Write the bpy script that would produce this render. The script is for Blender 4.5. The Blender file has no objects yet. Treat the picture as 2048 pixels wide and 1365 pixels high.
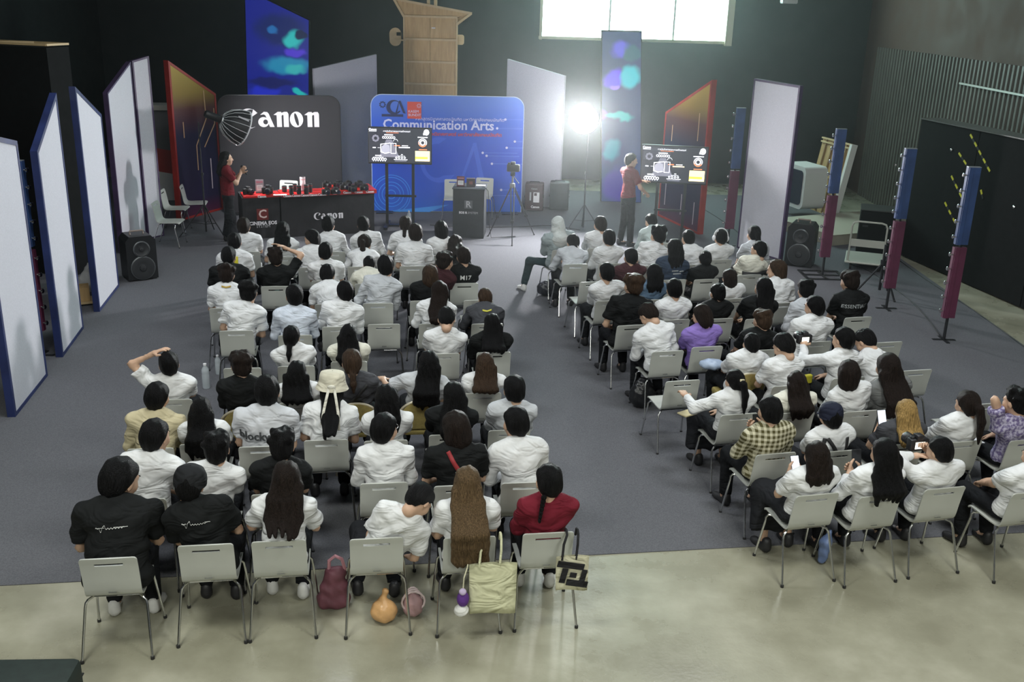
import bpy, bmesh, math, random
import numpy as np
from mathutils import Vector, Matrix
from mathutils.bvhtree import BVHTree

R_ = math.radians
COL = bpy.context.scene.collection
SC = bpy.context.scene

# ------------------------------------------------------------------ camera
CAM_F, CAM_H, CAM_PITCH, CAM_ROLL = 2000.0, 4.4, R_(18.9), R_(1.7)
_F = Vector((0, math.cos(CAM_PITCH), -math.sin(CAM_PITCH)))
_U0 = Vector((0, math.sin(CAM_PITCH), math.cos(CAM_PITCH)))
_X = Vector((1, 0, 0))
CR = math.cos(CAM_ROLL) * _X + math.sin(CAM_ROLL) * _U0
CU = math.cos(CAM_ROLL) * _U0 - math.sin(CAM_ROLL) * _X
CPOS = Vector((0, 0, CAM_H))
cam = bpy.data.cameras.new('camera')
cam.sensor_fit = 'HORIZONTAL'; cam.sensor_width = 36.0; cam.lens = CAM_F * 36.0 / 2048.0
cam.clip_end = 200
camo = bpy.data.objects.new('camera', cam); COL.objects.link(camo)
camo.matrix_world = Matrix(((CR.x, CU.x, -_F.x, CPOS.x), (CR.y, CU.y, -_F.y, CPOS.y),
                            (CR.z, CU.z, -_F.z, CPOS.z), (0, 0, 0, 1)))
SC.camera = camo

def ray(px, py):
    return _F + CR * ((px - 1024.0) / CAM_F) - CU * ((py - 682.5) / CAM_F)
def at_z(px, py, z=0.0):          # where the line of sight meets the height z
    d = ray(px, py); return CPOS + d * ((z - CAM_H) / d.z)
def at_y(px, py, y):              # where it meets the depth y
    d = ray(px, py); return CPOS + d * (y / d.y)
def proj(p):
    v = Vector(p) - CPOS; w = v.dot(_F)
    return 1024.0 + CAM_F * v.dot(CR) / w, 682.5 - CAM_F * v.dot(CU) / w

# ------------------------------------------------------------------ world, exposure
SC.view_settings.view_transform = 'Standard'; SC.view_settings.look = 'None'
SC.view_settings.gamma = 1.0; SC.view_settings.use_curve_mapping = False
SC.view_settings.exposure = 0.0
world = bpy.data.worlds.new('hall_ambient'); SC.world = world; world.use_nodes = True
world.node_tree.nodes['Background'].inputs[0].default_value = (0.75, 0.85, 0.95, 1)
world.node_tree.nodes['Background'].inputs[1].default_value = 0.055
SC.cycles.use_denoising = True
SC.cycles.max_bounces = 4; SC.cycles.diffuse_bounces = 2; SC.cycles.glossy_bounces = 1
SC.cycles.transmission_bounces = 4; SC.cycles.caustics_reflective = False; SC.cycles.caustics_refractive = False
SC.cycles.sample_clamp_indirect = 4.0; SC.cycles.volume_bounces = 0; SC.cycles.use_adaptive_sampling = True; SC.cycles.adaptive_threshold = 0.06

def area_light(name, loc, target, sx, sy, power, col=(1, 1, 1), spread=180):
    l = bpy.data.lights.new(name, 'AREA'); l.shape = 'RECTANGLE'; l.size = sx; l.size_y = sy
    l.energy = power; l.color = col; l.spread = R_(spread)
    o = bpy.data.objects.new(name, l); COL.objects.link(o); o.location = loc
    d = Vector(target) - Vector(loc); o.rotation_euler = d.to_track_quat('-Z', 'Y').to_euler()
    return o
# hall ceiling lamps over the seats and over the concrete
for (x, y, z, ty, p) in [(-3.2, 4.0, 7.6, 5.0, 165), (3.0, 4.0, 7.6, 5.0, 175), (-3.6, 9.5, 7.6, 9.5, 160), (3.6, 9.5, 7.6, 9.5, 160), (-2.6, 14.5, 7.6, 14.5, 70), (3.4, 14.5, 7.6, 14.5, 70),
                         (-3.5, -2.5, 6.4, 6.5, 190), (3.5, -2.5, 6.4, 6.5, 200)]:
    area_light('ceiling_lamp_light', (x, y, z), (x, ty, 0), 2.2, 1.2, p, (0.98, 1.0, 0.92) if y < 6 else (0.93, 0.98, 1.0), 150)

# ------------------------------------------------------------------ materials
MATS = {}
def mat(name, col, rough=0.6, metal=0.0, var=0.0, vscale=20.0, bump=0.0, bscale=60.0, emit=None, estr=0.0, spec=0.5, stretch=None, alpha=1.0, trans=0.0):
    if name in MATS: return MATS[name]
    m = bpy.data.materials.new(name); m.use_nodes = True; MATS[name] = m
    nt = m.node_tree; b = nt.nodes['Principled BSDF']
    c4 = (*col, 1)
    b.inputs['Base Color'].default_value = c4
    b.inputs['Roughness'].default_value = rough; b.inputs['Metallic'].default_value = metal
    b.inputs['Specular IOR Level'].default_value = spec
    if trans: b.inputs['Transmission Weight'].default_value = trans
    if alpha < 1: b.inputs['Alpha'].default_value = alpha
    if emit:
        b.inputs['Emission Color'].default_value = (*emit, 1); b.inputs['Emission Strength'].default_value = estr
    if var or bump:
        tc = nt.nodes.new('ShaderNodeTexCoord'); mp = nt.nodes.new('ShaderNodeMapping')
        nt.links.new(tc.outputs['Object'], mp.inputs['Vector'])
        if stretch: mp.inputs['Scale'].default_value = stretch
    if var:
        n = nt.nodes.new('ShaderNodeTexNoise'); n.inputs['Scale'].default_value = vscale; n.inputs['Detail'].default_value = 4
        nt.links.new(mp.outputs['Vector'], n.inputs['Vector'])
        rp = nt.nodes.new('ShaderNodeValToRGB')
        rp.color_ramp.elements[0].position = 0.3; rp.color_ramp.elements[1].position = 0.7
        rp.color_ramp.elements[0].color = (*[max(0, c * (1 - var)) for c in col], 1)
        rp.color_ramp.elements[1].color = (*[min(1, c * (1 + var)) for c in col], 1)
        nt.links.new(n.outputs['Fac'], rp.inputs['Fac']); nt.links.new(rp.outputs['Color'], b.inputs['Base Color'])
    if bump:
        n2 = nt.nodes.new('ShaderNodeTexNoise'); n2.inputs['Scale'].default_value = bscale; n2.inputs['Detail'].default_value = 3
        nt.links.new(mp.outputs['Vector'], n2.inputs['Vector'])
        bp = nt.nodes.new('ShaderNodeBump'); bp.inputs['Strength'].default_value = bump; bp.inputs['Distance'].default_value = 0.02
        nt.links.new(n2.outputs['Fac'], bp.inputs['Height']); nt.links.new(bp.outputs['Normal'], b.inputs['Normal'])
    return m
def glow(name, col, s):
    return mat(name, col, 0.5, emit=col, estr=s)
def cloth(name, col, var=0.10):
    m = mat('cloth_' + name, col, 0.85, var=var, vscale=9, spec=0.2)
    if m.get('folds'): return m
    m['folds'] = 1; nt = m.node_tree; b = nt.nodes['Principled BSDF']; tc = nt.nodes.new('ShaderNodeTexCoord')
    mp = nt.nodes.new('ShaderNodeMapping'); mp.inputs['Rotation'].default_value = (0.2, 0.5, 0.3); mp.inputs['Scale'].default_value = (1.0, 1.0, 1.9)
    n1 = nt.nodes.new('ShaderNodeTexNoise'); n1.inputs['Scale'].default_value = 4.2; n1.inputs['Detail'].default_value = 2.0; n1.inputs['Distortion'].default_value = 1.3
    nt.links.new(tc.outputs['Object'], mp.inputs[0]); nt.links.new(mp.outputs[0], n1.inputs['Vector'])
    bp = nt.nodes.new('ShaderNodeBump'); bp.inputs['Strength'].default_value = 0.75; bp.inputs['Distance'].default_value = 0.055
    nt.links.new(n1.outputs['Fac'], bp.inputs['Height']); nt.links.new(bp.outputs[0], b.inputs['Normal'])
    return m

# ------------------------------------------------------------------ scene helpers
def tag(o, label=None, cat=None, group=None, kind=None):
    if label: o['label'] = label
    if cat: o['category'] = cat
    if group: o['group'] = group
    if kind: o['kind'] = kind
    return o
def empty(name, loc=(0, 0, 0), rz=0.0, label=None, cat=None, group=None):
    o = bpy.data.objects.new(name, None); COL.objects.link(o); o.empty_display_size = 0.1
    o.location = loc; o.rotation_euler = (0, 0, rz)
    return tag(o, label, cat, group)
def link(name, me, parent=None, m=None):
    o = bpy.data.objects.new(name, me); COL.objects.link(o)
    if parent is not None: o.parent = parent
    if m is not None:
        if len(me.materials) == 0: me.materials.append(m)
        elif me.materials[0] != m:
            o.material_slots[0].link = 'OBJECT'; o.material_slots[0].material = m
    return o
def copy_tree(o, parent=None):
    c = o.copy(); COL.objects.link(c); c.parent = parent
    for ch in o.children: copy_tree(ch, c)
    return c

class MB:
    """collects simple shapes into one mesh"""
    def __init__(s): s.v = []; s.f = []; s.mi = []; s.cur = 0
    def _add(s, vs, fs):
        b = len(s.v); s.v.extend([tuple(p) for p in vs])
        for f in fs: s.f.append(tuple(i + b for i in f)); s.mi.append(s.cur)
        return s
    def box(s, c, d, rot=None, bev=0.0):
        x, y, z = d[0] / 2, d[1] / 2, d[2] / 2
        if bev > 0:
            bm = bmesh.new(); bmesh.ops.create_cube(bm, size=1.0)
            bmesh.ops.scale(bm, vec=d, verts=bm.verts)
            bmesh.ops.bevel(bm, geom=bm.edges[:], offset=min(bev, 0.49 * min(d)), segments=2, affect='EDGES', profile=0.5)
            bm.verts.index_update(); vs = [v.co.copy() for v in bm.verts]; fs = [[v.index for v in f.verts] for f in bm.faces]; bm.free()
        else:
            vs = [Vector(p) for p in ((-x, -y, -z), (x, -y, -z), (x, y, -z), (-x, y, -z), (-x, -y, z), (x, -y, z), (x, y, z), (-x, y, z))]
            fs = [(0, 3, 2, 1), (4, 5, 6, 7), (0, 1, 5, 4), (1, 2, 6, 5), (2, 3, 7, 6), (3, 0, 4, 7)]
        if rot is not None: vs = [rot @ v for v in vs]
        c = Vector(c); return s._add([v + c for v in vs], fs)
    def tube(s, pts, r, n=8, cap=True):
        pts = [Vector(p) for p in pts]; rs = r if isinstance(r, (list, tuple)) else [r] * len(pts)
        vs, fs = [], []; prev = None
        for i, p in enumerate(pts):
            a = pts[max(i - 1, 0)]; b = pts[min(i + 1, len(pts) - 1)]; t = (b - a).normalized()
            if prev is None:
                u = t.orthogonal().normalized()
            else:
                u = (prev - t * prev.dot(t)); u = u.normalized() if u.length > 1e-6 else t.orthogonal().normalized()
            prev = u; w = t.cross(u)
            for k in range(n):
                an = 2 * math.pi * k / n; vs.append(p + (u * math.cos(an) + w * math.sin(an)) * rs[i])
        for i in range(len(pts) - 1):
            for k in range(n):
                k2 = (k + 1) % n; fs.append((i * n + k, i * n + k2, (i + 1) * n + k2, (i + 1) * n + k))
        if cap:
            fs.append(tuple(range(n - 1, -1, -1))); m = (len(pts) - 1) * n; fs.append(tuple(range(m, m + n)))
        return s._add(vs, fs)
    def lathe(s, prof, n=16, c=(0, 0, 0), rot=None, closed=True):
        vs, fs = [], []
        for r, z in prof:
            for k in range(n):
                a = 2 * math.pi * k / n; vs.append(Vector((r * math.cos(a), r * math.sin(a), z)))
        m = len(prof)
        for i in range(m - 1):
            for k in range(n):
                k2 = (k + 1) % n; fs.append((i * n + k, i * n + k2, (i + 1) * n + k2, (i + 1) * n + k))
        if closed:
            fs.append(tuple(range(n - 1, -1, -1))); fs.append(tuple(range((m - 1) * n, m * n)))
        if rot is not None: vs = [rot @ v for v in vs]
        c = Vector(c); return s._add([v + c for v in vs], fs)
    def ball(s, c, r, n=12, m=8, rot=None):
        if not isinstance(r, (tuple, list)): r = (r, r, r)
        prof = [(math.sin(math.pi * i / m), -math.cos(math.pi * i / m)) for i in range(m + 1)]
        prof[0] = (0.02, prof[0][1]); prof[-1] = (0.02, prof[-1][1])
        vs, fs = [], []
        for pr, z in prof:
            for k in range(n):
                a = 2 * math.pi * k / n; vs.append(Vector((pr * math.cos(a) * r[0], pr * math.sin(a) * r[1], z * r[2])))
        for i in range(m):
            for k in range(n):
                k2 = (k + 1) % n; fs.append((i * n + k, i * n + k2, (i + 1) * n + k2, (i + 1) * n + k))
        if rot is not None: vs = [rot @ v for v in vs]
        c = Vector(c); return s._add([v + c for v in vs], fs)
    def prism(s, outline, y0, y1):
        """outline in (x, z), counter-clockwise seen from -y, extruded along y"""
        n = len(outline)
        vs = [Vector((x, y0, z)) for x, z in outline] + [Vector((x, y1, z)) for x, z in outline]
        fs = [tuple(range(n)), tuple(range(2 * n - 1, n - 1, -1))]
        for i in range(n):
            j = (i + 1) % n; fs.append((j, i, i + n, j + n))
        return s._add(vs, fs)
    def quad(s, a, b, c, d): return s._add([Vector(a), Vector(b), Vector(c), Vector(d)], [(0, 1, 2, 3)])
    def xf(s, M, i0=0):
        s.v[i0:] = [tuple(M @ Vector(p)) for p in s.v[i0:]]; return s
    def mesh(s, name, mats, smooth=False):
        me = bpy.data.meshes.new(name); me.from_pydata(s.v, [], s.f)
        for m in (mats if isinstance(mats, (list, tuple)) else [mats]): me.materials.append(m)
        if any(s.mi): me.polygons.foreach_set('material_index', s.mi)
        me.update()
        if smooth:
            me.polygons.foreach_set('use_smooth', [True] * len(me.polygons))
            if smooth != 'all':
                try: me.set_sharp_from_angle(angle=R_(40))
                except Exception: pass
        return me
    def build(s, name, mats, parent=None, smooth=False, loc=None, rot=None):
        o = link(name, s.mesh(name, mats, smooth), parent)
        if loc is not None: o.location = loc
        if rot is not None: o.rotation_euler = rot
        return o

def rrect(w, h, r, n=5, x0=0, z0=0, corners=(1, 1, 1, 1)):
    """rounded rectangle outline (x, z), counter-clockwise; corners bl, br, tr, tl"""
    out = []
    for (cx, cz, a0, on) in ((-w / 2, 0, 180, corners[0]), (w / 2, 0, 270, corners[1]), (w / 2, h, 0, corners[2]), (-w / 2, h, 90, corners[3])):
        if not on: out.append((x0 + cx, z0 + cz)); continue
        ox = cx + (r if cx < 0 else -r); oz = cz + (r if cz <= 0 else -r)
        for i in range(n + 1):
            a = R_(a0 + 90 * i / n); out.append((x0 + ox + r * math.cos(a), z0 + oz + r * math.sin(a)))
    return out

_fonts = {}
def text_mesh(txt, size, ax='CENTER', bold=0.0, extrude=0.002, shear=0.0, spacing=1.0, res=2):
    """lettering in the xz plane, facing -y"""
    key = (txt, size, ax, bold, extrude, shear, spacing, res)
    cu = bpy.data.curves.new('lettering', 'FONT'); cu.body = txt; cu.size = size
    cu.align_x = ax; cu.align_y = 'CENTER'; cu.extrude = extrude; cu.offset = bold; cu.shear = shear
    cu.space_character = spacing; cu.resolution_u = res
    o = bpy.data.objects.new('lettering', cu); COL.objects.link(o)
    bpy.context.view_layer.update()
    me = bpy.data.meshes.new_from_object(o.evaluated_get(bpy.context.evaluated_depsgraph_get()))
    bpy.data.objects.remove(o); bpy.data.curves.remove(cu)
    me.transform(Matrix.Rotation(R_(90), 4, 'X'))
    me.materials.clear(); me.name = 'lettering'
    return me
def letters(txt, size, loc, m, parent, name='lettering', **k):
    me = text_mesh(txt, size, **k); me.materials.append(m)
    o = link(name, me, parent); o.location = loc
    return o
# ------------------------------------------------------------------ implicit shapes for bodies, clothes and hair
def smin(a, b, k):
    h = np.maximum(k - np.abs(a - b), 0) / k
    return np.minimum(a, b) - h * h * k * 0.25

class Field:
    def __init__(s, lo, hi, h):
        s.h = h; s.lo = np.array(lo, np.float32)
        n = np.maximum(np.ceil((np.array(hi) - np.array(lo)) / h).astype(int) + 1, 4)
        s.n = n; s.F = np.full(tuple(n), 0.5, np.float32)
        s.ax = [s.lo[i] + h * np.arange(n[i], dtype=np.float32) for i in range(3)]
    def sl(s, lo, hi):
        r = []
        for i in range(3):
            a = int(max(0, math.floor((lo[i] - s.lo[i]) / s.h))); b = int(min(s.n[i], math.ceil((hi[i] - s.lo[i]) / s.h) + 1))
            if b <= a: return None
            r.append(slice(a, b))
        return tuple(r)
    def _xyz(s, sl):
        return s.ax[0][sl[0]][:, None, None], s.ax[1][sl[1]][None, :, None], s.ax[2][sl[2]][None, None, :]
    def ell(s, c, r, k=0.03, rot=None):
        R = max(r); m = k + 3 * s.h
        e = [R] * 3 if rot is not None else r
        sl = s.sl([c[i] - e[i] - m for i in range(3)], [c[i] + e[i] + m for i in range(3)])
        if sl is None: return
        x, y, z = s._xyz(sl); x = x - c[0]; y = y - c[1]; z = z - c[2]
        if rot is not None:
            q = np.array(rot.transposed() if isinstance(rot, Matrix) else rot, np.float32)
            x, y, z = (q[0][0] * x + q[0][1] * y + q[0][2] * z, q[1][0] * x + q[1][1] * y + q[1][2] * z, q[2][0] * x + q[2][1] * y + q[2][2] * z)
        k0 = np.sqrt((x / r[0]) ** 2 + (y / r[1]) ** 2 + (z / r[2]) ** 2)
        k1 = np.sqrt((x / r[0] ** 2) ** 2 + (y / r[1] ** 2) ** 2 + (z / r[2] ** 2) ** 2) + 1e-6
        d = k0 * (k0 - 1) / k1
        s.F[sl] = smin(s.F[sl], d.astype(np.float32), k)
    def cone(s, a, b, ra, rb, k=0.03, cut=None):
        R = max(ra, rb); m = k + 3 * s.h + R
        sl = s.sl([min(a[i], b[i]) - m for i in range(3)], [max(a[i], b[i]) + m for i in range(3)])
        if sl is None: return
        x, y, z = s._xyz(sl); x = x - a[0]; y = y - a[1]; z = z - a[2]
        v = [b[i] - a[i] for i in range(3)]; L = max(v[0] ** 2 + v[1] ** 2 + v[2] ** 2, 1e-8)
        tt = (x * v[0] + y * v[1] + z * v[2]) / L; t = np.clip(tt, 0, 1)
        d = np.sqrt((x - t * v[0]) ** 2 + (y - t * v[1]) ** 2 + (z - t * v[2]) ** 2) - (ra + (rb - ra) * t)
        if cut: d = np.maximum(d, (tt - 1) * math.sqrt(L))      # a flat end, as a sleeve has
        s.F[sl] = smin(s.F[sl], d.astype(np.float32), k)
    def keep(s, fn):
        x, y, z = s.ax[0][:, None, None], s.ax[1][None, :, None], s.ax[2][None, None, :]
        s.F = np.maximum(s.F, fn(x, y, z).astype(np.float32))
    def add(s, fn):
        x, y, z = s.ax[0][:, None, None], s.ax[1][None, :, None], s.ax[2][None, None, :]
        s.F = s.F + fn(x, y, z).astype(np.float32)
    def nets(s):
        F = s.F; F[0] = F[-1] = 0.5; F[:, 0] = F[:, -1] = 0.5; F[:, :, 0] = F[:, :, -1] = 0.5
        S = F < 0
        cnt = np.zeros(tuple(s.n - 1), np.int8); corners = []
        for dx in (0, 1):
            for dy in (0, 1):
                for dz in (0, 1):
                    corners.append((dx, dy, dz)); cnt += S[dx:s.n[0] - 1 + dx, dy:s.n[1] - 1 + dy, dz:s.n[2] - 1 + dz]
        act = (cnt > 0) & (cnt < 8); I, J, K = np.nonzero(act); n = len(I)
        idx = np.full(act.shape, -1, np.int32); idx[I, J, K] = np.arange(n)
        fv = [F[I + c[0], J + c[1], K + c[2]] for c in corners]
        acc = np.zeros((n, 3), np.float32); num = np.zeros(n, np.float32)
        for a in range(8):
            for b in range(a + 1, 8):
                ca, cb = corners[a], corners[b]
                if sum(abs(ca[q] - cb[q]) for q in range(3)) != 1: continue
                fa, fb = fv[a], fv[b]; mk = (fa < 0) != (fb < 0)
                t = np.where(mk, fa / np.where(mk, fa - fb, 1), 0)
                for q in range(3): acc[:, q] += np.where(mk, ca[q] + t * (cb[q] - ca[q]), 0)
                num += mk
        V = np.stack([I, J, K], 1).astype(np.float32) + acc / np.maximum(num, 1)[:, None]
        V = s.lo[None, :] + V * s.h
        quads = []
        for axis in range(3):
            sa = [slice(None)] * 3; sb = [slice(None)] * 3; sa[axis] = slice(0, -1); sb[axis] = slice(1, None)
            A, B = S[tuple(sa)], S[tuple(sb)]
            o1, o2 = [(1, 2), (2, 0), (0, 1)][axis]
            e = np.argwhere(A != B); e = e[(e[:, o1] > 0) & (e[:, o2] > 0) & (e[:, o1] < s.n[o1] - 1) & (e[:, o2] < s.n[o2] - 1)]
            if not len(e): continue
            flip = A[e[:, 0], e[:, 1], e[:, 2]]
            def cell(d1, d2):
                c = e.copy(); c[:, o1] += d1; c[:, o2] += d2; return idx[c[:, 0], c[:, 1], c[:, 2]]
            q = np.stack([cell(-1, -1), cell(0, -1), cell(0, 0), cell(-1, 0)], 1)
            q[~flip] = q[~flip][:, ::-1]
            quads.append(q)
        Q = np.concatenate(quads) if quads else np.zeros((0, 4), np.int32)
        Q = Q[(Q >= 0).all(1)]
        return V, Q

def np_mesh(name, V, Q, mats, mi=None):
    me = bpy.data.meshes.new(name); nv, nq = len(V), len(Q)
    me.vertices.add(nv); me.vertices.foreach_set('co', np.asarray(V, np.float32).ravel())
    me.loops.add(nq * 4); me.loops.foreach_set('vertex_index', np.asarray(Q, np.int32).ravel())
    me.polygons.add(nq); me.polygons.foreach_set('loop_start', np.arange(0, nq * 4, 4, dtype=np.int32))
    try: me.polygons.foreach_set('loop_total', np.full(nq, 4, np.int32))
    except Exception: pass
    me.polygons.foreach_set('use_smooth', np.ones(nq, bool))
    for m in mats: me.materials.append(m)
    if mi is not None: me.polygons.foreach_set('material_index', np.asarray(mi, np.int32))
    me.update(calc_edges=True); me.validate()
    return me
# ------------------------------------------------------------------ seats
M_CHAIR = mat('chair_white_laminate', (0.50, 0.515, 0.48), 0.42, var=0.03, vscale=6)
M_CHROME = mat('chair_chrome', (0.62, 0.63, 0.63), 0.22, 1.0)
M_PLATE = mat('chair_plate', (0.25, 0.26, 0.25), 0.4, 0.5)
M_RUBBER = mat('rubber_black', (0.02, 0.02, 0.02), 0.7)

def chair_meshes():
    prof = [(.208, .428), (.200, .441), (.17, .448), (.05, .445), (-.07, .440), (-.13, .441), (-.165, .453), (-.185, .480), (-.195, .52),
            (-.207, .60), (-.222, .68), (-.231, .722), (-.236, .742), (-.244, .765), (-.248, .778), (-.251, .787), (-.252, .790)]
    hw = [.185, .188, .190, .190, .190, .189, .188, .187, .187, .187, .187, .187, .187, .187, .182, .172, .155]
    us = [-1, -.85, -.5, -.25, 0, .25, .5, .85, 1]
    bm = bmesh.new(); g = []
    for (y, z), w in zip(prof, hw):
        g.append([bm.verts.new((u * w, y + 0.006 * (1 - u * u) * (-1 if z > .5 else 0), z)) for u in us])
    for i in range(len(prof) - 1):
        for j in range(len(us) - 1):
            if i == 11 and 2 <= j <= 5: continue
            bm.faces.new((g[i][j], g[i][j + 1], g[i + 1][j + 1], g[i + 1][j]))
    bmesh.ops.recalc_face_normals(bm, faces=bm.faces)
    bmesh.ops.solidify(bm, geom=bm.faces[:], thickness=0.011)
    me = bpy.data.meshes.new('shell'); bm.to_mesh(me); bm.free(); me.materials.append(M_CHAIR)
    me.polygons.foreach_set('use_smooth', [True] * len(me.polygons)); me.set_sharp_from_angle(angle=R_(35))
    legs = []
    for sx in (-1, 1):
        for (fy, ky, ty) in ((-.285, -.155, -.115), (.205, .150, .115)):
            m = MB(); m.tube([(sx * .232, fy, 0.004), (sx * .205, ky - .01, .36), (sx * .198, ky, .395), (sx * .18, ky * .97, .417), (sx * .15, ty, .424), (0, ty, .424)], .0095, 8)
            m.cur = 1; m.lathe([(.0135, 0), (.0135, .022)], 8, (sx * .232, fy, 0))
            legs.append(m.mesh('leg', [M_CHROME, M_RUBBER], True))
    p = MB().box((0, -.2135, .505), (.052, .004, .009)); plate = p.mesh('maker_plate', M_PLATE)
    return me, legs, plate
CH_SHELL, CH_LEGS, CH_PLATE = chair_meshes()
CHAIR_TOP = Vector((0, -.252, .79))

def make_chair(loc, rz, label, group='white moulded chairs'):
    t = empty('stacking_chair', loc, rz, label, 'chair', group)
    link('shell', CH_SHELL, t); link('maker_plate', CH_PLATE, t)
    for l in CH_LEGS: link('leg', l, t)
    return t

M_GOLDF = mat('gold_chair_fabric', (0.36, 0.29, 0.10), 0.75, var=0.15, vscale=30, bump=0.2, bscale=120)
M_GOLDM = mat('gold_chair_frame', (0.55, 0.50, 0.38), 0.4, 0.6)
def gold_meshes():
    ol = []
    for i in range(17):
        a = R_(180 * i / 16); ol.append((.20 * math.cos(a), .62 + .14 * math.sin(a)))
    ol = [(.17, .46)] + ol + [(-.17, .46)]
    ol = [(x, z) for x, z in ol]
    back = MB().prism([(x * .9, z) for x, z in reversed(ol)], -.015, .03)
    back.v = [(x, y - .215 - (z - .46) * .16, z) for x, y, z in back.v]
    fr = MB().tube([(x, -.215 - (z - .46) * .16, z) for x, z in [(.2, .30)] + ol + [(-.2, .30)]], .013, 8)
    seat = MB(); seat.box((0, -.01, .42), (.41, .42, .075), bev=.03)
    legs = []
    for sx in (-1, 1):
        for (fy, ty) in ((-.24, -.19), (.2, .18)):
            legs.append(MB().tube([(sx * .2, fy, .0), (sx * .18, ty, .40)], .012, 8).mesh('leg', M_GOLDM, True))
    return back.mesh('backrest', M_GOLDF, True), fr.mesh('back_frame', M_GOLDM, True), seat.mesh('seat', M_GOLDF, True), legs
GOLD_TOP = Vector((0, -.263, .76))
G_BACK, G_FRAME, G_SEAT, G_LEGS = gold_meshes()
def make_gold_chair(loc, rz, label):
    t = empty('banquet_chair', loc, rz, label, 'chair', 'gold banquet chairs')
    link('backrest', G_BACK, t); link('back_frame', G_FRAME, t); link('seat', G_SEAT, t)
    for l in G_LEGS: link('leg', l, t)
    return t

# ------------------------------------------------------------------ people
SKIN = {'a': mat('skin_light', (0.56, 0.36, 0.25), 0.55, var=0.06, vscale=12), 'b': mat('skin_tan', (0.42, 0.25, 0.16), 0.55, var=0.06, vscale=12)}
M_EYE = mat('eye_dark', (0.02, 0.015, 0.012), 0.3); M_LIP = mat('lips', (0.40, 0.16, 0.14), 0.5)
def hair_mat(n, c): return mat('hair_' + n, c, 0.52, var=0.5, vscale=10, bump=0.9, bscale=22, stretch=(13, 13, 0.8), spec=0.16)
HAIR = {'k': hair_mat('black', (0.0065, 0.0065, 0.0072)), 'd': hair_mat('dark_brown', (0.018, 0.0125, 0.0105)), 'b': hair_mat('brown', (0.050, 0.031, 0.020)),
        'l': hair_mat('light_brown', (0.13, 0.085, 0.045)), 'y': hair_mat('blond', (0.42, 0.27, 0.10))}
TOP = {'w': cloth('white', (0.70, 0.71, 0.72)), 'o': cloth('cream', (0.68, 0.67, 0.58)), 'g': cloth('pale_grey', (0.50, 0.52, 0.55)), 'lb': cloth('pale_blue', (0.60, 0.65, 0.74)),
       'k': cloth('black', (0.0075, 0.0085, 0.009)), 'n': cloth('navy', (0.03, 0.045, 0.075)), 'p': cloth('purple', (0.25, 0.17, 0.50)), 'm': cloth('maroon', (0.15, 0.012, 0.024)),
       'be': cloth('beige', (0.52, 0.46, 0.30)), 'dg': cloth('charcoal', (0.055, 0.057, 0.065)), 'gg': cloth('grey_green', (0.30, 0.35, 0.36)), 'ds': cloth('denim', (0.10, 0.16, 0.24)),
       'mg': cloth('grey', (0.16, 0.165, 0.165)), 'lw': cloth('light_grey', (0.55, 0.565, 0.60)), 'r': cloth('dark_red', (0.13, 0.012, 0.018)), 'br': cloth('dark_maroon', (0.05, 0.018, 0.022)),
       'pg': cloth('pale_green', (0.50, 0.58, 0.57))}
def plaid_mat():
    m = mat('cloth_plaid', (0.2, 0.18, 0.1), 0.85, spec=0.2); nt = m.node_tree; b = nt.nodes['Principled BSDF']
    tc = nt.nodes.new('ShaderNodeTexCoord'); prev = None
    for ax, rot in ((0, (0, 0, 0)), (1, (0, R_(90), 0))):
        w = nt.nodes.new('ShaderNodeTexWave'); w.inputs['Scale'].default_value = 7.0; w.inputs['Distortion'].default_value = 0.6; w.inputs['Detail'].default_value = 0
        mp = nt.nodes.new('ShaderNodeMapping'); mp.inputs['Rotation'].default_value = rot
        nt.links.new(tc.outputs['Object'], mp.inputs['Vector']); nt.links.new(mp.outputs['Vector'], w.inputs['Vector'])
        r = nt.nodes.new('ShaderNodeValToRGB'); r.color_ramp.elements[0].position = 0.45; r.color_ramp.elements[1].position = 0.6
        r.color_ramp.elements[0].color = (0.085, 0.075, 0.03, 1); r.color_ramp.elements[1].color = (0.60, 0.57, 0.42, 1)
        nt.links.new(w.outputs['Fac'], r.inputs['Fac'])
        if prev is None: prev = r
        else:
            mx = nt.nodes.new('ShaderNodeMix'); mx.data_type = 'RGBA'; mx.inputs[0].default_value = 0.5
            nt.links.new(prev.outputs[0], mx.inputs[6]); nt.links.new(r.outputs[0], mx.inputs[7]); nt.links.new(mx.outputs[2], b.inputs['Base Color'])
    return m
TOP['pl'] = plaid_mat()
def lav_mat():
    m = mat('cloth_lavender_print', (0.4, 0.35, 0.5), 0.8, spec=0.2); nt = m.node_tree; b = nt.nodes['Principled BSDF']
    tc = nt.nodes.new('ShaderNodeTexCoord'); n = nt.nodes.new('ShaderNodeTexNoise'); n.inputs['Scale'].default_value = 38; n.inputs['Detail'].default_value = 3
    r = nt.nodes.new('ShaderNodeValToRGB'); r.color_ramp.elements[0].position = 0.42; r.color_ramp.elements[1].position = 0.6
    r.color_ramp.elements[0].color = (0.15, 0.12, 0.26, 1); r.color_ramp.elements[1].color = (0.50, 0.47, 0.62, 1)
    nt.links.new(tc.outputs['Object'], n.inputs['Vector']); nt.links.new(n.outputs['Fac'], r.inputs['Fac']); nt.links.new(r.outputs[0], b.inputs['Base Color'])
    return m
TOP['lav'] = lav_mat()
BOT = {'k': cloth('trousers_black', (0.008, 0.009, 0.011)), 'j': cloth('trousers_jeans', (0.04, 0.06, 0.11)), 'g': cloth('trousers_grey', (0.09, 0.09, 0.095)),
       'dt': cloth('trousers_dark_teal', (0.022, 0.04, 0.045)), 's': cloth('skirt_black', (0.014, 0.015, 0.018)), 'sh': cloth('shorts_black', (0.016, 0.017, 0.02))}
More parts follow.
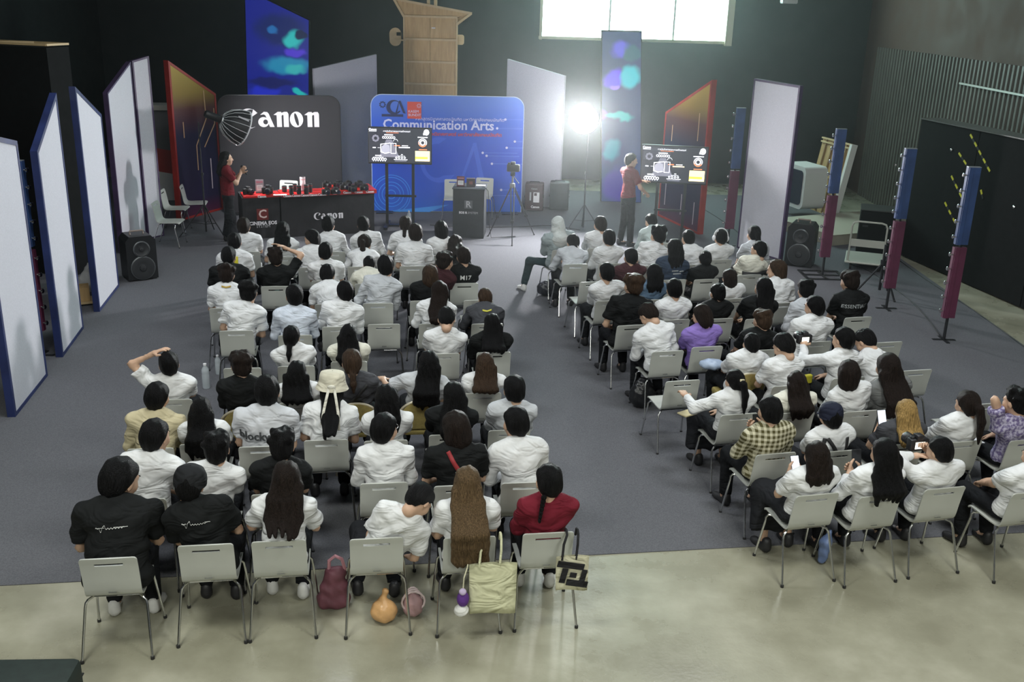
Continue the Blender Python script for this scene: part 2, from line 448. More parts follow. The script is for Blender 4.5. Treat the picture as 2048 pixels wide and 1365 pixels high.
SHOE = {'w': mat('shoe_white', (0.62, 0.62, 0.60), 0.6, var=0.06), 'k': mat('shoe_black', (0.02, 0.02, 0.022), 0.5)}

def head_template(h):
    f = Field((-.13, -.15, -.20), (.13, .16, .16), h)
    f.ell((0, -.014, .030), (.075, .096, .088), .03)
    f.ell((0, .028, -.030), (.058, .062, .084), .04)
    f.ell((0, .055, -.085), (.030, .026, .024), .03)                       # chin
    f.cone((0, .088, .012), (0, .107, -.022), .008, .014, .014)            # nose
    f.ell((0, .078, .028), (.052, .016, .012), .02)                        # brow
    f.ell((0, .082, -.056), (.024, .014, .012), .012)                      # mouth
    for s in (-1, 1):
        f.ell((s * .077, -.006, -.006), (.010, .019, .031), .008)          # ear
        f.ell((s * .040, .058, -.025), (.026, .026, .026), .03)            # cheek
    f.cone((0, -.020, -.06), (0, -.026, -.105), .052, .050, .03)             # neck
    V, Q = f.nets(); mi = np.zeros(len(Q), np.int32)
    m = MB()
    for s in (-1, 1):
        m.cur = 1; m.ball((s * .032, .079, .012), (.012, .008, .007), 8, 4)
        m.ball((s * .034, .090, .034), (.018, .006, .004), 6, 4)
    m.cur = 2; m.ball((0, .095, -.056), (.022, .006, .007), 8, 4)
    return np.concatenate([V, np.array(m.v, np.float32)]), np.concatenate([Q, np.array([f for f in m.f], np.int32) + len(V)]), np.concatenate([mi, np.array(m.mi, np.int32)])
_heads = {}
def get_head(h):
    if h not in _heads: _heads[h] = head_template(h)
    return _heads[h]
_hands = {}
def get_hand(h, curl, side):
    """palm on +y, palm facing -z, thumb on the inner side"""
    key = (h, curl, side)
    if key in _hands: return _hands[key]
    f = Field((-.09, -.05, -.13), (.09, .23, .06), h)
    f.cone((0, -.03, 0), (0, .02, 0), .026, .027, .02)
    f.ell((0, .058, 0), (.041, .052, .017), .02)
    for i, (x, L) in enumerate(((-.030, .062), (-.010, .078), (.011, .074), (.030, .056))):
        a0, p = 0.25 * curl, Vector((x, .095, 0)); seg = [L * .45, L * .32, L * .26]; r = .0095
        ang = a0
        for sgl in seg:
            q = p + Vector((x * .12, math.cos(ang), -math.sin(ang))) * sgl
            f.cone(p, q, r, r * .93, .004); p = q; r *= .93; ang += .75 * curl
    p = Vector((-side * .034, .035, -.004)); q = p + Vector((-side * .030, .026, -.012)); t = q + Vector((-side * .006, .034, -.010))
    f.cone(p, q, .013, .0115, .01); f.cone(q, t, .0115, .0095, .006)
    _hands[key] = f.nets(); return _hands[key]

_hairs = {}
def hair_short(style, seed, h):
    key = (style, seed, h)
    if key in _hairs: return _hairs[key]
    rn = random.Random(seed * 7 + len(style)); ph = [rn.uniform(0, 6) for _ in range(6)]; vol = rn.uniform(0, .009)
    f = Field((-.18, -.34, -.46), (.18, .16, .20), h)
    tail = []
    if style == 'long' or style == 'bob':
        f.ell((0, -.016, .035), (.090 + vol, .110 + vol, .100), .03); f.ell((0, -.040, -.045), (.094 + vol, .082, .115 if style == 'bob' else .14), .04)
        zb = -.155 if style == 'bob' else -.20
        f.keep(lambda x, y, z: np.maximum((y - .036) * .85 - (z - .045) * .30 + 0 * x, zb + .02 * np.sin(40 * x + ph[0]) - z + 0 * y))
    else:
        f.ell((0, -.014, .036), (.087 + vol, .108 + vol, .097 + vol), .03); f.ell((0, -.055, -.022), (.070 + vol * .5, .058, .072), .04)
        if style == 'messy':
            for _ in range(14):
                a = rn.uniform(0, 6.28); b = rn.uniform(.2, 1.3)
                f.ell((.075 * math.cos(a) * math.cos(b * .7), -.02 + .09 * math.sin(a) * math.cos(b * .7), .04 + .075 * math.sin(b)), (.036, .036, .030), .02)
        f.keep(lambda x, y, z: np.maximum((y - .034) * .8 - (z - .045) * .6 + 0 * x, -.080 - z + .012 * np.sin(30 * x + ph[0]) + 0 * y))
    f.add(lambda x, y, z: .0035 * np.sin(75 * x + 30 * y + ph[1]) * np.sin(60 * y + 25 * z + ph[2]) + .002 * np.sin(140 * x + ph[3] + 20 * z))
    if style == 'pony':
        tail = [((0, -.105, .02), .030), ((0, -.150, .0), .036), ((.01, -.165, -.11), .036), ((.005, -.155, -.22), .026), ((0, -.150, -.31), .010)]
    elif style == 'lowpony':
        tail = [((0, -.085, -.05), .032), ((0, -.11, -.085), .026), ((.0, -.125, -.16), .028), ((.0, -.12, -.24), .010)]
    for (a, ra), (b, rb) in zip(tail, tail[1:]): f.cone(a, b, ra, rb, .015)
    if style == 'bun': f.ell((0, -.105, .075), (.045, .045, .042), .012)
    if style == 'lowbun': f.ell((0, -.115, -.01), (.042, .040, .040), .012)
    _hairs[key] = f.nets(); return _hairs[key]

def ik(S, W, l1, l2, pole):
    d = W - S; L = d.length
    if L > (l1 + l2) * .985: W = S + d * ((l1 + l2) * .985 / L); d = W - S; L = d.length
    if L < abs(l1 - l2) + .04: L = abs(l1 - l2) + .04
    u = d.normalized(); a = (l1 * l1 - l2 * l2 + L * L) / (2 * L); h = math.sqrt(max(l1 * l1 - a * a, 1e-6))
    p = pole - u * pole.dot(u); p = p.normalized() if p.length > 1e-5 else u.orthogonal().normalized()
    return S + u * a + p * h, W

def bodydir(lean, side):
    a, s = R_(lean), R_(side); return Vector((math.sin(s), math.sin(a) * math.cos(s), math.cos(a) * math.cos(s)))
def seated_pose(lean=12, side=0, hx=0.0, hp=None, hy=0, hr=0, sc=1.0, twist=0):
    J = {}; hip = Vector((hx, -.062, .530))
    w = hip + bodydir(lean * .55 - 4, side * .6) * .155 * sc; c = w + bodydir(lean, side) * .155 * sc
    n = c + bodydir(lean * 1.2 + 6, side * 1.1) * .165 * sc
    if hp is None: hp = 8 + .45 * max(lean, 0)
    hd = n + bodydir(lean * .75 + 14 + .15 * hp, side) * .132 * sc + bodydir(90, 0) * .012
    J.update(hip=hip, waist=w, chest=c, neck=n, head=hd)
    J['Rh'] = (Matrix.Rotation(R_(hy), 3, 'Z') @ Matrix.Rotation(R_(-hp), 3, 'X') @ Matrix.Rotation(R_(hr), 3, 'Y'))
    return J

def hook(V, M3, T):
    return V @ np.array(M3, np.float32).T + np.array(T, np.float32)

PEOPLE = {}
def backplane(x, y, z):           # cloth flattens against the backrest and the seat
    return np.where(z < .825, np.maximum(-.160 - (np.maximum(z, .48) - .48) * .22 - y, np.where(y < .25, .466 - z, -1.0)), -1.0) + 0 * x
def build_person(sp):
    rn = random.Random(sp['id'] * 13 + 5)
    yaw = R_(sp.get('yaw', 9)); Rz = Matrix.Rotation(yaw, 3, 'Z')
    hx, hy = sp['h']; sc = sp.get('sc', rn.uniform(.97, 1.03)); bw = sp.get('bw', rn.uniform(.94, 1.04))
    lean0 = sp.get('lean', 12); kw = dict(hp=sp.get('hp'), hy=sp.get('hy', rn.uniform(-12, 12)), hr=sp.get('hr', rn.uniform(-5, 5)), sc=sc)
    if sp.get('c') or sp.get('base'):
        if sp.get('base'): base = Vector((*sp['base'], 0))
        else:
            ct = GOLD_TOP if sp.get('gold') else CHAIR_TOP; p = at_z(sp['c'][0], sp['c'][1], ct.z); o = Rz @ ct; base = Vector((p.x - o.x, p.y - o.y, 0))
        best = None; fix = 'sc' in sp; sm = sp.get('smax', 16)
        for sc in ((sc,) if fix else (1.0, .95, .90, .86, 1.05, 1.10)):
          kw['sc'] = sc
          for lean in np.arange(-15, sp.get('lmax', 44), 2.5):
            for side in np.arange(-sm, sm + 1, 4.0):
                J = seated_pose(float(lean), float(side), 0, **kw); q = proj(base + Rz @ J['head'])
                e = math.hypot(q[0] - hx, q[1] - hy) + .10 * abs(side) + .10 * abs(lean - 6) + 45 * abs(sc - 1)
                if best is None or e < best[0]: best = (e, float(lean), float(side), sc)
        lean, side, sc = best[1], best[2], best[3]; kw['sc'] = sc
        J = seated_pose(lean, side, 0, **kw); q = proj(base + Rz @ J['head']); sclp = 2000.0 / (Rz @ J['head'] + base - CPOS).dot(_F)
        dx = max(-.07, min(.07, (hx - q[0]) / sclp)); J = seated_pose(lean, side, dx, **kw)
        q = proj(base + Rz @ J['head'])
        if abs(q[0] - hx) + abs(q[1] - hy) > 9: print('POSE', sp['id'], 'lean', lean, 'side', side, 'res', round(q[0] - hx), round(q[1] - hy))
    else:
        J = seated_pose(lean0, sp.get('side', 0), 0, **kw); hw = at_z(hx, hy, J['head'].z); o = Rz @ J['head']
        base = Vector((hw.x - o.x, hw.y - o.y, 0)); lean = lean0
    depth = (base - CPOS).dot(_F); near = depth < 11.5
    hs = .0165 if near else (.020 if depth < 15 else .024)
    root = empty('person', base, yaw, sp['label'], 'person', None)
    PEOPLE[sp['id']] = (root, J, base, yaw)
    hip, wst, ch, nk, hd, Rh = J['hip'], J['waist'], J['chest'], J['neck'], J['head'], J['Rh']
    up = (nk - ch).normalized(); rt = Vector((1, 0, 0)); rt = (rt - up * rt.dot(up)).normalized(); fw = up.cross(rt)
    SR = Matrix((rt, fw, up)).transposed()
    up2 = (ch - hip).normalized(); rt2 = (Vector((1, 0, 0)) - up2 * up2.x).normalized(); SR2 = Matrix((rt2, up2.cross(rt2), up2)).transposed()
    sh = {s: nk + rt * (s * .168 * bw) - up * .062 + fw * .010 for s in (-1, 1)}
    # arms
    arm = sp.get('arm', 'lap'); arms = {}; l1, l2 = .275 * sc, .245 * sc
    for s in (-1, 1):
        a = arm if isinstance(arm, str) else arm[0 if s < 0 else 1]
        pole = Vector((s * .7, -.5, -.5)); curl = .9; pn = Vector((0, 0, -1))
        if a == 'lap': W = Vector((s * .07 + hip.x + rn.uniform(-.03, .03), max(.24, min(.44, hd.y + .12)) + rn.uniform(-.04, .05), .625))
        elif a == 'phone': W = Vector((s * .055 + hip.x, sh[s].y + .27, sh[s].z - .12)); curl = 1.0
        elif a == 'cam': W = hd + Rh @ Vector((s * .085, .17, -.06)); curl = 1.0
        elif a == 'chin': W = hd + Rh @ Vector((s * .03, .095, -.13)); curl = 1.2
        elif a == 'head': W = hd + Rh @ Vector((s * .13, .03, .115)); pole = Vector((s * 1, .2, -.1)); curl = .45
        elif a == 'out': W = Vector((s * .34, .22, .80)); curl = .6; pole = Vector((s * .6, -.6, -.4))
        elif a == 'low': W = Vector((s * .10, hd.y + .20, .42)); curl = .6
        elif a == 'side': W = Vector((s * .25, .12, .60))
        else: W = Vector(a)
        E, W = ik(sh[s], W, l1, l2, pole); arms[s] = (sh[s], E, W, curl, a)
    # ---- clothes
    slv = sp.get('sl', 's'); tc = sp.get('tc', 'w'); lo = Vector((-.45, -.40, .40)); hi = Vector((.45, .75, 1.45))
    pts = [hip, wst, ch, nk] + [q for s in (-1, 1) for q in arms[s][:3]]
    lo = [min(p[i] for p in pts) - .20 for i in range(3)]; hi = [max(p[i] for p in pts) + .20 for i in range(3)]
    e = sp.get('loose', .014); f = Field(lo, hi, hs)
    f.ell(hip + Vector((0, -.0, .01)), (.168 * bw + e, .118 + e, .10 + e), .05)
    f.ell((hip + ch) * .5 + up2 * .02, (.143 * bw + e, .100 + e, .19), .06, SR2)
    f.ell((ch + nk) * .5 - up * .03, (.158 * bw + e, .103 + e, .155), .06, SR)
    f.cone(sh[-1], sh[1], .050 + e, .050 + e, .06)
    for s in (-1, 1):
        f.cone(nk + up * .012, sh[s] * .55 + nk * .45 + up * .004, .05 + e * .4, .052 + e * .6, .05)
        S, E, W = arms[s][:3]
        if slv == 's': f.cone(S, S.lerp(E, .72), .049 + e, .058 + e, .035, cut=True)
        else:
            f.cone(S, E, .049 + e, .045 + e * .9, .035); f.cone(E, E.lerp(W, .93), .045 + e * .9, .034 + e * .5, .02, cut=True)
    P = [rn.uniform(0, 6.28) for _ in range(6)]; wa = sp.get('wr', .0065)
    f.add(lambda x, y, z: wa * np.sin(30 * z + 14 * x * (1 if P[5] > 3 else -1) + 5 * np.sin(9 * x + P[0]) + P[1]) * np.sin(11 * x + 9 * z + P[2]) + wa * .6 * np.sin(47 * z - 25 * x + 12 * y + P[3] + 3 * np.sin(8 * z + P[4])))
    f.keep(backplane)
    V, Q = f.nets()
    topn = {'s': 'shirt', 'l': 'shirt'}[slv]; topn = sp.get('topname', topn)
    shirt = link(topn, np_mesh(topn, V, Q, [TOP[tc]]), root)
    if sp.get('collar', tc in ('w', 'lb', 'g')) and not sp.get('nocollar'):
        nd = (hd + Rh @ Vector((0, -.03, -.11)) - nk).normalized()
        q = Vector((0, 0, 1)).rotation_difference(nd).to_matrix()
        cm = MB().lathe([(.073, -.020), (.066, .012), (.060, .042), (.056, .044), (.060, .006), (.064, -.020)], 16, nk - nd * .004, q, closed=False)
        cm.build('collar', TOP[sp.get('cc', tc)], root, 'all')
    # ---- trousers / skirt
    bt = sp.get('bot', 'k'); kn = {}; an = {}
    fx = sp.get('feet', 0.0)
    for s in (-1, 1):
        kn[s] = Vector((s * .115 + hip.x, .385, .505)); an[s] = Vector((s * (.12 + rn.uniform(-.02, .03)) + hip.x, .30 + rn.uniform(-.06, .05) + fx, .085))
    if 'knee' in sp:
        for s, (k, a) in sp['knee'].items(): kn[s] = Vector(k); an[s] = Vector(a)
    lo = [min(p[i] for p in list(kn.values()) + list(an.values()) + [hip]) - .2 for i in range(3)]; hi = [max(p[i] for p in list(kn.values()) + list(an.values()) + [hip]) + .2 for i in range(3)]
    f = Field(lo, hi, hs * 1.45)
    f.ell(hip + Vector((0, 0, -.005)), (.172 * bw, .125, .095), .05)
    for s in (-1, 1):
        hj = hip + Vector((s * .085, .03, -.012)); ext = .97 if bt != 'sh' else .0
        f.cone(hj, kn[s], .088, .070, .05 if bt != 's' else .12)
        if bt == 's': f.cone(kn[s], kn[s].lerp(an[s], .75), .10, .13, .12, cut=True)
        elif bt != 'sh': f.cone(kn[s], kn[s].lerp(an[s], .96), .070, .058, .04, cut=True)
    f.keep(backplane); f.keep(lambda x, y, z: np.where((y < .25) & (z < .46), .466 - z, -1.0) + 0 * x)
    V, Q = f.nets(); bn = 'skirt' if bt == 's' else ('shorts' if bt == 'sh' else 'trousers')
    link(bn, np_mesh(bn, V, Q, [BOT[bt]]), root)
    for s in (-1, 1):
        so = link('shoe', get_shoe(sp.get('shoe', 'k')), root); so.location = an[s] + Vector((0, -.01, -.085)) ; so.rotation_euler = (0, 0, R_(-s * 8))
        if an[s].z > .12: so.location.z = an[s].z - .085
    # ---- body under it all
    lo = [min(p[i] for p in pts + list(an.values()) + list(kn.values())) - .16 for i in range(3)]; hi = [max(p[i] for p in pts + list(kn.values())) + .16 for i in range(3)]
    f = Field(lo, hi, .030)
    f.ell(hip, (.15 * bw, .10, .085), .04); f.ell((hip + ch) * .5, (.125 * bw, .08, .17), .05, SR2); f.ell((ch + nk) * .5 - up * .04 + fw * .012, (.13 * bw, .072, .12), .04, SR)
    f.cone(sh[-1], sh[1], .043, .043, .05); f.cone(nk + fw * .008, hd + Rh @ Vector((0, -.022, -.075)), .050, .050, .02)
    for s in (-1, 1):
        S, E, W = arms[s][:3]; f.cone(S, E, .045, .037, .03); f.cone(E, W, .038, .026, .02)
        f.cone(hip + Vector((s * .085, .03, -.01)), kn[s], .07, .055, .04); f.cone(kn[s], an[s], .055, .036, .03); f.cone(an[s], an[s] + Vector((0, .12, -.045)), .033, .026, .02)
    f.keep(lambda x, y, z: backplane(x, y - .012, z))
    V, Q = f.nets(); Vs, Qs, Ms = [V], [Q], [np.zeros(len(Q), np.int32)]; off = len(V)
    Vh, Qh, Mh = get_head(.0105 if near else .013)
    ks = sp.get('hs', 1.0) * sc * 1.08; Vs.append(hook(Vh * ks, Rh, hd)); Qs.append(Qh + off); Ms.append(Mh); off += len(Vh)
    hands = {}
    for s in (-1, 1):
        S, E, W, curl, a = arms[s]; y = (W - E).normalized()
        z = {'head': (hd - W), 'chin': Vector((0, -1, .2)), 'cam': Vector((0, -.5, -1)), 'phone': Vector((0, -1, 0))}.get(a if isinstance(a, str) else '', Vector((0, 0, -1)))
        z = -z; z = (z - y * z.dot(y)); z = z.normalized() if z.length > 1e-4 else y.orthogonal().normalized(); x = y.cross(z)
        M = Matrix((x, y, z)).transposed(); fine = a not in ('lap', 'low', 'side')
        Vq, Qq = get_hand(.0065 if fine and near else .0105, curl, s)
        Vs.append(hook(Vq, M, W)); Qs.append(Qq + off); Ms.append(np.zeros(len(Qq), np.int32)); off += len(Vq); hands[s] = (W, M)
    body = link('body', np_mesh('body', np.concatenate(Vs), np.concatenate(Qs), [SKIN[sp.get('skin', 'a')], M_EYE, M_LIP], np.concatenate(Ms)), root)
    # ---- hair
    st = sp.get('hair', 'short'); hm = HAIR[sp.get('hc', 'k')]; hv = .0105 if near else .013
    MH = Matrix.Translation(hd) @ Rh.to_4x4() @ Matrix.Scale(ks, 4)
    if st != 'none':
        if st == 'long':
            V, Q = long_hair(sp, J, ks, SR, up, fw, hv * 1.15, rn); hair = link('hair', np_mesh('hair', V, Q, [hm]), root)
        else:
            key = 'H' + st + str(rn.randrange(3)) + str(hv)
            if key not in _hairs: _hairs[key] = np_mesh('hair', *hair_short(st, int(key[len(st) + 1]), hv), [hm])
            hair = link('hair', _hairs[key], root, hm); hair.matrix_local = MH
    sp['_ctx'] = dict(root=root, J=J, shirt=shirt, MH=MH, SR=SR, up=up, fw=fw, rt=rt, arms=arms, hands=hands, base=base, yaw=yaw, body=body, kn=kn, lean=lean)
    if not sp.get('nochair'):
        lab = sp['who']
        if sp.get('gold'): make_gold_chair(base, yaw, 'gold banquet chair under the ' + lab)
        else: make_chair(base, yaw, 'white chair under the ' + lab)
    return root

def long_hair(sp, J, ks, SR, up, fw, hv, rn):
    hd, Rh, nk, ch = J['head'], J['Rh'], J['neck'], J['chest']; L = sp.get('hl', .42); wd = sp.get('hwid', 1.0)
    Zt = hd.z - L
    lo = (hd.x - .24, min(hd.y, nk.y, ch.y) - .36, min(Zt, ch.z) - .10); hi = (hd.x + .24, hd.y + .2, hd.z + .2)
    f = Field(lo, hi, hv)
    T = lambda p: hd + Rh @ (Vector(p) * ks)
    f.ell(T((0, -.016, .035)), (.091 * ks, .110 * ks, .100 * ks), .03, Rh); f.ell(T((0, -.042, -.045)), (.096 * ks, .078 * ks, .125 * ks), .04, Rh)
    inv = np.array(Rh.transposed(), np.float32)
    def cutf(x, y, z):
        x, y, z = x - hd.x, y - hd.y, z - hd.z
        yy = inv[1][0] * x + inv[1][1] * y + inv[1][2] * z; zz = inv[2][0] * x + inv[2][1] * y + inv[2][2] * z
        return (yy - .036) * .85 - (zz - .045) * .32
    f.keep(cutf)
    # the fall of hair follows the neck and the back of the clothes
    b0 = T((0, -.085, -.03)); off = -fw * (.128 if sp.get('loose', .014) < .02 else .135)
    b1 = nk + off * .78 + up * .01; b2 = (ch + nk) * .5 + off * 1.0 - up * .02; path = [b0, b1, b2]
    c2 = J['waist'] + off * 1.05; path.append(c2); path.append(c2 + Vector((0, -.02, -.16)))
    if hd.z - L < .86 and sp.get('seated', 1):      # long enough to hang over the backrest
        path = [p for p in (b0, b1, b2) if p.z > .90] + [Vector((hd.x * .6, -.160 - (zz - .48) * .22 - .098, zz)) for zz in (.85, .76, .62, .46)]
    # cut the path at the wanted length
    out = [path[0]]; rem = L - .03
    for a, b in zip(path, path[1:]):
        d = (b - a).length
        if d >= rem: out.append(a.lerp(b, rem / d)); break
        out.append(b); rem -= d
    n = len(out)
    for k in range(-2, 3):
        xo = k * .034 * wd
        for i in range(n - 1):
            w0 = 1.0 + .18 * min(i, 2); w1 = 1.0 + .18 * min(i + 1, 2)
            if i + 1 == n - 1: w1 *= .82
            r0 = .036 if i else .042; r1 = .034 if i + 1 < n - 1 else .014
            f.cone(out[i] + Vector((xo * w0, abs(k) * .010, 0)), out[i + 1] + Vector((xo * w1, abs(k) * .012, rn.uniform(-.02, .02) - (abs(k) * .012 if i + 1 == n - 1 else 0))), r0, r1, .02)
    p = [rn.uniform(0, 6) for _ in range(3)]
    f.add(lambda x, y, z: .0035 * np.sin(130 * x + 6 * np.sin(9 * z + p[0]) + p[1]) + .003 * np.sin(60 * x + 10 * z + p[2]) + 0 * y)
    return f.nets()

_shoes = {}
def get_shoe(c):
    if c in _shoes: return _shoes[c]
    f = Field((-.08, -.12, -.03), (.08, .24, .16), .02)
    f.cone((0, -.01, .045), (0, .12, .035), .042, .036, .03); f.ell((0, .14, .032), (.045, .065, .030), .02); f.cone((0, -.015, .05), (0, -.012, .10), .043, .042, .02)
    f.keep(lambda x, y, z: .002 - z + 0 * x + 0 * y)
    V, Q = f.nets(); _shoes[c] = np_mesh('shoe', V, Q, [SHOE[c]]); return _shoes[c]
# ------------------------------------------------------------------ the hall
def noise_mat(name, stops, scale, rough=(0.5, 0.5), bump=0.0, bscale=40, detail=6, coord='Object', stretch=(1, 1, 1), spec=0.5):
    m = mat(name, stops[0][1], 0.6, spec=spec); nt = m.node_tree; b = nt.nodes['Principled BSDF']
    tc = nt.nodes.new('ShaderNodeTexCoord'); mp = nt.nodes.new('ShaderNodeMapping'); mp.inputs['Scale'].default_value = stretch
    nt.links.new(tc.outputs[coord], mp.inputs['Vector'])
    n = nt.nodes.new('ShaderNodeTexNoise'); n.inputs['Scale'].default_value = scale; n.inputs['Detail'].default_value = detail; n.inputs['Roughness'].default_value = 0.6
    nt.links.new(mp.outputs[0], n.inputs['Vector'])
    r = nt.nodes.new('ShaderNodeValToRGB')
    while len(r.color_ramp.elements) < len(stops): r.color_ramp.elements.new(0.5)
    for e, (p, c) in zip(r.color_ramp.elements, stops): e.position = p; e.color = (*c, 1)
    nt.links.new(n.outputs['Fac'], r.inputs['Fac']); nt.links.new(r.outputs[0], b.inputs['Base Color'])
    mr = nt.nodes.new('ShaderNodeMapRange'); mr.inputs['From Min'].default_value = 0.35; mr.inputs['From Max'].default_value = 0.65
    mr.inputs['To Min'].default_value = rough[0]; mr.inputs['To Max'].default_value = rough[1]
    nt.links.new(n.outputs['Fac'], mr.inputs['Value']); nt.links.new(mr.outputs[0], b.inputs['Roughness'])
    if bump:
        n2 = nt.nodes.new('ShaderNodeTexNoise'); n2.inputs['Scale'].default_value = bscale; nt.links.new(mp.outputs[0], n2.inputs['Vector'])
        bp = nt.nodes.new('ShaderNodeBump'); bp.inputs['Strength'].default_value = bump; bp.inputs['Distance'].default_value = 0.01
        nt.links.new(n2.outputs['Fac'], bp.inputs['Height']); nt.links.new(bp.outputs[0], b.inputs['Normal'])
    return m
M_CONC = noise_mat('floor_concrete', [(0.30, (0.235, 0.225, 0.165)), (0.52, (0.31, 0.30, 0.225)), (0.72, (0.41, 0.395, 0.31))], 1.3, (0.20, 0.42), 0.08, 30)
M_CARPET = noise_mat('carpet_grey', [(0.30, (0.098, 0.100, 0.112)), (0.70, (0.150, 0.152, 0.166))], 90, (0.95, 1.0), 0.4, 220, 3, spec=0.1)
M_WALL = noise_mat('wall_dark_paint', [(0.3, (0.010, 0.013, 0.015)), (0.7, (0.016, 0.021, 0.023))], 2.0, (0.7, 0.9))
M_WALLB = noise_mat('wall_brown_paint', [(0.3, (0.075, 0.047, 0.036)), (0.7, (0.10, 0.063, 0.048))], 1.5, (0.7, 0.9))
M_CORR = noise_mat('wall_corrugated_steel', [(0.3, (0.085, 0.085, 0.070)), (0.7, (0.12, 0.12, 0.10))], 3.0, (0.45, 0.6))
M_BLACK = mat('black_matt', (0.006, 0.0065, 0.007), 0.9, var=0.2, vscale=8, spec=0.15)
M_BLACKG = mat('black_satin', (0.015, 0.016, 0.018), 0.35)
M_STEEL = mat('black_steel', (0.03, 0.032, 0.036), 0.4, 0.4)
M_WHITE = mat('white_plain', (0.80, 0.80, 0.82), 0.5)
M_BOARD = mat('board_white_felt', (0.62, 0.62, 0.68), 0.9, var=0.05, vscale=60, bump=0.15, bscale=150)
M_GREYP = mat('panel_grey_felt', (0.36, 0.36, 0.42), 0.9, var=0.05, vscale=50, bump=0.15, bscale=150)
M_BLUEF = mat('frame_blue', (0.018, 0.03, 0.115), 0.45, var=0.35, vscale=2.5)
M_PURPF = mat('frame_purple', (0.055, 0.03, 0.09), 0.5, var=0.3, vscale=3)
M_WOOD = noise_mat('plywood', [(0.25, (0.40, 0.25, 0.10)), (0.55, (0.52, 0.34, 0.15)), (0.8, (0.62, 0.43, 0.21))], 3.0, (0.55, 0.7), stretch=(6, 6, 0.8))
M_BATTEN = noise_mat('pine_batten', [(0.25, (0.50, 0.36, 0.18)), (0.8, (0.66, 0.50, 0.28))], 5.0, (0.55, 0.7))
M_RED = mat('red_frame', (0.36, 0.022, 0.018), 0.45, var=0.2, vscale=4)

# floor and carpet
f0, f1 = at_z(0, 1173), at_z(1500, 1095); dv = (f1 - f0).normalized()
floor = MB().box((0, 17, -0.05), (50, 50, 0.1)).build('floor', M_CONC); tag(floor, 'bare worn concrete hall floor', kind='structure')
e0, e1 = at_z(1750, 482), at_z(2048, 692)
ev = (e0 - e1).normalized()
def meet(p, u, q, w):
    d = u.x * w.y - u.y * w.x; t = ((q.x - p.x) * w.y - (q.y - p.y) * w.x) / d; return p + u * t
cr = meet(f0, dv, e0, ev); fl_ = f0 - dv * 5; far = e0 + ev * 4.6
cp = [fl_, cr, far, Vector((fl_.x - 2, far.y, 0))]
m = MB(); n = len(cp)
m._add([Vector((p.x, p.y, 0.0005)) for p in cp] + [Vector((p.x, p.y, 0.007)) for p in cp], [tuple(range(n - 1, -1, -1)), tuple(range(n, 2 * n))] + [(i, (i + 1) % n, (i + 1) % n + n, i + n) for i in range(n)])
tag(m.build('floor_carpet', M_CARPET), 'grey needle-felt carpet laid over the concrete', kind='structure')

# walls
YB, XR, XL, HW = 26.0, 8.6, -10.5, 9.0
tag(MB().box(((XR + XL) / 2, YB + .1, HW / 2), (XR - XL + .4, .2, HW)).build('wall_back', M_WALL), 'dark painted back wall', kind='structure')
tag(MB().box((XL - .1, 12, HW / 2), (.2, 30, HW)).build('wall_left', M_WALL), 'dark painted left wall', kind='structure')
wr = tag(MB().box((XR + .1, 12, HW / 2), (.2, 30, HW)).build('wall_right', M_WALLB), 'brown painted right wall', kind='structure')
def zat_x(px, py, X):
    d = ray(px, py); return (CPOS + d * (X / d.x)).z
ztop = zat_x(2040, 132, XR - .06)
# ribbed cladding, one sheet per bay
pitch = .17
for k in range(17):
    y0 = 6.0 + k * pitch * 7; m = MB(); pts = []
    for j in range(7):
        y = y0 + j * pitch; pts += [(y, XR - .02), (y + .05, XR - .02), (y + .07, XR - .055), (y + .14, XR - .055), (y + .16, XR - .02)]
    pts.append((y0 + 7 * pitch, XR - .02)); vs = []
    for (y, x) in pts: vs += [Vector((x, y, 0.0)), Vector((x, y, ztop))]
    if pts[-1][0] > YB: continue
    m._add(vs, [(2 * i, 2 * i + 1, 2 * i + 3, 2 * i + 2) for i in range(len(pts) - 1)])
    m.build('cladding_sheet', M_CORR, wr)
# a bright rail line along the cladding
zr = zat_x(1925, 168, XR - .12)
rl = MB().box((XR - .09, 15.5, zr), (.03, 9.0, .035)).build('trim_1', mat('rail_aluminium', (0.55, 0.55, 0.52), 0.35, 0.7)); tag(rl, 'thin pale rail running along the ribbed right wall', kind='structure')
rl.location.z = 0

# daylight window high in the back wall
wl, wrr = at_y(1081, 76, YB), at_y(1449, 84, YB); wz0 = (wl.z + wrr.z) / 2; wz1 = 7.6; wx0, wx1 = wl.x, wrr.x
win = empty('window_1', ((wx0 + wx1) / 2, YB, wz0)); tag(win, 'large overexposed window high in back wall', kind='structure')
M_PANE = glow('window_daylight', (0.70, 1.0, 0.94), 15.0); M_WFR = mat('window_frame_cream', (0.62, 0.62, 0.45), 0.5)
W = wx1 - wx0; Hh = wz1 - wz0; xs = [-W / 2, (at_y(1217, 76, YB).x - win.location.x), (at_y(1345, 80, YB).x - win.location.x), W / 2]
for a, b in zip(xs, xs[1:]): MB().box(((a + b) / 2, -.02, Hh / 2), (b - a - .05, .01, Hh - .06)).build('pane', M_PANE, win)
for x in xs[1:3]: MB().box((x, -.035, Hh / 2), (.05, .05, Hh)).build('mullion', mat('window_mullion', (.92, .95, .92), .5), win)
fr = MB(); fr.box((-W / 2, -.05, Hh / 2), (.07, .12, Hh + .1)).box((0, -.05, 0), (W + .1, .14, .07)).box((0, -.05, Hh), (W + .1, .12, .07)); fr.build('window_frame', M_WFR, win)
MB().box((W / 2 + .06, -.09, Hh / 2 - .02), (.17, .2, Hh + .1)).build('jamb', M_WFR, win)

